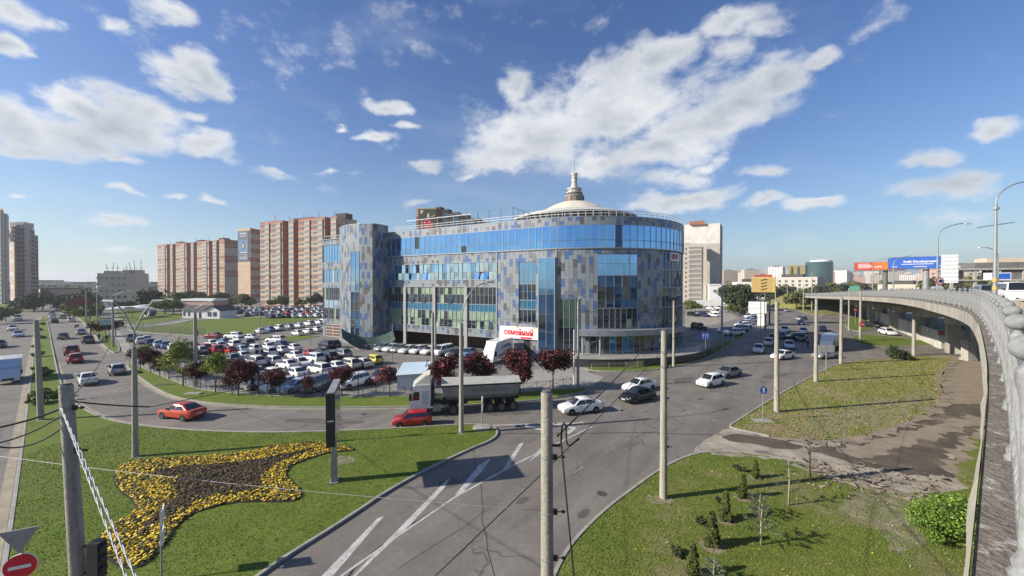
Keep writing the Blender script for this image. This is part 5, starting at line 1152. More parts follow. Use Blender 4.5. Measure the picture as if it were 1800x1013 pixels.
# torn pale tarpaulin strip hanging along the near edge
tp = MB(); n_ = 240; tz = []
for i in range(n_+1):
    s = 16.2 + 26*i/n_; w = .045 + .012*math.sin(i*.16) + .006*math.sin(i*.43); a, d = ept(s, -.03, .03); b, _ = ept(s, -.03 - w, -.30 - .03*math.sin(i*.33)); c, _ = ept(s, -.035 - w*.5, -.62 - .06*math.sin(i*.17))
    tp.v += [tuple(a - fly.location), tuple(b - fly.location), tuple(c - fly.location)]
    if i: o = 3*(i-1); tp.f += [(o,o+1,o+4,o+3),(o+1,o+2,o+5,o+4)]; tp.m += [0,0]
tp.build('edge_tarpaulin', mat('tarpaulin_cream', (.50,.47,.38), .85, col2=(.36,.335,.27), scale=5, detail=8, mottle=.15), fly, 60)
# balustrade: each post, and each cast panel
def post_mesh(n_):
    mb = MB(); mb.lathe([(.075,0),(.082,.03),(.06,.06),(.068,.10),(.04,.16),(.034,.95),(.042,1.05),(.055,1.12),(.062,1.18),(.062,1.21),(.03,1.24),(.03,1.27)], n=n_); return mb.mesh('post', RAILM, 50)
def ball_mesh(n_):
    pr_ = [(0,.0)] + [(.088*math.sin(a), .078 - .078*math.cos(a)) for a in np.linspace(.3, math.pi-.01, 9)]; return MB().lathe(pr_, n=n_).mesh('ball', RAILM, 180)
pm, bm_, pm2, bm2 = post_mesh(20), ball_mesh(24), post_mesh(8), ball_mesh(10)
def panel_mesh(L, n_, det=True):
    mb = MB(); mb.box(0,L,-.03,.03,1.13,1.19); mb.box(0,L,-.035,.035,.08,.15)
    for i in range(n_):
        x = L*(i+.5)/n_
        if det: mb.lathe([(.03,.15),(.042,.24),(.024,.34),(.036,.62),(.024,.9),(.042,1.03),(.03,1.13)], (x,0,0), 6)
        else: mb.box(x-.03,x+.03,-.03,.03,.15,1.13)
    if det: mb.box(0,L,-.02,.02,.60,.65)
    return mb.mesh('rail_panel', RAILM)
SP = 2.42; pn1, pn2 = panel_mesh(SP-.15, 13), panel_mesh(SP-.15, 10, False); idx = 0
s = min((abs(ept(k*.02)[0].y - 2.34), k*.02) for k in range(600, 1400))[1]
rest_p = MB()
while s < EC[-1] - SP:
    p, d = ept(s, .185, .0); near = s < 45; loc = p - fly.location
    po = link('post', pm if near else pm2, fly, loc); link('ball', bm_ if near else bm2, po, (0,0,1.26))
    p2, _ = ept(s + SP, .185, .0); dd = (p2 - p); ang = math.atan2(dd.y, dd.x)
    pa = link('rail_panel', pn1 if near else pn2, fly, loc + dd.normalized()*.07); pa.rotation_euler = (0, -math.asin(dd.z/dd.length), ang); pa.scale = ((dd.length-.14)/(SP-.15), 1, 1)
    s += SP; idx += 1
# piers and crossheads
for s_, g0 in ((67,0),(83,0),(100,0),(117,0),(136,0),(158,0),(185,0)):
    p, d = ept(s_, 0, 0); nrm = Vector((d.y, -d.x, 0)); zt = p.z - 1.5
    c = p + nrm*11; c.z = 0; mb = MB(); L0 = 2.4
    a = p + nrm*L0; b_ = p + nrm*20; mb.obox(((a.x+b_.x)/2 - fly.location.x, (a.y+b_.y)/2 - fly.location.y, zt-1.3), nrm, 17.6, 1.8, 1.15); mb.build('crosshead', FASC, fly)
    for k in (10, 17):
        q = p + nrm*k; MB().obox((q.x - fly.location.x, q.y - fly.location.y, -.05), nrm, 1.6, 1.6, zt-1.25).build('pier', CONC, fly)
a, b = G(1711,632), G(1760,634); q = (a+b)/2 - fly.location; MB().obox((q.x, q.y, -.05), (b-a), (b-a).length, 1.2, 5.6).build('abutment', CONC, fly); MB().obox((q.x+2, q.y+1.5, 5.5), (b-a), (b-a).length, 3, 2.9).build('bearing_block', CONCD, fly)
# grassy embankment that carries the far end of the flyover
em = MB(); o_ = Vector((146,198)); dv = Vector((.52,.85)).normalized(); nv = Vector((dv.y,-dv.x)); rows = []
for t, zt in ((-13,0.),(-2,6.0),(60,6.6),(160,4.5),(300,0.)):
    c = o_ + dv*t; k = max(zt, .1)*1.9; rows.append([(*(c - nv*(1.5+k)), 0.), (*(c - nv*1.5), zt), (*(c + nv*24), zt), (*(c + nv*(24+k)), 0.)])
for r0, r1 in zip(rows, rows[1:]):
    for j in range(3): em.quad(r0[j], r0[j+1], r1[j+1], r1[j])
tag(em.build('embankment', GRASSD), kind='structure')
# white boundary wall under the flyover
q = thing('under_bridge_wall', 'long white concrete wall standing under the flyover', 'wall', (G(1652,613).x, G(1652,613).y, 0)); a, b = G(1652,613), G(1524,557)
WP = mat('wall_panel_white', (.60,.57,.51), .85, col2=(.50,.47,.42), scale=.5, mottle=.1, coord='World'); n_ = 15
for i in range(n_):
    p0, p1 = a.lerp(b, i/n_), a.lerp(b, (i+.97)/n_); m_ = (p0+p1)/2 - q.location; MB().obox((m_.x, m_.y, -.05), (p1-p0), (p1-p0).length, .22, 3.3).build('panel', WP, q)
q2 = thing('site_fence', 'pale block wall with a small red sign at the foot of the flyover', 'wall', (*G(1655,614).xy, 0)); a, b = G(1653,613), G(1722,614)
for i in range(6):
    p0, p1 = a.lerp(b, i/6), a.lerp(b, (i+.96)/6); m_ = (p0+p1)/2 - q2.location; MB().obox((m_.x, m_.y, -.05), (p1-p0), (p1-p0).length, .25, 3.6).build('panel', WP if i < 3 else CONC, q2)
m_ = a.lerp(b, .15) - q2.location; MB().obox((m_.x-.1, m_.y-.2, 2.5), (b-a), 3.0, .06, .9).build('red_sign', mat('sign_worn_red', (.45,.09,.08), .6), q2)
q3 = thing('concrete_stub', 'short thick concrete pillar beside the flyover abutment', 'pillar', (*G(1702,634).xy, 0)); MB().box(-.6,.6,-.5,.5,-.05,3.2).build('pillar', CONC, q3); MB().box(-.75,.75,-.65,.65,-.05,.4).build('base', CONC, q3)
# traffic on the flyover (on the far side of the walkway)
for (px, d_, kind, col, lab) in ((1793,27.5,'suv','white','white car nearest the right edge on the flyover'), (1782,36,'van','white','white minivan behind the nearest white car on the flyover'), (1738,43,'suv','silver','silver four wheel drive on the flyover left of the lamp post'), (1722,55,'sedan','black','black saloon on the flyover, left of the silver four wheel drive'), (1700,62,'sedan','dark blue','dark blue saloon on the flyover, between two black cars'), (1682,74,'estate','black','black estate on the flyover near the speed limit sign'), (1662,84,'sedan','dark blue','dark blue saloon on the flyover, just right of the speed limit sign'), (1612,105,'sedan','black','black saloon far along the flyover'), (1545,150,'van','white','white van at the far end of the flyover')):
    zz = 10.3 if d_ < 40 else (10.1 if d_ < 50 else (9.9 if d_ < 60 else (9.5 if d_ < 80 else (8.9 if d_ < 100 else (8.4 if d_ < 130 else 7.2))))); p = P(px, d_)
    s_ = min(range(0, int(EC[-1])), key=lambda s__: (ept(s__)[0].xy - p.xy).length); e_, dd = ept(s_); inn = max(4.6, (p.xy - e_.xy).dot(Vector((dd.y, -dd.x)))); e2_, _ = ept(s_, min(inn, 17.)); 
    place_car(kind, col, (e2_.x, e2_.y, e_.z + .005), -dd, lab, 'traffic on the flyover', 'bridge_car')
# speed sign + strips beside the lamp on the flyover
# ------------------------------------------------------------------ poles, lamps, signs, wires
def round_pole(label, base, ztop, r0=.2, r1=.14, lean=(0,0), bracket=None, group='concrete trolleybus poles', name='concrete_pole', m_=None, bands=()):
    q = thing(name, label, 'pole', (base[0], base[1], 0), group=group); m_ = m_ or CONCP; t = Vector((lean[0], lean[1], ztop))
    MB().tube([(0,0,-.1), t*.5 + Vector((0,0,0)), t], [r0, (r0+r1)/2, r1], 20).build('shaft', m_, q, 40)
    MB().tube([t*1.0, t + Vector((0,0,.05))], [r1*.8, r1*.78], 16).build('cap', CONCD, q)
    for zf in bands:
        p = t*(zf/ztop); r = r0 + (r1-r0)*zf/ztop; hw_ = MB(); hw_.box(p.x+r, p.x+r+.10, p.y-.03, p.y+.03, zf-.04, zf+.08); hw_.tube([(p.x+r+.1,p.y,zf+.02),(p.x+r+.3,p.y,zf+.02)], .012, 5); hw_.tube([(p.x+r+.2,p.y,zf+.02),(p.x+r+.27,p.y,zf+.02)], .035, 8); hw_.build('wire_bracket', DARKM, q); MB().tube([p, p + Vector((0,0,.04))], r+.008, 20).build('clamp', STEEL, q)
    if bracket:
        kind, h, L, az = bracket
        for sg in ((1,) if kind == 'single' else (1,-1)):
            d = Vector((math.cos(az)*sg, math.sin(az)*sg, 0)); pts = [t + Vector((0,0,-.3))] + [t + d*L*(1-math.cos(a))*(1.0) * .9 + Vector((0,0,h*math.sin(a))) for a in np.linspace(.15, math.pi/2, 7)] if kind == 'single' else [t + Vector((0,0,-.2)), t + Vector((0,0,h*.35)), t + d*L*.5 + Vector((0,0,h*.75)), t + d*L + Vector((0,0,h))]
            MB().tube(pts, .05, 8).build('arm', STEEL, q, 60); e = pts[-1]; w = Vector((-d.y, d.x, 0)); hd = MB()
            hd.add([e - w*.14, e + w*.14, e + d*.75 + w*.1 + Vector((0,0,.06)), e + d*.75 - w*.1 + Vector((0,0,.06)), e - w*.1 + Vector((0,0,.14)), e + w*.1 + Vector((0,0,.14)), e + d*.7 + w*.06 + Vector((0,0,.15)), e + d*.7 - w*.06 + Vector((0,0,.15))], [(0,3,2,1),(4,5,6,7),(0,1,5,4),(1,2,6,5),(2,3,7,6),(3,0,4,7)]); hd.build('lamp_head', STEEL, q)
    return q
def gb(x, y): v = G(x, y); return (v.x, v.y)
POLE = {}
POLE['p1'] = round_pole('tall pale concrete pole on the lawn, its base ringed by bare earth', gb(1166,877), 9.4, .21, .15, bands=(2.9,7.4))
POLE['p2'] = round_pole('concrete pole nearest the round blue arrow sign on the dry grass island', gb(1365,725), 10.4, .23, .15, (-.05,0), bands=(8.6,9.2))
POLE['p3'] = round_pole('concrete pole on the kerb edge of the dry grass island, before the white van', gb(1434,672), 10.2, .23, .15)
POLE['p4'] = round_pole('concrete pole at the far corner of the dry grass island, right of the white van', gb(1478,640), 10.0, .24, .16, bands=(7,))
POLE['p5'] = round_pole('concrete pole rising beside the small dark bush below the flyover', gb(1606,625), 10.7, .26, .17)
POLE['p6'] = round_pole('concrete pole carrying a no entry sign, left of the parked white car under the flyover', gb(1512,600), 10.6, .26, .17)
POLE['p7'] = round_pole('thin pale pole on the small green verge left of the no entry sign pole', gb(1492,581), 11, .2, .13)
POLE['p8'] = round_pole('concrete pole in front of the dark plinth of the glass building', gb(1184,645), 9.6, .2, .13)
POLE['near'] = round_pole('nearest concrete pole top carrying black cables, cut by the picture bottom', (.85,9.1), 9.45, .17, .135, (-.03,0), bands=(7.9,6.6,5.5))
POLE['left'] = round_pole('leaning grey concrete pole at lower left with twisted cables fixed to its top', (-11.0,9.95), 9.4, .185, .135, (-.5,0), bands=(8.8,7.7))
POLE['m1'] = round_pole('steel lamp pole standing just above the flower bed on the lawn', gb(238,805), 7.6, .18, .14, bracket=('double',3.2,1.2,.1), name='lamp_pole')
POLE['m0'] = round_pole('dark trolley pole on the narrow grass strip between the two carriageways', gb(72,740), 8.8, .22, .16, (-.3,0))
POLE['m2'] = round_pole('concrete lamp pole with long curved arm standing on the tip of the island', gb(811,762), 8.8, .2, .15, bracket=('single',3.3,2.6,R(35)), name='lamp_pole')
POLE['c1'] = round_pole('concrete pole behind the cab of the tipper truck', gb(761,702), 9.0, .19, .14)
POLE['c2'] = round_pole('lamp pole with twin arms among the plum trees beside the car park', gb(344,681), 8.6, .24, .16, bracket=('double',1.6,2.2,.15), name='lamp_pole')
POLE['c3'] = round_pole('white twin arm lamp pole in front of the round glass corner', gb(1016,683), 10.0, .17, .12, bracket=('double',.8,1.1,.1), name='lamp_pole', m_=STEEL)
POLE['c4'] = round_pole('thin white pole close beside the twin arm lamp at the round glass corner', gb(1009,676), 6.6, .08, .06, m_=WHITEM)
POLE['c5'] = round_pole('twin arm lamp pole beyond the dark plum hedge on the left verge', gb(199,611), 9.3, .2, .14, bracket=('double',1.4,2.2,.2), name='lamp_pole')
POLE['c6'] = round_pole('far twin arm lamp pole near the roadside hoarding on the left verge', gb(171,575), 10.6, .2, .14, bracket=('double',1.4,2.2,.2), name='lamp_pole')
POLE['c7'] = round_pole('dark pole right of the roadside hoarding on the left verge', gb(152,570), 10, .2, .14)
POLE['r1'] = round_pole('tall twin headed lamp pole at the edge of the right hand car park', gb(1269,612), 11.5, .2, .14, bracket=('double',1.0,1.3,.3), name='lamp_pole', m_=STEEL)
POLE['r2'] = round_pole('pole with a small curved lamp right of the yellow advertising box', gb(1363,562), 11.5, .2, .14, bracket=('single',2.,2.,R(150)), name='lamp_pole')
POLE['r3'] = round_pole('tall lamp pole on the green verge under the green tower', gb(1427,546), 17, .22, .14, bracket=('single',1.5,3,R(20)), name='lamp_pole')
POLE['r4'] = round_pole('thin pole beside the far white bus', gb(1384,538), 12, .2, .14)
POLE['r5'] = round_pole('thin pole in front of the big roadside tree', gb(1412,548), 12, .2, .14)
for i, (x, y, h) in enumerate(((457,640,9.5),(541,641,9),(690,640,6),(112,640,0),(1344,590,10),(1337,596,10))):
    if h: round_pole(['thin grey post among the parked cars, left of the yellow car','slim white lamp post beside the car row nearest the building','small post by the building arcade','','dark post beside the grey booth','dark bare post among the parked cars at the right'][i], gb(x, y) if i not in (1,) else gb(545,607), h if i != 1 else 8, .08, .06, m_=STEEL, group='thin car park posts', name='thin_post')
# flyover lamps
def fly_lamp(label, X, Y, z0, ztop, arm, sgn, r=.15):
    q = thing('flyover_lamp', label, 'lamp post', (X, Y, z0), group='lamp posts on the flyover'); h = ztop - z0
    MB().tube([(0,0,0),(0,0,h*.82)], [r, r*.55], 12).build('post', STEEL, q, 40)
    MB().tube([(0,0,h*.8)] + [(sgn*arm*(1-math.cos(a)), 0, h*(.82+.18*math.sin(a))) for a in np.linspace(.1, 1.4, 7)] , .055, 8).build('arm', STEEL, q, 60)
    x = sgn*arm*.83; MB().box(min(x, x+sgn*.9), max(x, x+sgn*.9), -.15, .15, h*.985, h*1.0).build('lamp_head', WHITEM, q); return q
nl = fly_lamp('tall lamp post with a crossbar at the right edge of the flyover', 40.2, 32.2, 10.3, 20.6, 3.2, 1, .15)
MB().beam((-1.6,0,6.4),(1.9,.3,6.9),.06).build('crossbar', STEEL, nl); MB().tube([(0,0,7.9),(0,0,8.1)], .2, 10).build('collar', STEEL, nl)
for z in (1.2, 1.9): MB().tube([(0,0,z),(0,0,z+.35)], .165, 12).build('yellow_wrap', YB, nl)
l2 = fly_lamp('curved lamp post on the flyover carrying a white panel and a speed limit sign', 54.2, 49.3, 9.95, 19.8, 4.0, 1, .13)
fly_lamp('lamp post on the flyover in front of the blue billboard', 69.5, 70.5, 9.4, 17.2, 4.0, 1, .13); fly_lamp('lamp post on the flyover left of the orange billboard', 97, 104, 8.4, 19, 4.5, 1, .14)
fly_lamp('lamp post on the opposite side of the flyover, left of the blue road sign', 76, 60.5, 9.9, 17.8, 2.6, -1, .12)
# speed sign
mb = MB().lathe([(0,0),(.42,0)], (0,0,0), 24, 0, 'y'); 
sp = thing('speed_sign', 'round white speed limit sign reading 40 on the flyover lamp post', 'sign', (54.2, 49.0, 12.4))
MB().lathe([(.5,.03),(.5,-.03),(0,-.03)], (0,0,0), 24, axis='y').build('rim', RED, sp); MB().lathe([(.40,.0),(0,.0)], (0,-.045,0), 24, axis='y').build('face', WSIGN, sp); put_text('40', .5, DARKM, sp, (0,-.06,0), (1,0,0), bold=.02)
MB().box(-1.0,.3,-.03,.03,-1.0,-.65).build('plate', WSIGN, sp)
wb = thing('roadside_screen', 'tall white slatted back of a roadside panel behind the flyover lamp post', 'panel', (60.5, 53.5, 12.2), R(-30)); MB().box(-.8,.8,-.1,.1,0,3.9).build('board', WHITEM, wb)
for i in range(7): MB().box(-.8,.8,-.13,-.1,.25+.55*i,.29+.55*i).build('rib', STEEL, wb)
bs_ = thing('blue_road_sign', 'small blue and white road sign beyond the flyover traffic', 'sign', (84, 67, 11.2), R(-30)); MB().box(-1.6,1.6,-.05,.05,1.6,2.8).build('board', WSIGN, bs_); MB().box(-.6,1.5,-.08,-.05,1.7,2.7).build('blue_field', mat('sign_blue', (.02,.10,.45), .5), bs_); MB().beam((0,.1,-1.3),(0,.1,2.7),.12).build('post', STEEL, bs_)
# billboards
def billboard(label, px, py_t, py_b, d, w, col_m, colname, yaw, pole_m, pbase=-1.):
    p = P(px, d); zt = 12 + (500-py_t)*d/F; zb = 12 + (500-py_b)*d/F; q = thing('billboard', label, 'billboard', (p.x, p.y, 0), yaw)
    MB().box(-w/2,w/2,-.5,.5,zb,zt).build('frame', CONCD, q); MB().box(-w/2+.05,w/2-.05,-.56,-.5,zb+.08,zt-.08).build('poster', col_m, q); MB().tube([(w*.12,0,0),(w*.12,0,zb)], .75, 16).build('column', pole_m, q)
    MB().box(-w/2,w/2,-1.2,-.6,zb-.35,zb-.25).build('catwalk', DARKM, q); return q, zb, zt
bq1, zb, zt = billboard('wide blue billboard with white lettering above the flyover', 1614, 451.5, 472.5, 123, 14.0, mat('poster_blue', (.035,.13,.50), .5, col2=(.03,.11,.43), scale=.3), 'blue', R(-38), STEEL)
put_text('Swift Development', 1.0, WSIGN, bq1, (.2,-.62,(zb+zt)/2+.35), (1,0,0), bold=.03, squeeze=.95)
for x0, x1, z in ((-3.9,3.2,-.45),(-1.2,1.8,-1.25),(4.4,6.2,-1.15),(-6.2,-4.9,-1.2)): MB().box(x0,x1,-.60,-.57,(zb+zt)/2+z-.09,(zb+zt)/2+z+.09).build('text_line', WSIGN, bq1)
bq2, zb, zt = billboard('wide orange and red billboard left of the blue one', 1545, 461, 475, 150, 14.5, mat('poster_red', (.55,.06,.03), .5), 'orange', R(-36), CONCD)
zm = (zb+zt)/2; MB().box(-1.5,5,-.60,-.57,zb+.12,zt-.12).build('orange_field', mat('poster_orange', (.68,.25,.03), .5, col2=(.62,.12,.03), scale=.2), bq2)
for z in (.85,.35,-.15,-.6): MB().box(-6.2,-6.2+4.4-abs(z)*1.2,-.62,-.59,zm+z-.1,zm+z+.1).build('text_line', WSIGN, bq2)
put_text('4,45%', .9, WSIGN, bq2, (-.4,-.64,zm-.3), (1,0,0), bold=.02)
MB().lathe([(1.25,.0),(0,.0)], (3.9,-.63,zm-.05), 20, axis='y').build('printed_disc', mat('print_dark', (.06,.03,.02), .6), bq2); MB().lathe([(.5,.0),(0,.0)], (3.9,-.66,zm-.5), 16, axis='y').build('printed_spot', WSIGN, bq2)
# hoarding on the left verge
q = thing('roadside_hoarding', 'dark red roadside hoarding between trees on the left verge', 'hoarding', (*gb(140,566), 0), R(38)); MB().box(-2.6,2.6,-.1,.1,5.3,7.6).build('board', mat('hoarding_red', (.20,.06,.05), .7), q)
for x in (-2.2,2.2): MB().beam((x,0,-.05),(x,0,5.3),.18).build('post', DARKM, q)
q = thing('green_road_sign', 'pale green direction sign on a post over the left verge', 'sign', (*gb(186,600), 0), R(38)); MB().box(-.9,.9,-.04,.04,3.4,4.6).build('board', mat('sign_green_pale', (.35,.48,.42), .6), q); MB().beam((0,.06,-.05),(0,.06,4.5),.09).build('post', STEEL, q)
# city-light display box seen almost edge on
q = thing('display_board', 'freestanding dark advertising board seen nearly edge on beside the flower bed', 'billboard', (-10.75, 23.3, .1), math.atan2(-3.0, 1.0))
L_ = 3.25; MB().box(-L_/2,L_/2,-.17,.17,2.72,5.68).build('case', mat('case_grey', (.16,.165,.17), .4, .4), q); MB().box(-L_/2+.12,L_/2-.12,.17,.20,2.86,5.54).build('poster_face', mat('poster_glass', (.14,.17,.16), .08, spec=1., col2=(.22,.25,.24), scale=.9), q)
MB().box(-L_/2+.12,L_/2-.12,-.20,-.17,2.86,5.54).build('poster_face', MATS['poster_glass'], q)
MB().box(L_/2,L_/2+.06,-.24,.24,2.70,5.72).build('edge_panel', DARKM, q); MB().box(L_/2+.06,L_/2+.085,-.16,.16,4.15,4.22).build('edge_joint', WHITEM, q); MB().box(-L_/2-.02,L_/2+.05,-.20,.20,5.68,5.80).build('top_cover', STEEL, q)
MB().add([(-.28,-.16,0),(.28,-.16,0),(.28,.16,0),(-.28,.16,0),(-.24,-.13,2.72),(.24,-.13,2.72),(.24,.13,2.72),(-.24,.13,2.72)], [(0,1,5,4),(1,2,6,5),(2,3,7,6),(3,0,4,7)]).build('stem', STEEL, q); MB().box(-.42,.42,-.24,.24,-.06,.06).build('foot', STEEL, q)
# signs
BLUES = mat('sign_blue', (.02,.10,.45), .5)
def post_sign(label, base, h, r=.03, name='road_sign'):
    q = thing(name, label, 'sign', (*base, 0)); MB().tube([(0,0,-.1),(0,0,h)], r, 10).build('post', STEEL, q, 60); return q
q = post_sign('round blue arrow sign under a give way triangle at the tip of the dry island', gb(1341,741), 3.7, .035)
MB().lathe([(.32,.02),(.32,-.02),(0,-.02)], (0,-.06,2.75), 20, axis='y').build('blue_disc', BLUES, q); MB().add([(-.42,-.04,3.65),(.42,-.04,3.65),(0,-.04,2.98),(-.42,-.08,3.65),(.42,-.08,3.65),(0,-.08,2.98)], [(0,1,2),(5,4,3),(0,2,5,3),(2,1,4,5),(1,0,3,4)]).build('give_way', STEEL, q); MB().box(-.75,.75,-.55,.55,.0,.10).build('concrete_foot', KERB, q)
MB().add([(-.06,-.087,2.55),(.06,-.087,2.55),(.06,-.087,2.85),(.14,-.087,2.85),(0,-.087,3.0),(-.14,-.087,2.85),(-.06,-.087,2.85)], [(0,1,2,3,4,5,6)]).build('arrow', WSIGN, q)
q = post_sign('road sign seen edge on with round concrete foot at the island tip', gb(847,754), 2.7, .045)
MB().lathe([(.36,.02),(.36,-.02),(0,-.02)], (0,0,0), 20, axis='x').build('disc', WSIGN, q).location = (.06,0,2.35); MB().box(.04,.08,-.3,.3,1.5,1.95).build('plate', WSIGN, q); MB().lathe([(.75,-.02),(.75,.16),(0,.2)], (0,0,0), 24).build('concrete_foot', KERB, q)
q = post_sign('slim post with two white signs seen edge on in the flower bed', (G(284,1026).x, G(284,1026).y), 3.05, .035); q.rotation_euler = (0,0,R(37))
MB().box(.02,.06,-.1,.52,2.35,2.95).build('plate', WSIGN, q); MB().box(.02,.06,-.1,.42,1.55,2.15).build('plate', WSIGN, q)
X_, Y_ = (33-900)/F*11.6, 11.6; q = post_sign('red no entry sign below a grey triangular sign back at lower left', (X_, Y_), 4.6, .035)
rt = R(25)
o = MB().lathe([(.36,.02),(.36,-.015),(0,-.015)], (0,0,0), 28, axis='y').build('red_disc', RED, q); o.location = (.02,-.06,3.52); o.rotation_euler = (0,0,rt); o = MB().box(-.24,.24,-.025,-.016,-.05,.05).build('white_bar', WSIGN, q); o.location = (.02,-.065,3.52); o.rotation_euler = (0,0,rt)
o = MB().lathe([(.375,.03),(.375,-.01)], (0,0,0), 28, axis='y').build('rim', WSIGN, q); o.location = (.02,-.055,3.52); o.rotation_euler = (0,0,rt)
o = MB().add([(-.43,.02,.72),(.43,.02,.72),(0,.02,0),(-.43,-.02,.72),(.43,-.02,.72),(0,-.02,0)], [(0,1,2),(5,4,3),(0,2,5,3),(2,1,4,5),(1,0,3,4)]).build('triangle_back', STEEL, q); o.location = (.0,-.06,3.92); o.rotation_euler = (0,0,rt)
q = post_sign('blue lane sign with white arrows beside the railing of the glass building', gb(1240,630), 4.2, .05); q.scale = (.68,.68,1.0); MB().box(-.95,.95,-.04,.0,3.1,4.2).build('board', BLUES, q)
for x in (-.55,0,.5): MB().add([(x-.05,-.045,3.25),(x+.05,-.045,3.25),(x+.05,-.045,3.75),(x+.16,-.045,3.75),(x,-.045,4.05),(x-.16,-.045,3.75),(x-.05,-.045,3.75)], [(0,1,2,3,4,5,6)]).build('arrow', WSIGN, q)
q = post_sign('plain pale signboard seen from behind at the kerb before the white van', gb(1452,653), 3.6, .05); MB().box(-1.1,1.1,-.04,.0,2.6,3.6).build('board', mat('board_back', (.42,.45,.42), .6), q)
for (x, y, z, lab) in ((1512,575,3.6,'red no entry sign on the concrete pole under the flyover'), (1502,553,4.6,'small red no entry sign farther under the flyover')):
    p = G(x, 600) if y == 575 else G(x, 572); q = thing('no_entry_sign', lab, 'sign', (p.x, p.y-.35, z)); MB().lathe([(.55,.02),(.55,-.02),(0,-.02)], (0,0,0), 20, axis='y').build('disc', RED, q); MB().box(-.36,.36,-.035,-.022,-.09,.09).build('bar', WSIGN, q)
    if y == 553: MB().beam((0,.06,-z),(0,.06,.4),.09).build('post', STEEL, q)
# traffic light hanging on the left pole
q = thing('traffic_light', 'black traffic light seen from behind on the leaning left pole', 'traffic light', (-10.75, 9.95, 4.4)); MB().box(-.14,.14,-.12,.12,0,.95).build('housing', DARKM, q); MB().box(-.35,-.14,-.03,.03,.1,.14).build('bracket', DARKM, q); MB().box(-.35,-.14,-.03,.03,.8,.84).build('bracket', DARKM, q)
for z in (.2,.48,.76): MB().box(.14,.2,-.08,.08,z-.02,z+.10).build('visor', DARKM, q)
# ------------------------------------------------------------------ wires
CABLE = mat('cable_black', (.015,.015,.016), .6); CABG = mat('cable_grey', (.30,.30,.29), .5, .3)
def wire(label, a, b, r=.018, sag=.3, m_=CABLE, n_=18, name='cable', twist=0.):
    a, b = Vector(a), Vector(b); pts = [a.lerp(b, i/n_) - Vector((0,0,sag*4*(i/n_)*(1-i/n_))) for i in range(n_+1)]; o = MB().tube(pts, r, 5).build(name, m_, None, 180); tag(o, label, 'cable', 'overhead cables'); return o
tl = Vector((-11.5, 9.95, 9.3)); tn = Vector((.82, 9.1, 0))
wire('black cable bundle running from the leaning left pole out of the left edge', tl + Vector((0,0,-.45)), P(-60, 9.0, 8.55), .026, .10); wire('thin black cable below the thick bundle at the left edge', tl + Vector((0,0,-.6)), P(-60, 9.0, 8.2), .02, .2)
wire('slack black cable looping left of the leaning pole', tl + Vector((0,0,-.9)), P(-60, 9.2, 8.4), .02, .45)
wire('black cable running from the leaning left pole toward the far avenue poles', tl + Vector((0,0,-.35)), Vector((-28, 27, 8.0)), .018, .3)
wire('second black cable running toward the median from the leaning left pole', tl + Vector((0,0,-.3)), P(262, 11.5, 12-216*11.5/F), .02, .03)
wire('thin black cable continuing right from the leaning left pole to the island lamp', P(262, 11.5, 12-216*11.5/F), Vector((-4.1, 31, 8.2)), .012, .3)
CW = mat('cable_white', (.36,.37,.38), .5)
for k, (px, lab) in enumerate(((250,'left twisted white cable hanging from the leaning left pole'), (272,'right twisted white cable hanging from the leaning left pole'))):
    mb = MB(); a = tl + Vector((.05,-.15,-.45)); b = P(px, 5.6, 7.0)
    for ph in (0, math.pi):
        mb.tube([a.lerp(b, i/70) + Vector((.017*math.cos(i*.9+ph), 0, .017*math.sin(i*.9+ph))) for i in range(71)], .011, 5)
    tag(mb.build('cable', CW, None, 180), lab, 'cable', 'twisted white cables')
wire('thin pale wire crossing low in front of the flower bed to the nearest pole', P(-30, 11.5, 12-300*11.5/F), Vector((tn.x-.1, tn.y, 12-400*tn.y/F)), .008, .12, CABG, 24)
wire('black cable running from the nearest pole up toward the round glass corner', Vector((tn.x+.25, tn.y, 12-268*tn.y/F)), P(1180, 45, 9.0), .022, .5)
wire('long thin black cable crossing the wide road behind the nearest pole', P(760, 8, 12-520*8/F), P(1165, 21.6, 8.3), .014, .15); wire('black cable hanging down the right side of the nearest pole', P(985, 8.9, 12-262*8.9/F), P(1012, 8.0, 12-540*8/F), .02, .05)
for (a, b, lab) in ((('p1',8.9),('p2',9.6),'cable between the lawn pole and the arrow sign pole'),(('p2',9.6),('p3',9.5),'cable from the arrow sign pole to the kerb pole'),(('p3',9.3),('p4',9.3),'cable between the two kerb poles on the dry island'),(('p8',8.6),('c3',9),'thin cable across the round glass corner'),(('p1',8.4),('c3',8.6),'span wire from the lawn pole to the twin arm lamp'),(('c1',8.2),('c3',8.8),'cable passing over the tipper truck'),(('c1',8.6),('m2',8.4),'short span wire over the tipper truck cab'),(('m1',7.2),('m0',8.2),'span wire over the left carriageway lawn'),(('m1',7.4),('c2',8.2),'span wire over the right carriageway'),(('c3',8.9),('p2',9.9),'long span wire over the crossing'),(('p8',9.2),('r1',9.5),'cable in front of the car park at the right'),(('p2',9.9),('r1',10),'cable over the queue of cars'),(('p5',9.8),('p6',9.8),'cable between the poles under the flyover')):
    A_, B_ = POLE[a[0]].location, POLE[b[0]].location; wire(lab, (A_.x, A_.y, a[1]), (B_.x, B_.y, b[1]), .014, .35)
# coil and clamps on the nearest pole
q = thing('cable_loop', 'looped black cable end strapped to the nearest concrete pole', 'cable', (1.18, 9.05, 8.2)); MB().tube([Vector(v) for v in ((-.2,0,0),(-.06,0,.0),(-.02,0,.15),(-.015,0,.35),(.0,0,.48),(.04,0,.55),(.08,0,.48),(.095,0,.3),(.10,0,.12),(.13,0,.03),(.19,0,.01),(.28,.05,.06),(.42,.1,.13))], .02, 7).build('loop', CABLE, q, 180)
MB().beam((-.3,0,.02),(.0,0,.02),.05).build('hook', DARKM, q)
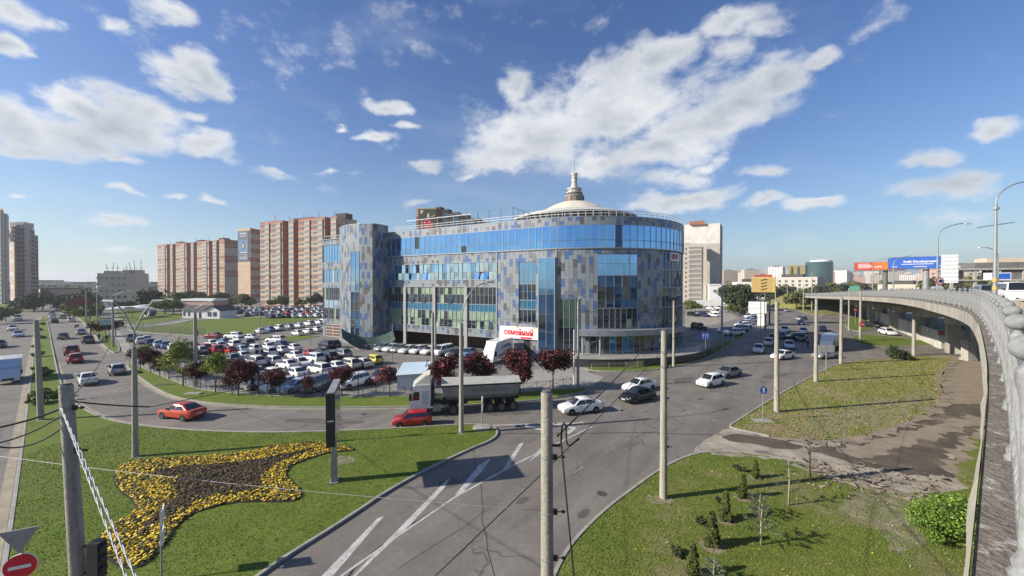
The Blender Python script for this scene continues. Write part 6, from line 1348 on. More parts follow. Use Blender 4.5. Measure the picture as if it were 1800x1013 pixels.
# ------------------------------------------------------------------ trees
LF = {'plum': [mat('leaf_plum', (.075,.014,.018), .7, spec=.3, col2=(.12,.024,.026), scale=1), mat('leaf_plum_dark', (.035,.009,.011), .8), mat('leaf_plum_red', (.19,.04,.036), .7)],
      'lime': [mat('leaf_lime', (.24,.30,.04), .7, spec=.3), mat('leaf_green', (.14,.19,.03), .75), mat('leaf_yellow', (.36,.40,.08), .7)],
      'spring': [mat('leaf_spring_green', (.15,.19,.035), .75), mat('leaf_spring_deep', (.09,.12,.028), .8), mat('leaf_spring_pale', (.23,.26,.06), .75)],  # base, deeper and paler leaf greens, mixed at random by clump
      'dark': [mat('leaf_dark', (.050,.072,.024), .85), mat('leaf_darker', (.028,.042,.016), .85), mat('leaf_moss', (.09,.11,.03), .8)],
      'bright': [mat('leaf_bright', (.115,.20,.02), .7), mat('leaf_mid', (.07,.13,.014), .75), mat('leaf_pale', (.20,.30,.04), .7)],
      'olive': [mat('leaf_olive', (.11,.13,.035), .8), mat('leaf_brownish', (.075,.075,.03), .85), mat('leaf_spring', (.17,.19,.055), .8)],
      'thuja': [mat('leaf_thuja', (.10,.13,.022), .8), mat('leaf_thuja_dark', (.05,.07,.016), .85), mat('leaf_thuja_brown', (.15,.15,.04), .85)]}
BARK = mat('bark', (.075,.06,.045), .95, col2=(.05,.04,.03), scale=6)
tr = np.random.default_rng(9)
def crown_mesh(name, kind, nclump, nleaf, size, leaf, flat_=1., shape='round', clr=.26):
    c = tr.normal(size=(nclump, 3)); c /= np.linalg.norm(c, axis=1)[:,None]; rad = tr.random(nclump) ** .45 * .78
    if shape == 'round':
        nl_ = 7; lb = tr.normal(size=(nl_, 3)); lb /= np.linalg.norm(lb, axis=1)[:,None]; lb[:,2] *= .8; lb *= (.34 + .2*tr.random(nl_))[:,None]; li = tr.integers(0, nl_, nclump); c = lb[li] + c*(tr.random(nclump)**.5)[:,None]*(.30 + .22*tr.random(nl_))[li][:,None]; c = c * np.array(size)/2*1.12
    else: c = c * rad[:,None] * np.array(size)/2
    if shape == 'cone': c[:,2] = (tr.random(nclump) ** 1.2 - .5) * size[2]*.9; k = (0.5 - c[:,2]/size[2]) ; a = tr.random(nclump)*6.28; r = np.sqrt(tr.random(nclump)) * size[0]*.45 * np.clip(k, .08, 1)**.8; c[:,0] = r*np.cos(a); c[:,1] = r*np.sin(a)
    cr = clr * min(size) * (.6 + .7*tr.random(nclump)); n = nclump*nleaf; ci = np.repeat(np.arange(nclump), nleaf)
    p = tr.normal(size=(n, 3)); p /= np.linalg.norm(p, axis=1)[:,None]; p *= (tr.random(n)**.4)[:,None]; P_ = c[ci] + p * cr[ci][:,None] * np.array([1,1,.8*flat_])
    a = tr.normal(size=(n, 3)); a /= np.linalg.norm(a, axis=1)[:,None]; b = np.cross(a, tr.normal(size=(n, 3))); b /= np.linalg.norm(b, axis=1)[:,None]; s = leaf * (.6 + .8*tr.random(n))[:,None]
    V = np.stack([P_ - a*s, P_ + b*s*.6, P_ + a*s, P_ - b*s*.6], 1).reshape(-1, 3); mi = np.where(tr.random(nclump) < .3, 1, np.where(tr.random(nclump) < .28, 2, 0))[ci]; mi = np.where(tr.random(n) < .15, tr.integers(0, 3, n), mi)
    return np_mesh(name, V, np.arange(n*4).reshape(-1, 4), None, mats=LF[kind], mi=mi, nper=4)
def trunk_mesh(h, r, top, spread, nl=6, m_=BARK):
    mb = MB(); mb.tube([(0,0,-.15),(0,0,h*.5),(.03,.02,h)], [r, r*.8, r*.6], 8)
    for i in range(nl):
        a = 6.28*i/nl + tr.random(); z0 = h*(.75+.25*tr.random()); e = (spread*math.cos(a), spread*math.sin(a), h + top*(.4+.5*tr.random())); mb.tube([(0,0,z0), (e[0]*.45, e[1]*.45, (z0+e[2])/2+.1), e], [r*.5, r*.3, r*.1], 5, cap=False)
    return mb.mesh('trunk', m_, 180)
VAR = {}
def variants(key, kind, k, *a, **kw): VAR[key] = [crown_mesh('crown', kind, *a, **kw) for _ in range(k)]
variants('plum', 'plum', 5, 135, 58, (3.7,3.7,3.3), .095, clr=.16); variants('plums', 'plum', 2, 50, 45, (2.2,2.2,2.1), .085, clr=.2)
variants('lime', 'lime', 3, 85, 50, (3.5,3.5,5.0), .10, clr=.15); variants('big', 'olive', 3, 90, 44, (12,12,8.5), .40, clr=.16); variants('dark', 'dark', 3, 80, 44, (11,11,8.5), .45, clr=.19); variants('spring', 'spring', 3, 70, 44, (9.5,9.5,6.5), .34, clr=.19)
variants('bush', 'bright', 1, 170, 120, (3.1,3.1,2.9), .055, clr=.15); variants('thuja', 'thuja', 3, 120, 80, (.60,.60,1.35), .032, shape='cone', clr=.13); variants('tiny', 'dark', 2, 14, 50, (.7,.7,.36), .05, clr=.28); variants('hedge', 'plum', 1, 80, 40, (9,2.4,2.6), .16, clr=.34); variants('bushd', 'dark', 1, 60, 60, (5.2,3.2,2.4), .12, clr=.22)
TRK = {'plum': trunk_mesh(1.7,.07,1.6,.8), 'plums': trunk_mesh(1.3,.05,1.,.45), 'lime': trunk_mesh(1.2,.08,2.6,.7), 'big': trunk_mesh(3.5,.3,4,2.4), 'dark': trunk_mesh(2.5,.3,4,2.), 'spring': trunk_mesh(2.2,.2,3,1.8)}
CZ = {'plum':2.55,'plums':2.1,'lime':3.2,'big':5.4,'dark':4.6,'spring':3.8}
def tree(key, base, sc, label, group=None, name='tree', cat='tree', zs=1.):
    q = thing(name, label, cat, (base[0], base[1], .05), rnd.uniform(0,6.28), group); q.scale = (sc, sc, sc*zs)
    link('trunk', TRK[key], q); link('crown', VAR[key][rnd.randrange(len(VAR[key]))], q, (0,0,CZ[key])); return q
pg = 'purple leaved plum trees along the car park fence'
for (x, y, k, s_, lab) in ((247,652,'plum',.78,'purple plum tree leftmost along the fence strip'),(265,656,'plum',.85,'purple plum tree second from the left along the fence strip'),(281,664,'plum',.72,'purple plum tree just left of the first green maple'),(352,684,'plum',.78,'purple plum tree between the two green maples'),(408,695,'plum',.8,'purple plum right of the second green maple, left one of the pair'),(419,697,'plum',1.02,'broad purple plum tree, right one of the pair beyond the maples'),(478,699,'plum',.8,'single purple plum tree in front of the white parked cars'),(539,699,'plums',.75,'smallest purple plum sapling in front of the pale blue car'),(601,699,'plum',.82,'purple plum tree just right of the dark display board top'),(685,699,'plums',1.1,'small purple plum in front of the dark red car'),
   (789,699,'plum',1.12,'purple plum tree behind the front half of the tipper trailer'),(836,696,'plum',1.12,'purple plum tree behind the middle of the tipper trailer'),(914,692,'plum',1.2,'large purple plum tree behind the rear of the tipper truck'),(972,684,'plum',1.22,'large purple plum tree left of the twin arm lamp pole')):
    tree(k, gb(x, y), s_, lab, pg, 'plum_tree')
tree('lime', gb(322,680), 1.06, 'fresh green maple left of the lamp pole by the car park', 'green maples along the fence', 'maple_tree', zs=1.0); tree('lime', gb(297,668), .9, 'smaller green maple touching the left large maple', 'green maples along the fence', 'maple_tree', zs=.75); tree('lime', gb(379,691), .92, 'fresh green maple right of the lamp pole by the car park', 'green maples along the fence', 'maple_tree', zs=1.)
tree('lime', gb(252,640), .7, 'thin green maple at the left end of the car park', 'green maples along the fence', 'maple_tree', zs=.8)
q = thing('plum_hedge', 'dark purple flat topped hedge beside the left avenue pavement', 'hedge', (*gb(182,592), 0), R(38)); link('foliage', VAR['hedge'][0], q, (0,0,2.5)); MB().tube([(-2,0,0),(-2,0,2)], .1, 6).tube([(2,0,0),(2,0,2)], .1, 6).build('stem', BARK, q)
far = [(150,566,'spring',.8),(158,560,'spring',.9),(137,556,'spring',.8),(128,550,'spring',.9),(146,552,'olive',1.),(120,546,'dark',.9),(108,544,'spring',1.0),(10,565,'spring',.75),(-8,570,'spring',.8),(60,548,'dark',.9),(75,545,'dark',1.),(88,543,'spring',1.),(30,548,'dark',.8),
 (262,548,'dark',1.15),(272,547,'dark',1.0),(290,553,'spring',1.05),(305,553,'spring',.95),(318,548,'big',.9),(215,549,'dark',.6),(235,549,'dark',.6),(340,540,'big',1.),(355,540,'big',.9),(372,540,'spring',1.),(390,540,'big',.9),(405,541,'spring',.8),(440,542,'spring',.7),(425,542,'big',.8),(480,541,'spring',.7),(500,541,'big',.7),(530,541,'spring',.7),(555,541,'big',.8),
 (1215,548,'spring',.75),(1222,548,'spring',.6),(1284,545,'dark',1.45),(1294,545,'dark',1.5),(1303,546,'dark',1.35),(1312,547,'dark',1.0),(1288,553,'spring',.6),(1300,556,'dark',.5),(1318,541,'big',1.1),(1400,545,'big',.95),(1412,543,'big',1.05),(1422,543,'big',.9),(1370,534,'dark',1.4),(1380,534,'dark',1.3),(1355,532,'dark',1.5),(1345,533,'big',1.4),(1440,528,'dark',1.4),(1460,527,'big',1.5),(1480,526,'dark',1.5),(1500,526,'big',1.6),(1520,526,'dark',1.6),(1545,526,'big',1.7),
 (1570,530,'dark',1.7),(1640,533,'big',1.9),(1655,533,'dark',1.8),(1680,535,'big',1.8),(1700,535,'dark',1.7),(1720,536,'big',1.9),(1740,537,'dark',1.8),(1765,538,'big',1.8),(1790,540,'dark',1.8)]
TN = {'spring':'light spring green tree','dark':'dark leafed tree','big':'half bare olive brown tree','olive':'half bare olive brown tree'}
for (x, y, k, s_) in far:
    k2 = 'big' if k == 'olive' else k
    where = 'on the left avenue verge' if x < 165 else ('near the five storey office' if x < 285 else ('below the brick slabs' if x < 600 else ('near the pale high rise' if x < 1330 else ('along the far right avenue' if x < 1430 else 'behind the flyover'))))
    tree(k2, gb(x, y), s_, TN[k] + ' ' + where, TN[k] + 's ' + where)
wl = thing('far_wood', 'continuous strip of dark trees far off on the horizon', 'wood', (0,0,0)); wl['kind'] = 'stuff'
for (x0, x1, dd) in ((-40,420,480),(1300,1900,640)):
    c = crown_mesh('treetops', 'dark', 260, 26, (1,1,1), .0, clr=.0); n = 6000; X0, X1 = (x0-900)/F*dd, (x1-900)/F*dd; pos = np.c_[X0 + (X1-X0)*tr.random(n), dd + 60*tr.random(n), tr.random(n)**1.3]
    pos[:,2] *= 6.5 + 2.5*np.sin(pos[:,0]*.05) + 2*np.sin(pos[:,0]*.21); a = tr.normal(size=(n,3))*1.3; b = tr.normal(size=(n,3))*1.3; V = np.stack([pos-a, pos+b, pos+a, pos-b], 1).reshape(-1,3)
    link('foliage', np_mesh('foliage', V, np.arange(n*4).reshape(-1,4), None, mats=LF['dark'], mi=tr.integers(0,3,n), nper=4), wl)['kind'] = 'stuff'
variants('low', 'spring', 2, 40, 60, (2.4,2.0,1.0), .09, clr=.2)
for i, (x, y, s_) in enumerate(((72,700,1.1),(84,708,1.2),(94,700,1.0),(66,655,.8),(78,662,.9),(70,628,.9),(64,612,.7),(74,596,.8),(69,582,.8),(74,572,.8))):
    q = thing('median_shrub', 'low rounded shrub on the narrow median', 'shrub', (*gb(x, y), .08), i*1.3, 'low shrubs on the median'); q.scale = (s_,)*3; link('foliage', VAR['low'][i % 2], q, (0,0,.5)); MB().tube([(0,0,0),(0,0,.4)], .05, 6).build('stem', BARK, q)
# lawn plants near the flyover
def plant(key, x, y, sc, label, group, name, cz, zs=1., stem=.0):
    q = thing(name, label, 'shrub', (*gb(x, y), .05), rnd.uniform(0,6), group); q.scale = (sc, sc, sc*zs); link('foliage', VAR[key][rnd.randrange(len(VAR[key]))], q, (0,0,cz)); MB().tube([(0,0,-.05),(0,0,cz)], .03, 6).build('stem', BARK, q)
    return q
for (x, y, s_, lab) in ((1306,877,1.15,'green conical thuja shrub highest on the lawn'),(1276,916,1.2,'green conical thuja in the middle of the lawn group of three'),(1252,962,1.35,'green conical thuja nearest the camera of the lawn group of three'),(1328,842,.95,'thin reddish thuja standing at the top of the lawn'),(1218,1014,1.1,'narrow dark thuja at the bottom edge of the picture')):
    plant('thuja', x, y, s_, lab, 'young thujas on the lawn', 'thuja', .66, .92); tag(flat('bare_soil_ring', smooth_poly([(G(x,y).x + .42*math.cos(a)*s_, G(x,y).y + .42*math.sin(a)*s_) for a in np.linspace(0, 5.6, 9)], True, 1), .066, EARTH), kind='structure')
for (x, y, s_, lab) in ((1235,924,1.,'low dark round shrub left of the middle thuja'),(1187,978,1.05,'low dark round shrub left of the nearest thuja'),(1300,828,1.15,'low dark spreading shrub at the top of the lawn'),(1265,885,.8,'low sparse shrub between the thujas')): plant('tiny', x, y, s_, lab, 'low round shrubs on the lawn', 'low_shrub', .18)
plant('bush', 1676, 958, 1.0, 'bright green leafy bush against the flyover', None, 'green_bush', 1.25, 1.)
plant('bushd', 1582, 632, 1.0, 'dark spreading juniper bush below the flyover', None, 'dark_bush', 1.1); plant('bushd', 1598, 634, .7, 'small dark bush beside the pole below the flyover', None, 'dark_bush', 1.1)
PINE = [mat('needle_blue', (.10,.135,.075), .8), mat('needle_dark', (.035,.055,.025), .8), mat('needle_light', (.18,.21,.11), .8)]; BARKL = mat('bark_light', (.38,.34,.26), .9)
def pine(x, y, h, label, crown=1., dense=1., dark=0):
    q = thing('young_pine', label, 'tree', (*gb(x, y), .05), rnd.uniform(0,6), 'young sparse pines on the lawn'); MB().tube([(0,0,-.1),(.03,0,h*.5),(0,.03,h)], [.05,.035,.012], 7).build('trunk', BARK if dark else BARKL, q, 180)
    mb = MB(); V = []; 
    for t in range(int(15*dense)):
        z = h*(.28 + .7*t/(15*dense)); L = crown*(1.05 - .8*(z/h))*rnd.uniform(.6,1.1); a = t*2.4 + rnd.random(); e = Vector((L*math.cos(a), L*math.sin(a), z + .22*L)); s0 = Vector((0,0,z)); mb.tube([s0, s0.lerp(e,.5) - Vector((0,0,.03)), e], [.016,.010,.004], 4, cap=False)
        for k in range(int(34)):
            p = s0.lerp(e, rnd.uniform(.35,1.05)); d = (e-s0).normalized()*.08 + Vector((rnd.gauss(0,.07), rnd.gauss(0,.07), rnd.gauss(.03,.06))); w = d.cross(Vector((rnd.random(),rnd.random(),rnd.random()))).normalized()*.012; V += [p-w, p+w, p+d*1.3]
    mb.build('branches', BARK, q); me = np_mesh('needles', np.array([tuple(v) for v in V]), np.arange(len(V)).reshape(-1,3), None, mats=PINE, mi=tr.choice(3, len(V)//3, p=(.5,.3,.2) if not dark else (.2,.6,.2))); link('needles', me, q)
pine(1386, 890, 2.5, 'tall sparse young pine with a pale thin trunk on the lawn', .85); pine(1424, 850, 2.9, 'thin dark trunked young pine beside the sandy track', .75, .9, 1); pine(1338, 960, 1.9, 'bushy young pine with pale twisted stems low on the lawn', 1.2, 1.5); pine(1335, 912, 1.2, 'small young pine with pale stems behind the bushy one', .9, 1.2); pine(1256, 1030, 1.0, 'small young pine at the bottom edge of the lawn', .6)
# rough earth clods along the sandy track edge
cl = MB()
for i in range(420):
    t = rnd.random(); p = G(1400 + 260*t + rnd.gauss(0,14), 812 + 45*t + rnd.gauss(0,9) + (22 if rnd.random() < .4 else 0), .05); s_ = abs(rnd.gauss(0,.10)) + .03; vs = [Vector((p.x + s_*rnd.uniform(-1,1)*1.4, p.y + s_*rnd.uniform(-1,1)*1.4, .03 + s_*rnd.uniform(.1,.9))) for _ in range(4)]; cl.add([vs[0], vs[1], vs[2], vs[3]], [(0,1,2),(0,2,3),(0,3,1),(1,3,2)])
tag(cl.build('earth_clods', EARTH), 'loose earth clods and dry roots heaped along the sandy track', kind='stuff')
# ------------------------------------------------------------------ fences
def fence(label, path, m_, h=1.1, step=2.0, kind='x', group=None, base=.05):
    p = []; 
    for a, b in zip(path, path[1:]):
        a, b = Vector(a), Vector(b); n_ = max(1, round((b-a).length/step)); p += [a.lerp(b, i/n_) for i in range(n_)]
    p.append(Vector(path[-1])); q = thing('metal_fence', label, 'fence', (*p[0], base), group=group); o = p[0]
    for i, a in enumerate(p):
        MB().beam((a.x-o.x,a.y-o.y,-.05),(a.x-o.x,a.y-o.y,h),.06 if kind != 'tall' else .07).build('post', m_, q)
        if i:
            b = p[i-1]; mb = MB(); A_ = Vector((b.x-o.x,b.y-o.y,0)); B_ = Vector((a.x-o.x,a.y-o.y,0))
            for z in ((.18,h-.12) if kind != 'tall' else (.2,h-.1)): mb.beam(A_ + Vector((0,0,z)), B_ + Vector((0,0,z)), .035)
            if kind == 'x': mb.beam(A_ + Vector((0,0,.18)), B_ + Vector((0,0,h-.12)), .025); mb.beam(A_ + Vector((0,0,h-.12)), B_ + Vector((0,0,.18)), .025)
            else:
                for k in range(1, 12 if kind != 'pale' else 10): c = A_.lerp(B_, k/(12 if kind != 'pale' else 10)); mb.beam(c + Vector((0,0,.1)), c + Vector((0,0,h-.05)), .03)
            mb.build('fence_panel', m_, q)
    return q
GF = mat('fence_grey', (.22,.22,.21), .6, .2); YF = mat('fence_yellowish', (.42,.38,.24), .7)
fence('low grey fence with crossed bars along the car park and plum trees', gp([(228,640),(262,652),(300,667),(340,682),(385,689),(440,694),(500,697),(600,698),(712,697)]), GF, 1.05, 2.2, 'x')
fence('low grey fence behind the two large plum trees right of the truck', gp([(860,697),(920,690),(990,682),(1004,680)]), GF, 1.05, 2.0, 'x')
fence('low cream picket fence along the kerb before the glass building', gp([(1040,652),(1100,649),(1180,640),(1220,632),(1262,612),(1275,602)]), YF, .95, 2.4, 'pale')
fence('tall thin wire fence along the far lawn edge', gp([(237,583),(300,587),(360,591)]), GF, 2.0, 3.2, 'tall')
for (x, y, h) in ((455,697,2.6),(492,697,2.4),(535,698,2.6),(567,698,2.6),(630,697,2.6),(661,697,2.4)):
    p = G(x, y); o = MB().beam((0,0,-.1),(0,0,h),.07).build('fence_post', DARKM, None); o.location = (p.x, p.y, 0); tag(o, 'tall dark thin post standing in the car park fence line', 'post', 'tall dark fence posts')
# concrete channel in the grass strip, covers
q = thing('drain_channel', 'short dark concrete drain slot in the grass beside the curve', 'drain', (*gb(288,678), .1), R(15)); MB().box(-1.0,1.0,-.22,.22,-.05,.09).build('slab', KERB, q); MB().box(-.9,.9,-.1,.1,.09,.10).build('slot', DARKM, q)
q = thing('sign_plinth', 'pale concrete plinth slab on the grass strip under the maples', 'slab', (*gb(340,694), .1)); MB().box(-.8,.8,-.35,.35,-.05,.10).build('slab', KERB, q); MB().beam((.1,0,.1),(.1,0,1.9),.05).build('stem', STEEL, q)
# ------------------------------------------------------------------ market tent, barriers, tarp
q = thing('white_tent', 'pale blue and white flat roofed tent stall behind the tipper truck', 'tent', (*gb(735,684), 0), math.atan2(.28, .96))
TENT = mat('tent_white', (.76,.77,.78), .6, col2=(.66,.68,.71), scale=.6); TB = mat('tent_roof', (.52,.63,.68), .5, col2=(.44,.55,.60), scale=.5)
MB().box(-2.3,2.1,.1,.14,0,1.75).build('front_wall', TENT, q); MB().box(-2.3,-2.26,.14,4.6,0,1.75).build('side_wall', TENT, q); MB().box(2.06,2.1,.14,4.6,0,1.75).build('side_wall', TENT, q); MB().add([(-2.5,-.1,1.75),(2.3,-.1,1.78),(3.4,4.8,2.15),(-1.6,4.8,2.2),(-2.5,-.1,1.68),(2.3,-.1,1.71),(3.4,4.8,2.08),(-1.6,4.8,2.13)], [(0,1,2,3),(7,6,5,4),(0,4,5,1),(1,5,6,2),(2,6,7,3),(3,7,4,0)]).build('roof', TB, q)
for x, y in ((-2.28,.12),(2.08,.12),(2.08,4.6),(-2.28,4.6)): MB().beam((x,y,0),(x,y,1.75),.07).build('pole', WHITEM, q)
PKM = mat('barrier_pink', (.62,.24,.22), .6, col2=(.66,.50,.47), scale=2.2); 
for i, (x, y) in enumerate(((633,613),(640,614),(648,613.5),(656,613),(663,612))):
    o = MB().box(-.75,.75,-.28,.28,0,.5).box(-.7,.7,-.2,.2,.5,.85).build('plastic_barrier', PKM); p = G(x, y); o.location = (p.x, p.y, .004); o.rotation_euler = (0,0,R(-25 + 12*(i % 3))); tag(o, 'faded pink plastic barrier block at the tower foot, %s of five' % ['leftmost','second from the left','middle','second from the right','rightmost'][i], 'barrier', 'faded pink barrier blocks')
tp = MB(); n_ = 16; rows = []
a, b = Vector((-31.5, 71.2, 3.9)), fpt(s_px(714), 3.5).to_3d() + Vector((0,0,3.2))
for i in range(n_+1):
    t = i/n_; top_ = a.lerp(b, t) - Vector((0,0,4*1.5*t*(1-t))); bot = Vector((top_.x + 1.0, top_.y - 1.8, max(.1, top_.z - 1.5 - .8*math.sin(t*3.14)))); tp.v += [tuple(top_), tuple(top_.lerp(bot,.5) + Vector((0,0,-.12*math.sin(i*1.3)))), tuple(bot)]
    if i: o_ = 3*(i-1); tp.f += [(o_,o_+1,o_+4,o_+3),(o_+1,o_+2,o_+5,o_+4)]; tp.m += [0,0]
tag(tp.build('green_tarpaulin', mat('tarp_green', (.035,.075,.058), .8, col2=(.05,.10,.08), scale=1.2), None, 180), 'sagging dark green tarpaulin hung from the tower over the pink barriers', 'tarpaulin')
# ------------------------------------------------------------------ trucks
Wt = MATS['paint_white']; CH = mat('chassis_dark', (.025,.025,.027), .7); TIP = mat('tipper_grey', (.27,.27,.265), .6, .2, col2=(.20,.20,.195), scale=.8, mottle=.1); TARPT = mat('tipper_tarp', (.43,.42,.38), .8, col2=(.36,.35,.31), scale=1.2)
RIMD = mat('truck_rim_dirty', (.13,.12,.11), .6, .3)
def wheels(root, xs, ys, r, w=.3, z=None):
    for x in xs:
        for y in ys:
            tm, hm = wheel_mb(r, w=w); wo = link('wheel', tm.mesh('tyre', TYRE, 40), root, (x, y, r)); link('rim', hm.mesh('rim', RIMD), wo)
f0 = G(722, 727).xy; r0_ = G(905, 716).xy; hd = (f0 - r0_).normalized()
tr1 = thing('tipper_truck', 'white cab lorry with a grey tarpaulin covered tipper trailer turning past the island', 'truck', (*f0, 0), math.atan2(hd.y, hd.x)); S_ = (r0_ - f0).length / 11.9; tr1.scale = (S_*1.02, 1, 1)
mb = MB(); side = [(0,.45),(0,1.35),(-.12,1.9),(-.28,2.75),(-.65,2.9),(-2.15,2.9),(-2.15,.95),(-.45,.45)]; y0, y1 = -1.22, 1.22
mb.add([(x, y0, z) for x, z in side] + [(x, y1, z) for x, z in side], [tuple(range(8))[::-1], tuple(range(8,16))] + [(i, (i+1) % 8, 8+(i+1) % 8, 8+i) for i in range(8)]); mb.build('cab', Wt, tr1)
MB().add([(-.45,-1.1,2.9),(-.45,1.1,2.9),(-2.1,1.1,2.9),(-2.1,-1.1,2.9),(-1.7,-1.0,3.72),(-1.7,1.0,3.72),(-2.1,1.0,3.78),(-2.1,-1.0,3.78)], [(0,1,5,4),(4,5,6,7),(3,0,4,7),(1,2,6,5),(2,3,7,6)]).build('roof_deflector', MATS['paint_cream'], tr1)
MB().add([(-.07,-1.05,1.5),(-.07,1.05,1.5),(-.26,.98,2.45),(-.26,-.98,2.45)], [(0,1,2,3)]).build('windscreen', GLASSC, tr1)
for sg in (1,-1): MB().add([(-.25,sg*1.235,1.55),(-1.0,sg*1.235,1.55),(-1.0,sg*1.235,2.3),(-.42,sg*1.235,2.3)], [(0,1,2,3) if sg < 0 else (3,2,1,0)]).build('side_window', GLASSC, tr1); MB().box(-1.95,-1.2,min(sg*1.225,sg*1.245),max(sg*1.225,sg*1.245),1.2,2.4).build('side_panel', mat('sleeper_panel', (.50,.53,.57), .4), tr1); MB().box(-.2,.05,min(sg*1.3,sg*1.5),max(sg*1.3,sg*1.5),1.6,2.2).build('mirror', TRIM, tr1); MB().box(-.02,.03,min(sg*.75,sg*1.15),max(sg*.75,sg*1.15),.62,.85).build('headlight', LAMPW, tr1)
MB().box(-.01,.02,-.7,.7,.5,1.2).build('grille', TRIM, tr1); MB().box(-2.5,-2.2,-1.1,1.1,.9,2.9).build('cab_rear_gear', CH, tr1); MB().box(-6.2,-2.15,-.45,.45,.75,1.0).build('chassis', CH, tr1); MB().box(-3.3,-2.4,-1.2,-.6,.45,1.0).build('fuel_tank', STEEL, tr1); MB().box(-3.3,-2.4,.6,1.2,.45,1.0).build('fuel_tank', STEEL, tr1)
wheels(tr1, (-1.25,), (-1.02,1.02), .5); wheels(tr1, (-4.6,), (-.98,.98), .5, .5); wheels(tr1, (-8.6,-9.9,-11.2), (-.98,.98), .5, .45)
for x in (-4.6,-1.25,-8.6,-9.9,-11.2): 
    for sg in (1,-1): MB().lathe([(.6,-.22),(.6,.22)], (0,0,0), 14, axis='y', a0=0, a1=math.pi).build('mudguard', TRIM if x != -1.25 else Wt, tr1).location = (x, sg*1.0, .52)
MB().box(-12.0,-3.4,-.5,.5,1.0,1.25).build('trailer_chassis', CH, tr1)
mb = MB(); sec = [(-.75,1.3),(-1.2,1.75),(-1.25,2.75),(1.25,2.75),(1.2,1.75),(.75,1.3)]; xf, xr = -3.3, -12.1
vs = [((-3.9 if z < 1.5 else (-3.6 if z < 2 else xf)), y, z) for y, z in sec] + [((-11.6 if z < 1.5 else (-11.8 if z < 2 else xr)), y, z) for y, z in sec]; mb.add(vs, [(0,1,2,3,4,5), (11,10,9,8,7,6)] + [(i, i+6, (i+1) % 6+6, (i+1) % 6) for i in range(6)]); mb.build('tipper_body', TIP, tr1)
mb = MB(); mb.box(xr-.03,xf+.03,-1.29,-1.20,2.62,2.75).box(xr-.03,xf+.03,1.20,1.29,2.62,2.75); mb.build('top_rail', CH, tr1)
mb = MB(); mb.add([(xf,-1.25,2.76),(xf,0,3.25),(xf,1.25,2.76),(xr,-1.25,2.76),(xr,0,3.12),(xr,1.25,2.76)], [(0,1,4,3),(1,2,5,4),(0,2,1),(3,4,5)]); mb.build('tarpaulin', TARPT, tr1)
put_text('ЖЕЛЕЗОБЕТОН', .40, mat('faded_brown_letter', (.17,.125,.11), .8), tr1, (-8.6,1.245,2.15), (-1,0,0), squeeze=1.3, depth=.004)
# white delivery lorry with blue lettering
f0 = G(857, 641).xy; hd = Vector((-.40,-.92)).normalized(); t2 = thing('box_lorry', 'white box lorry with blue lettering parked before the arcade', 'truck', (*f0, 0), math.atan2(hd.y, hd.x)); t2.scale = (.92,.92,.92)
def box_lorry(root, body_m, L=7.6, H=3.55, bodymat=None):
    side = [(0,.4),(0,1.0),(-.1,1.25),(-.45,2.05),(-1.7,2.1),(-1.7,.4)]; mb = MB(); mb.add([(x, -1.0, z) for x, z in side] + [(x, 1.0, z) for x, z in side], [tuple(range(6))[::-1], tuple(range(6,12))] + [(i, (i+1) % 6, 6+(i+1) % 6, 6+i) for i in range(6)]); mb.build('cab', body_m, root)
    MB().add([(-.13,-.88,1.30),(-.13,.88,1.30),(-.42,.82,1.98),(-.42,-.82,1.98)], [(0,1,2,3)]).build('windscreen', GLASSC, root)
    for sg in (1,-1): MB().add([(-.45,sg*1.01,1.2),(-1.4,sg*1.01,1.2),(-1.4,sg*1.01,1.95),(-.6,sg*1.01,1.95)], [(0,1,2,3) if sg < 0 else (3,2,1,0)]).build('side_window', GLASSC, root); MB().box(-.02,.03,min(sg*.6,sg*.95),max(sg*.6,sg*.95),.6,.8).build('headlight', LAMPW, root); MB().box(-.3,-.15,min(sg*1.05,sg*1.25),max(sg*1.05,sg*1.25),1.3,1.7).build('mirror', TRIM, root)
    MB().box(-.01,.02,-.5,.5,.5,.8).build('grille', TRIM, root); MB().add([(-.5,-.95,2.1),(-.5,.95,2.1),(-1.7,.95,2.1),(-1.7,-.95,2.1),(-1.5,-.95,H-.1),(-1.5,.95,H-.1),(-1.7,.95,H-.1),(-1.7,-.95,H-.1)], [(0,1,5,4),(3,0,4,7),(1,2,6,5),(4,5,6,7)]).build('roof_deflector', body_m, root)
    MB().box(-L,-1.75,-1.15,1.15,.95,H).build('cargo_box', bodymat or body_m, root); MB().box(-L,-1.7,-.4,.4,.6,.92).build('chassis', CH, root); wheels(root, (-.9,), (-.85,.85), .4, .25); wheels(root, (-L+1.8,), (-.82,.82), .4, .4)
box_lorry(t2, Wt)
NV = mat('lettering_navy', (.02,.035,.13), .5)
for sg in (1,):
    put_text('АПРЕЛЬ', .72, NV, t2, (-5.35,1.16,2.45), (-1,0,0), bold=.015); MB().lathe([(.42,.0),(.34,.0)], (-3.3,1.17,2.45), 20, axis='y').build('logo_ring', NV, t2); MB().lathe([(.16,.0),(0,.0)], (-3.3,1.17,2.38), 12, axis='y').build('logo_dot', NV, t2)
    MB().add([(-1.9,1.156,1.05),(-7.5,1.156,1.05),(-7.5,1.156,1.75),(-6.6,1.156,1.4),(-4,1.156,1.25),(-1.9,1.156,1.3)], [(0,1,2,3,4,5)]).build('blue_wave', NV, t2)
t3 = thing('box_lorry', 'white van lorry with blue front cut by the left edge of the picture', 'truck', (*gb(14,676), 0), math.atan2(-.632,.775)); box_lorry(t3, MATS['paint_pale blue'], 6.4, 3.2, Wt); t3.scale = (.9,.9,.9)
t4 = thing('box_lorry', 'white box lorry waiting in the queue behind the second kerb pole', 'truck', (*gb(1452,618), 0), math.atan2(-.62,-.78)); box_lorry(t4, Wt, 6.2, 3.0); t4.scale = (.95,.95,.95)
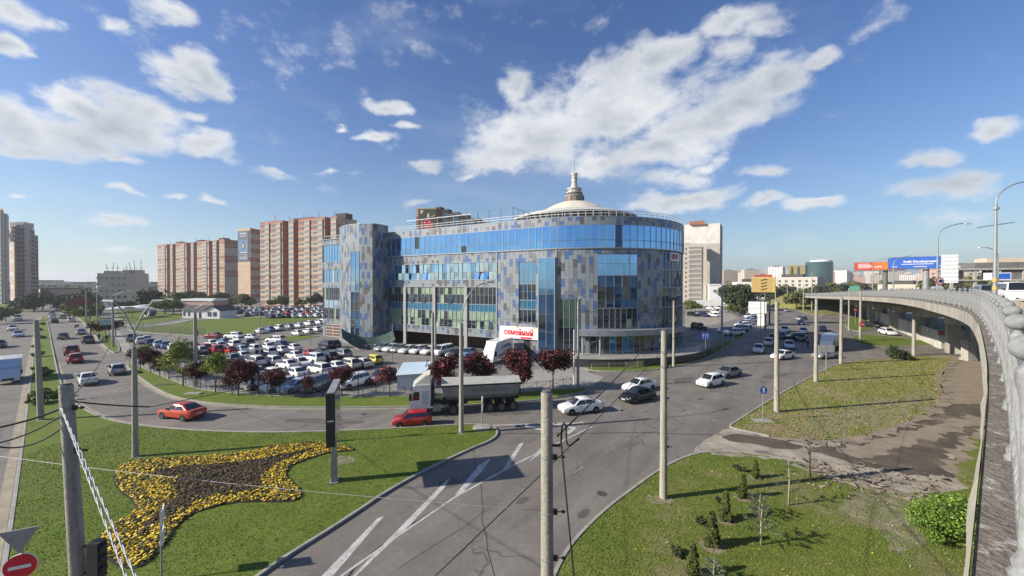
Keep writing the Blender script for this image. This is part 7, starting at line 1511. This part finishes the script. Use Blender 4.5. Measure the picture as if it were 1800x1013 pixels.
bus = thing('white_bus', 'white bus driving away far up the right avenue', 'bus', (*gb(1380,531), 0), math.atan2(.8,.6)); MB().box(-9,0,-1.35,1.35,.5,3.4).build('body', Wt, bus); MB().box(-9.05,-9.0,-1.1,1.1,1.8,2.9).build('rear_window', GLASSC, bus); MB().box(-8.5,-.5,-1.37,1.37,1.7,2.7).build('side_windows', GLASSC, bus); wheels(bus, (-1.8,-7), (-1.1,1.1), .5)
q = thing('display_aircraft', 'small white display aircraft and round engine on the far lawn', 'aircraft', (*gb(228,560), 0), R(12)); MB().tube([(-7,0,3.2),(-3,0,3.5),(5,0,3.3),(8,0,3.0)], [.3,.8,.9,.3], 14).build('fuselage', WHITEW2, q, 60); MB().add([(-1,-9,4.4),(1.2,-9,4.4),(1.6,0,4.1),(-1.4,0,4.1),(1.2,9,4.4),(-1,9,4.4),(-1,-9,4.25),(1.2,-9,4.25),(1.6,0,3.9),(-1.4,0,3.9),(1.2,9,4.25),(-1,9,4.25)], [(0,1,2,3),(3,2,4,5),(9,8,7,6),(11,10,8,9),(0,6,7,1),(5,4,10,11)]).build('wing', WHITEW2, q); MB().add([(-7,0,3.2),(-5.4,0,3.4),(-6.6,0,5.6),(-7.6,0,5.6),(-7,.1,3.2),(-5.4,.1,3.4),(-6.6,.1,5.6),(-7.6,.1,5.6)], [(0,1,2,3),(7,6,5,4),(1,5,6,2),(3,2,6,7)]).build('tail_fin', WHITEW2, q)
for x, y in ((0,-1.5),(0,1.5),(5,0)): MB().beam((x,y,0),(x,y*.4,3.1),.14).build('support', STEEL, q)
q = thing('display_engine', 'round white and dark aircraft engine cowling displayed on the far lawn', 'engine', (*gb(264,557), 0), R(-20)); MB().lathe([(1.5,-1.2),(1.75,-.6),(1.7,.9),(1.2,1.4)], (0,0,1.75), 20, axis='y').build('cowling', mat('cowling_blue', (.08,.10,.20), .4), q, 50); MB().lathe([(1.3,-1.25),(1.62,-1.3),(1.76,-.8)], (0,0,1.75), 20, axis='y').build('lip', WHITEW2, q, 50); MB().lathe([(1.4,-.9),(0,-.9)], (0,0,1.75), 16, axis='y').build('fan', DARKM, q); MB().box(-.8,.8,-.8,.8,0,.5).build('stand', CONC, q)
# ------------------------------------------------------------------ people
SKIN = mat('skin', (.42,.26,.19), .6); HAIR = mat('hair_dark', (.02,.015,.012), .7)
def person(label, x, y, yaw, top_c, leg_c, stride=.25, h=1.74, name='person'):
    q = thing(name, label, 'person', (*gb(x, y), .03), yaw); s_ = h/1.74
    V = [(0,0,.98),(0,.09,.92),(.02+stride*.5,.10,.50),(stride,.10,.08),(stride+.16,.10,.04),(0,-.09,.92),(-stride*.2,-.10,.50),(-stride,-.10,.10),(-stride+.15,-.10,.04),(0,0,1.2),(0,0,1.40),(0,.19,1.40),(-.06,.24,1.14),(.05,.25,.90),(.09,.25,.83),(0,-.19,1.40),(.05,-.24,1.14),(.14,-.25,.92),(.18,-.25,.86),(0,0,1.50),(.02,0,1.60),(.02,0,1.70)]
    E_ = [(0,1),(1,2),(2,3),(3,4),(0,5),(5,6),(6,7),(7,8),(0,9),(9,10),(10,11),(11,12),(12,13),(13,14),(10,15),(15,16),(16,17),(17,18),(10,19),(19,20),(20,21)]
    rad = [.13,.10,.065,.042,.035,.10,.065,.042,.035,.13,.12,.07,.045,.034,.03,.07,.045,.034,.03,.05,.088,.075]
    me = bpy.data.meshes.new('body'); me.from_pydata([(a*s_, b*s_, c*s_) for a, b, c in V], E_, []); o = bpy.data.objects.new('body', me); COL.objects.link(o); o.modifiers.new('skin', 'SKIN'); me.materials.clear()
    for i, r_ in enumerate(rad): me.skin_vertices[0].data[i].radius = (r_*s_, r_*s_*(1.0 if i not in (0,9,10) else 1.25))
    me.skin_vertices[0].data[0].use_root = True; o.modifiers.new('sub', 'SUBSURF').levels = 1; bpy.context.view_layer.update()
    m2 = bpy.data.meshes.new_from_object(o.evaluated_get(bpy.context.evaluated_depsgraph_get())); bpy.data.objects.remove(o)
    for m_ in (mat('cloth_'+top_c[0], top_c[1], .85), mat('cloth_'+leg_c[0], leg_c[1], .85), SKIN, HAIR): m2.materials.append(m_)
    for f in m2.polygons:
        z = f.center.z/s_; y_ = abs(f.center.y/s_); f.material_index = 3 if z > 1.69 or (z > 1.56 and f.center.x < 0) else (2 if z > 1.50 or (y_ > .18 and z < .91) else (0 if z > .94 or y_ > .2 else (1 if z > .09 else 3))); f.use_smooth = True
    m2.name = 'body'; link('body', m2, q); return q
BK = ('black', (.02,.02,.022)); DB = ('navy', (.03,.035,.06)); GR = ('grey', (.2,.2,.21)); WHc = ('white', (.6,.6,.6)); RDc = ('red', (.3,.03,.03))
person('person in black beside the fence near the front white car', 444, 688, 2.0, BK, BK, .12); person('person in black walking past the lamp pole at the far lawn', 347, 594, 1.0, BK, BK, .2, 1.8)
for i, (x, y, c) in enumerate(((174,600,DB),(180,606,GR),(187,603,BK),(191,600,GR))): person('person in %s clothes waiting beside the plum hedge, %s of the four' % (c[0], ['leftmost','second','third','rightmost'][i]), x, y, 1.5*i, c, BK, .1)
person('person in black walking between the queuing cars at the right', 1420, 614, 3.0, BK, BK, .25); person('person in red jacket standing at the right hand car row', 1345, 583, 1.0, RDc, BK, .1)
# ------------------------------------------------------------------ moving and parked cars
LEFT_AWAY = (-.775,.632); LEFT_NEAR = (.775,-.632); RIGHT_NEAR = (-.6,-.8)
TRAFFIC = [
 (1020,726,'sedan','white',(-.95,-.31),'white sports saloon turning at the crossing behind the nearest pole'),
 (1121,706,'sedan','black',(-.86,-.51),'black saloon beside the lawn pole at the crossing'),
 (1124,688,'sedan','white',(-.88,-.47),'white saloon half hidden behind the black saloon'),
 (1249,680,'hatchback','white',(-.86,-.51),'white hatchback in the middle of the crossing'),
 (1280,664,'sedan','grey',(-.86,-.51),'old grey saloon behind the white hatchback'),
 (1376,632,'sedan','white',(-.9,-.44),'white saloon crossing just behind the arrow sign pole'),
 (1334,620,'sedan','white',RIGHT_NEAR,'white saloon at the front of the left queue lane'),
 (1351,608,'sedan','cream',RIGHT_NEAR,'cream saloon second in the left queue lane'),
 (1387,613,'sedan','pale blue',(-.55,-.83),'pale blue saloon at the front of the middle queue lane'),
 (1407,600,'suv','black',RIGHT_NEAR,'black four wheel drive second in the middle queue lane'),
 (1412,587,'sedan','white',RIGHT_NEAR,'white saloon third in the middle queue lane'),
 (1379,586,'suv','white',RIGHT_NEAR,'white four wheel drive at the back of the left queue lane'),
 (1374,596,'sedan','black',RIGHT_NEAR,'black saloon third in the left queue lane'),
 (1358,600,'sedan','brown',RIGHT_NEAR,'brown saloon between the cream and black saloons in the queue'),
 (1450,631,'sedan','silver',(-.95,-.3),'silver saloon at the kerb pole before the white lorry'),
 (1466,597,'sedan','blue',RIGHT_NEAR,'blue saloon beside the waiting white lorry'),
 (1446,583,'sedan','dark blue',RIGHT_NEAR,'dark blue saloon behind the waiting white lorry'),
 (1408,572,'hatchback','dark blue',RIGHT_NEAR,'dark blue hatchback behind the middle queue lane'),
 (1409,564,'sedan','silver',(-.9,-.4),'silver saloon crossing beyond the queue'),
 (1382,549,'sedan','silver',RIGHT_NEAR,'silver saloon far up the right avenue, nearest the bus'),
 (1398,598,'sedan','dark blue',(-.95,.1),'dark blue saloon between the queue lanes'),
 (320,736,'sedan','orange red',(-.96,.27),'orange red saloon driving left on the curve'),
 (725,749,'hatchback','red',(-.98,-.17),'small red hatchback in front of the lorry cab'),
 (154,676,'sedan','white',LEFT_AWAY,'white saloon driving away on the left avenue, nearest the camera'),
 (205,659,'hatchback','silver',LEFT_AWAY,'silver hatchback driving away near the left avenue kerb'),
 (132,638,'hatchback','red',LEFT_AWAY,'red hatchback driving away, the lower of two red cars'),
 (126,624,'suv','dark red',LEFT_AWAY,'red four wheel drive driving away, the upper of two red cars'),
 (154,604,'suv','brown',LEFT_AWAY,'dark brown car driving away near the plum hedge'),
 (111,597,'sedan','dark green',LEFT_AWAY,'dark green saloon driving away in the middle lane'),
 (142,589,'sedan','silver',LEFT_AWAY,'silver saloon driving away left of the plum hedge'),
 (125,567,'sedan','white',LEFT_AWAY,'white saloon driving away beyond the silver one'),
 (96,569,'sedan','black',LEFT_AWAY,'black saloon driving away by the median tip'),
 (110,561,'estate','silver',LEFT_AWAY,'silver estate driving away far up the left avenue'),
 (116,556,'sedan','white',LEFT_AWAY,'white saloon farthest right on the left avenue'),
 (92,561,'sedan','white',LEFT_AWAY,'white saloon by the median tip behind the black one'),
 (91,555,'suv','silver',LEFT_AWAY,'silver four wheel drive farthest up the left avenue'),
 (31,564,'van','white',LEFT_NEAR,'white van approaching on the left carriageway'),
 (25,556,'sedan','black',LEFT_NEAR,'black saloon approaching beyond the white van'),
 (22,582,'sedan','white',LEFT_NEAR,'white saloon approaching below the white van'),
 (32,593,'sedan','pale blue',LEFT_NEAR,'pale blue saloon approaching on the left carriageway'),
 (-1,612,'sedan','black',LEFT_NEAR,'black saloon cut by the left edge of the picture'),
 (1533,577,'suv','black',(.2,-.98),'black four wheel drive parked under the flyover'),
 (1560,590,'suv','white',(-.3,-.95),'white four wheel drive parked under the flyover'),
]
for (x, y, k, c, h, lab) in TRAFFIC:
    p = G(x, y - 2 if y > 640 else y - 1); sc = (.82 if x == 725 else .93) if y > 640 else .97
    place_car(k, c, (p.x, p.y, .01), h, lab, 'cars on the roads', 'moving_car' if not lab.endswith('flyover') else 'parked_car', simple=(y < 572), sc=sc)
NOSE = (-.80,.60); FENCE = (-.48,-.88); FRONT = (-.45,-.89)
kinds = ['sedan','hatchback','suv','sedan','estate','sedan']; ordn = ['first','second','third','fourth','fifth','sixth','seventh','eighth','ninth','tenth','eleventh','twelfth','thirteenth','fourteenth','fifteenth','sixteenth','seventeenth','eighteenth']
def K(c): return KN.get(c, c)
ROWS = [
 ('front row by the fence', FENCE, [(461,681,'suv','white'),(489,686,'hatchback','white'),(523,687,'estate','pale blue'),(562,685,'van','grey'),(622,680,'suv','white'),(672,671,'suv','dark red')], False),
 ('second row behind the fence', NOSE, [(450,662,'sedan','white'),(478,664,'hatchback','white'),(520,663,'sedan','white'),(562,657,'suv','white'),(590,651,'sedan','white'),(613,648,'suv','cream'),(638,645,'sedan','cream'),(656,639,'hatchback','yellow')], False),
 ('third car park row', NOSE, [(406,652,'sedan','silver'),(426,656,'sedan','white'),(449,643,'suv','white'),(478,640,'estate','white'),(505,648,'sedan','white'),(528,644,'sedan','white'),(552,637,'suv','white'),(577,634,'suv','black'),(600,629,'suv','grey')], False),
 ('fourth car park row', NOSE, [(353,641,'sedan','silver'),(378,641,'sedan','grey'),(406,636,'estate','grey'),(426,632,'sedan','white'),(449,630,'suv','brown'),(473,626,'suv','white'),(494,621,'sedan','white'),(518,631,'sedan','white'),(542,627,'sedan','red'),(563,624,'sedan','black')], False),
 ('fifth car park row', NOSE, [(330,626,'suv','black'),(352,622,'hatchback','silver'),(380,621,'suv','red'),(404,622,'sedan','red'),(425,620,'sedan','pale blue'),(447,620,'suv','white'),(470,615,'sedan','white'),(494,611,'sedan','dark blue'),(516,617,'sedan','white'),(574,612,'suv','black'),(584,611,'suv','dark blue')], False),
 ('sixth car park row', NOSE, [(338,612,'sedan','dark green'),(360,617,'hatchback','red'),(372,609,'sedan','white'),(386,613,'sedan','white'),(394,606,'sedan','blue'),(410,612,'suv','white'),(434,609,'suv','brown'),(420,602,'sedan','white')], False),
 ('row along the lawn kerb', (-.97,.2), [(376,595,'sedan','dark red'),(411,596,'suv','white'),(438,598,'sedan','white'),(485,603,'suv','white')], False),
 ('group behind the left plum trees', (-.7,.7), [(247,604,'sedan','white'),(265,607,'sedan','dark blue'),(278,610,'sedan','pale blue'),(292,612,'sedan','blue'),(304,616,'hatchback','white'),(232,600,'van','grey'),(318,620,'sedan','pale blue'),(258,601,'sedan','white')], False),
 ('lower row beside the building end', NOSE, [(523,590,'sedan','white'),(541,587,'hatchback','white'),(555,583,'sedan','white'),(566,581,'sedan','grey'),(578,578,'sedan','white')], True),
 ('upper row beside the building end', NOSE, [(458,586,'sedan','white'),(474,583,'sedan','blue'),(490,581,'suv','white'),(508,578,'sedan','silver'),(526,576,'sedan','white'),(544,573,'suv','white'),(560,570,'sedan','white'),(572,567,'van','white')], True),
 ('row before the building arcade', FRONT, [(676,616,'estate','silver'),(690,617,'sedan','white'),(704,618,'sedan','silver'),(718,620,'sedan','white'),(736,621,'hatchback','white'),(757,622,'sedan','white'),(779,624,'van','white'),(800,627,'sedan','black'),(823,626,'sedan','blue')], False),
]
for (where, hd, cars, simple) in ROWS:
    cars = sorted(cars)
    for i, (x, y, k, c) in enumerate(cars):
        p = G(x, y); n_ = len(cars); flip = -1 if (k == 'sedan' and rnd.random() < .15 and where.startswith('third')) else 1
        lab = '%s %s, %s from the left, %s' % (c, K(k), ordn[i], where)
        h = (hd[0]*flip + rnd.uniform(-.06,.06), hd[1]*flip + rnd.uniform(-.06,.06)); place_car(k, c, (p.x, p.y, .012), h, lab, 'cars parked before the glass building', simple=simple, sc=.91)
# far lot in front of the brick slabs
cc = ['white','white','black','silver','white','grey','white','dark blue','white','red','silver','white']
for r_, (x0, y0, x1, y1, n_) in enumerate(((425,551,572,546,15), (430,556,572,551,13), (418,546,570,541,16), (475,560,568,558,8))):
    for i in range(n_):
        t = i/(n_-1); p = G(x0 + (x1-x0)*t + rnd.uniform(-2,2), y0 + (y1-y0)*t); c = rnd.choice(cc); k = rnd.choice(kinds); place_car(k, c, (p.x, p.y, .01), (-.8 + rnd.uniform(-.1,.1), .6), '%s car, %s from the left, %s row of the far car park' % (c, ordn[i], ['third','second','farthest','nearest'][r_]), 'cars in the far car park', simple=True)
# right hand car park
RP = [(1217,556,'suv','black'),(1237,557,'suv','dark blue'),(1254,557,'sedan','white'),(1258,551,'sedan','white'),(1250,545,'suv','white'),(1262,544,'suv','cream'),(1274,549,'sedan','silver'),(1228,580,'jeep','black'),(1275,585,'hatchback','white'),(1290,590,'suv','white'),(1300,583,'suv','silver'),(1307,576,'suv','white'),(1310,571,'sedan','blue'),(1320,566,'sedan','pale blue'),(1327,563,'sedan','dark blue'),(1320,559,'sedan','white'),(1326,553,'sedan','white'),(1300,541,'sedan','brown'),(1352,533,'sedan','white'),(1349,540,'sedan','silver')]
for i, (x, y, k, c) in enumerate(sorted(RP)):
    p = G(x, y); place_car(k, c, (p.x, p.y, .014), (-.96 if y > 558 and x > 1270 else .2, -.1 if x > 1270 and y > 558 else -.98), '%s %s, %s from the left, right hand car park' % (c, K(k), ordn[i] if i < 18 else ['nineteenth','twentieth'][i-18]), 'cars parked right of the glass building', simple=(y < 562))
# left avenue far traffic
for i, (x, y) in enumerate(((100,546),(108,543),(112,541),(60,545),(95,542))):
    p = G(x, y); place_car('sedan', ['white','white','silver','grey','black'][i], (p.x, p.y, .01), LEFT_AWAY, 'tiny %s car far up the left avenue among the trees, %s from the camera' % (['white','white','silver','grey','black'][i], ordn[i]), 'far cars up the left avenue', simple=True)
drop_protos()
# things whose words are alike are told apart by their order from the left
seen = {}
for o in bpy.data.objects:
    if o.parent is None and 'label' in o and 'category' in o: seen.setdefault(o['label'], []).append(o)
ordn += ['nineteenth', 'twentieth']
for lab, os_ in seen.items():
    if len(os_) > 1:
        os_.sort(key=lambda o: o.location.x / max(1, o.location.y))
        for i, o in enumerate(os_): o['label'] = '%s, %s from the left' % (lab, ordn[i])
# ------------------------------------------------------------------ haze in the air
hz = MB().box(-4300, 4300, -60, 5700, -1.2, 130).build('haze', [], None); hz['kind'] = 'stuff'; hz['label'] = 'thin pale haze in the air over the city'
hm_ = bpy.data.materials.new('haze'); hm_.use_nodes = True; nt_h = hm_.node_tree; nt_h.nodes.clear(); oh = nt_h.nodes.new('ShaderNodeOutputMaterial'); vh = nt_h.nodes.new('ShaderNodeVolumePrincipled')
vh.inputs['Color'].default_value = (.86,.92,1,1); vh.inputs['Density'].default_value = .00022; vh.inputs['Anisotropy'].default_value = .3; nt_h.links.new(vh.outputs[0], oh.inputs['Volume']); hz.data.materials.append(hm_)
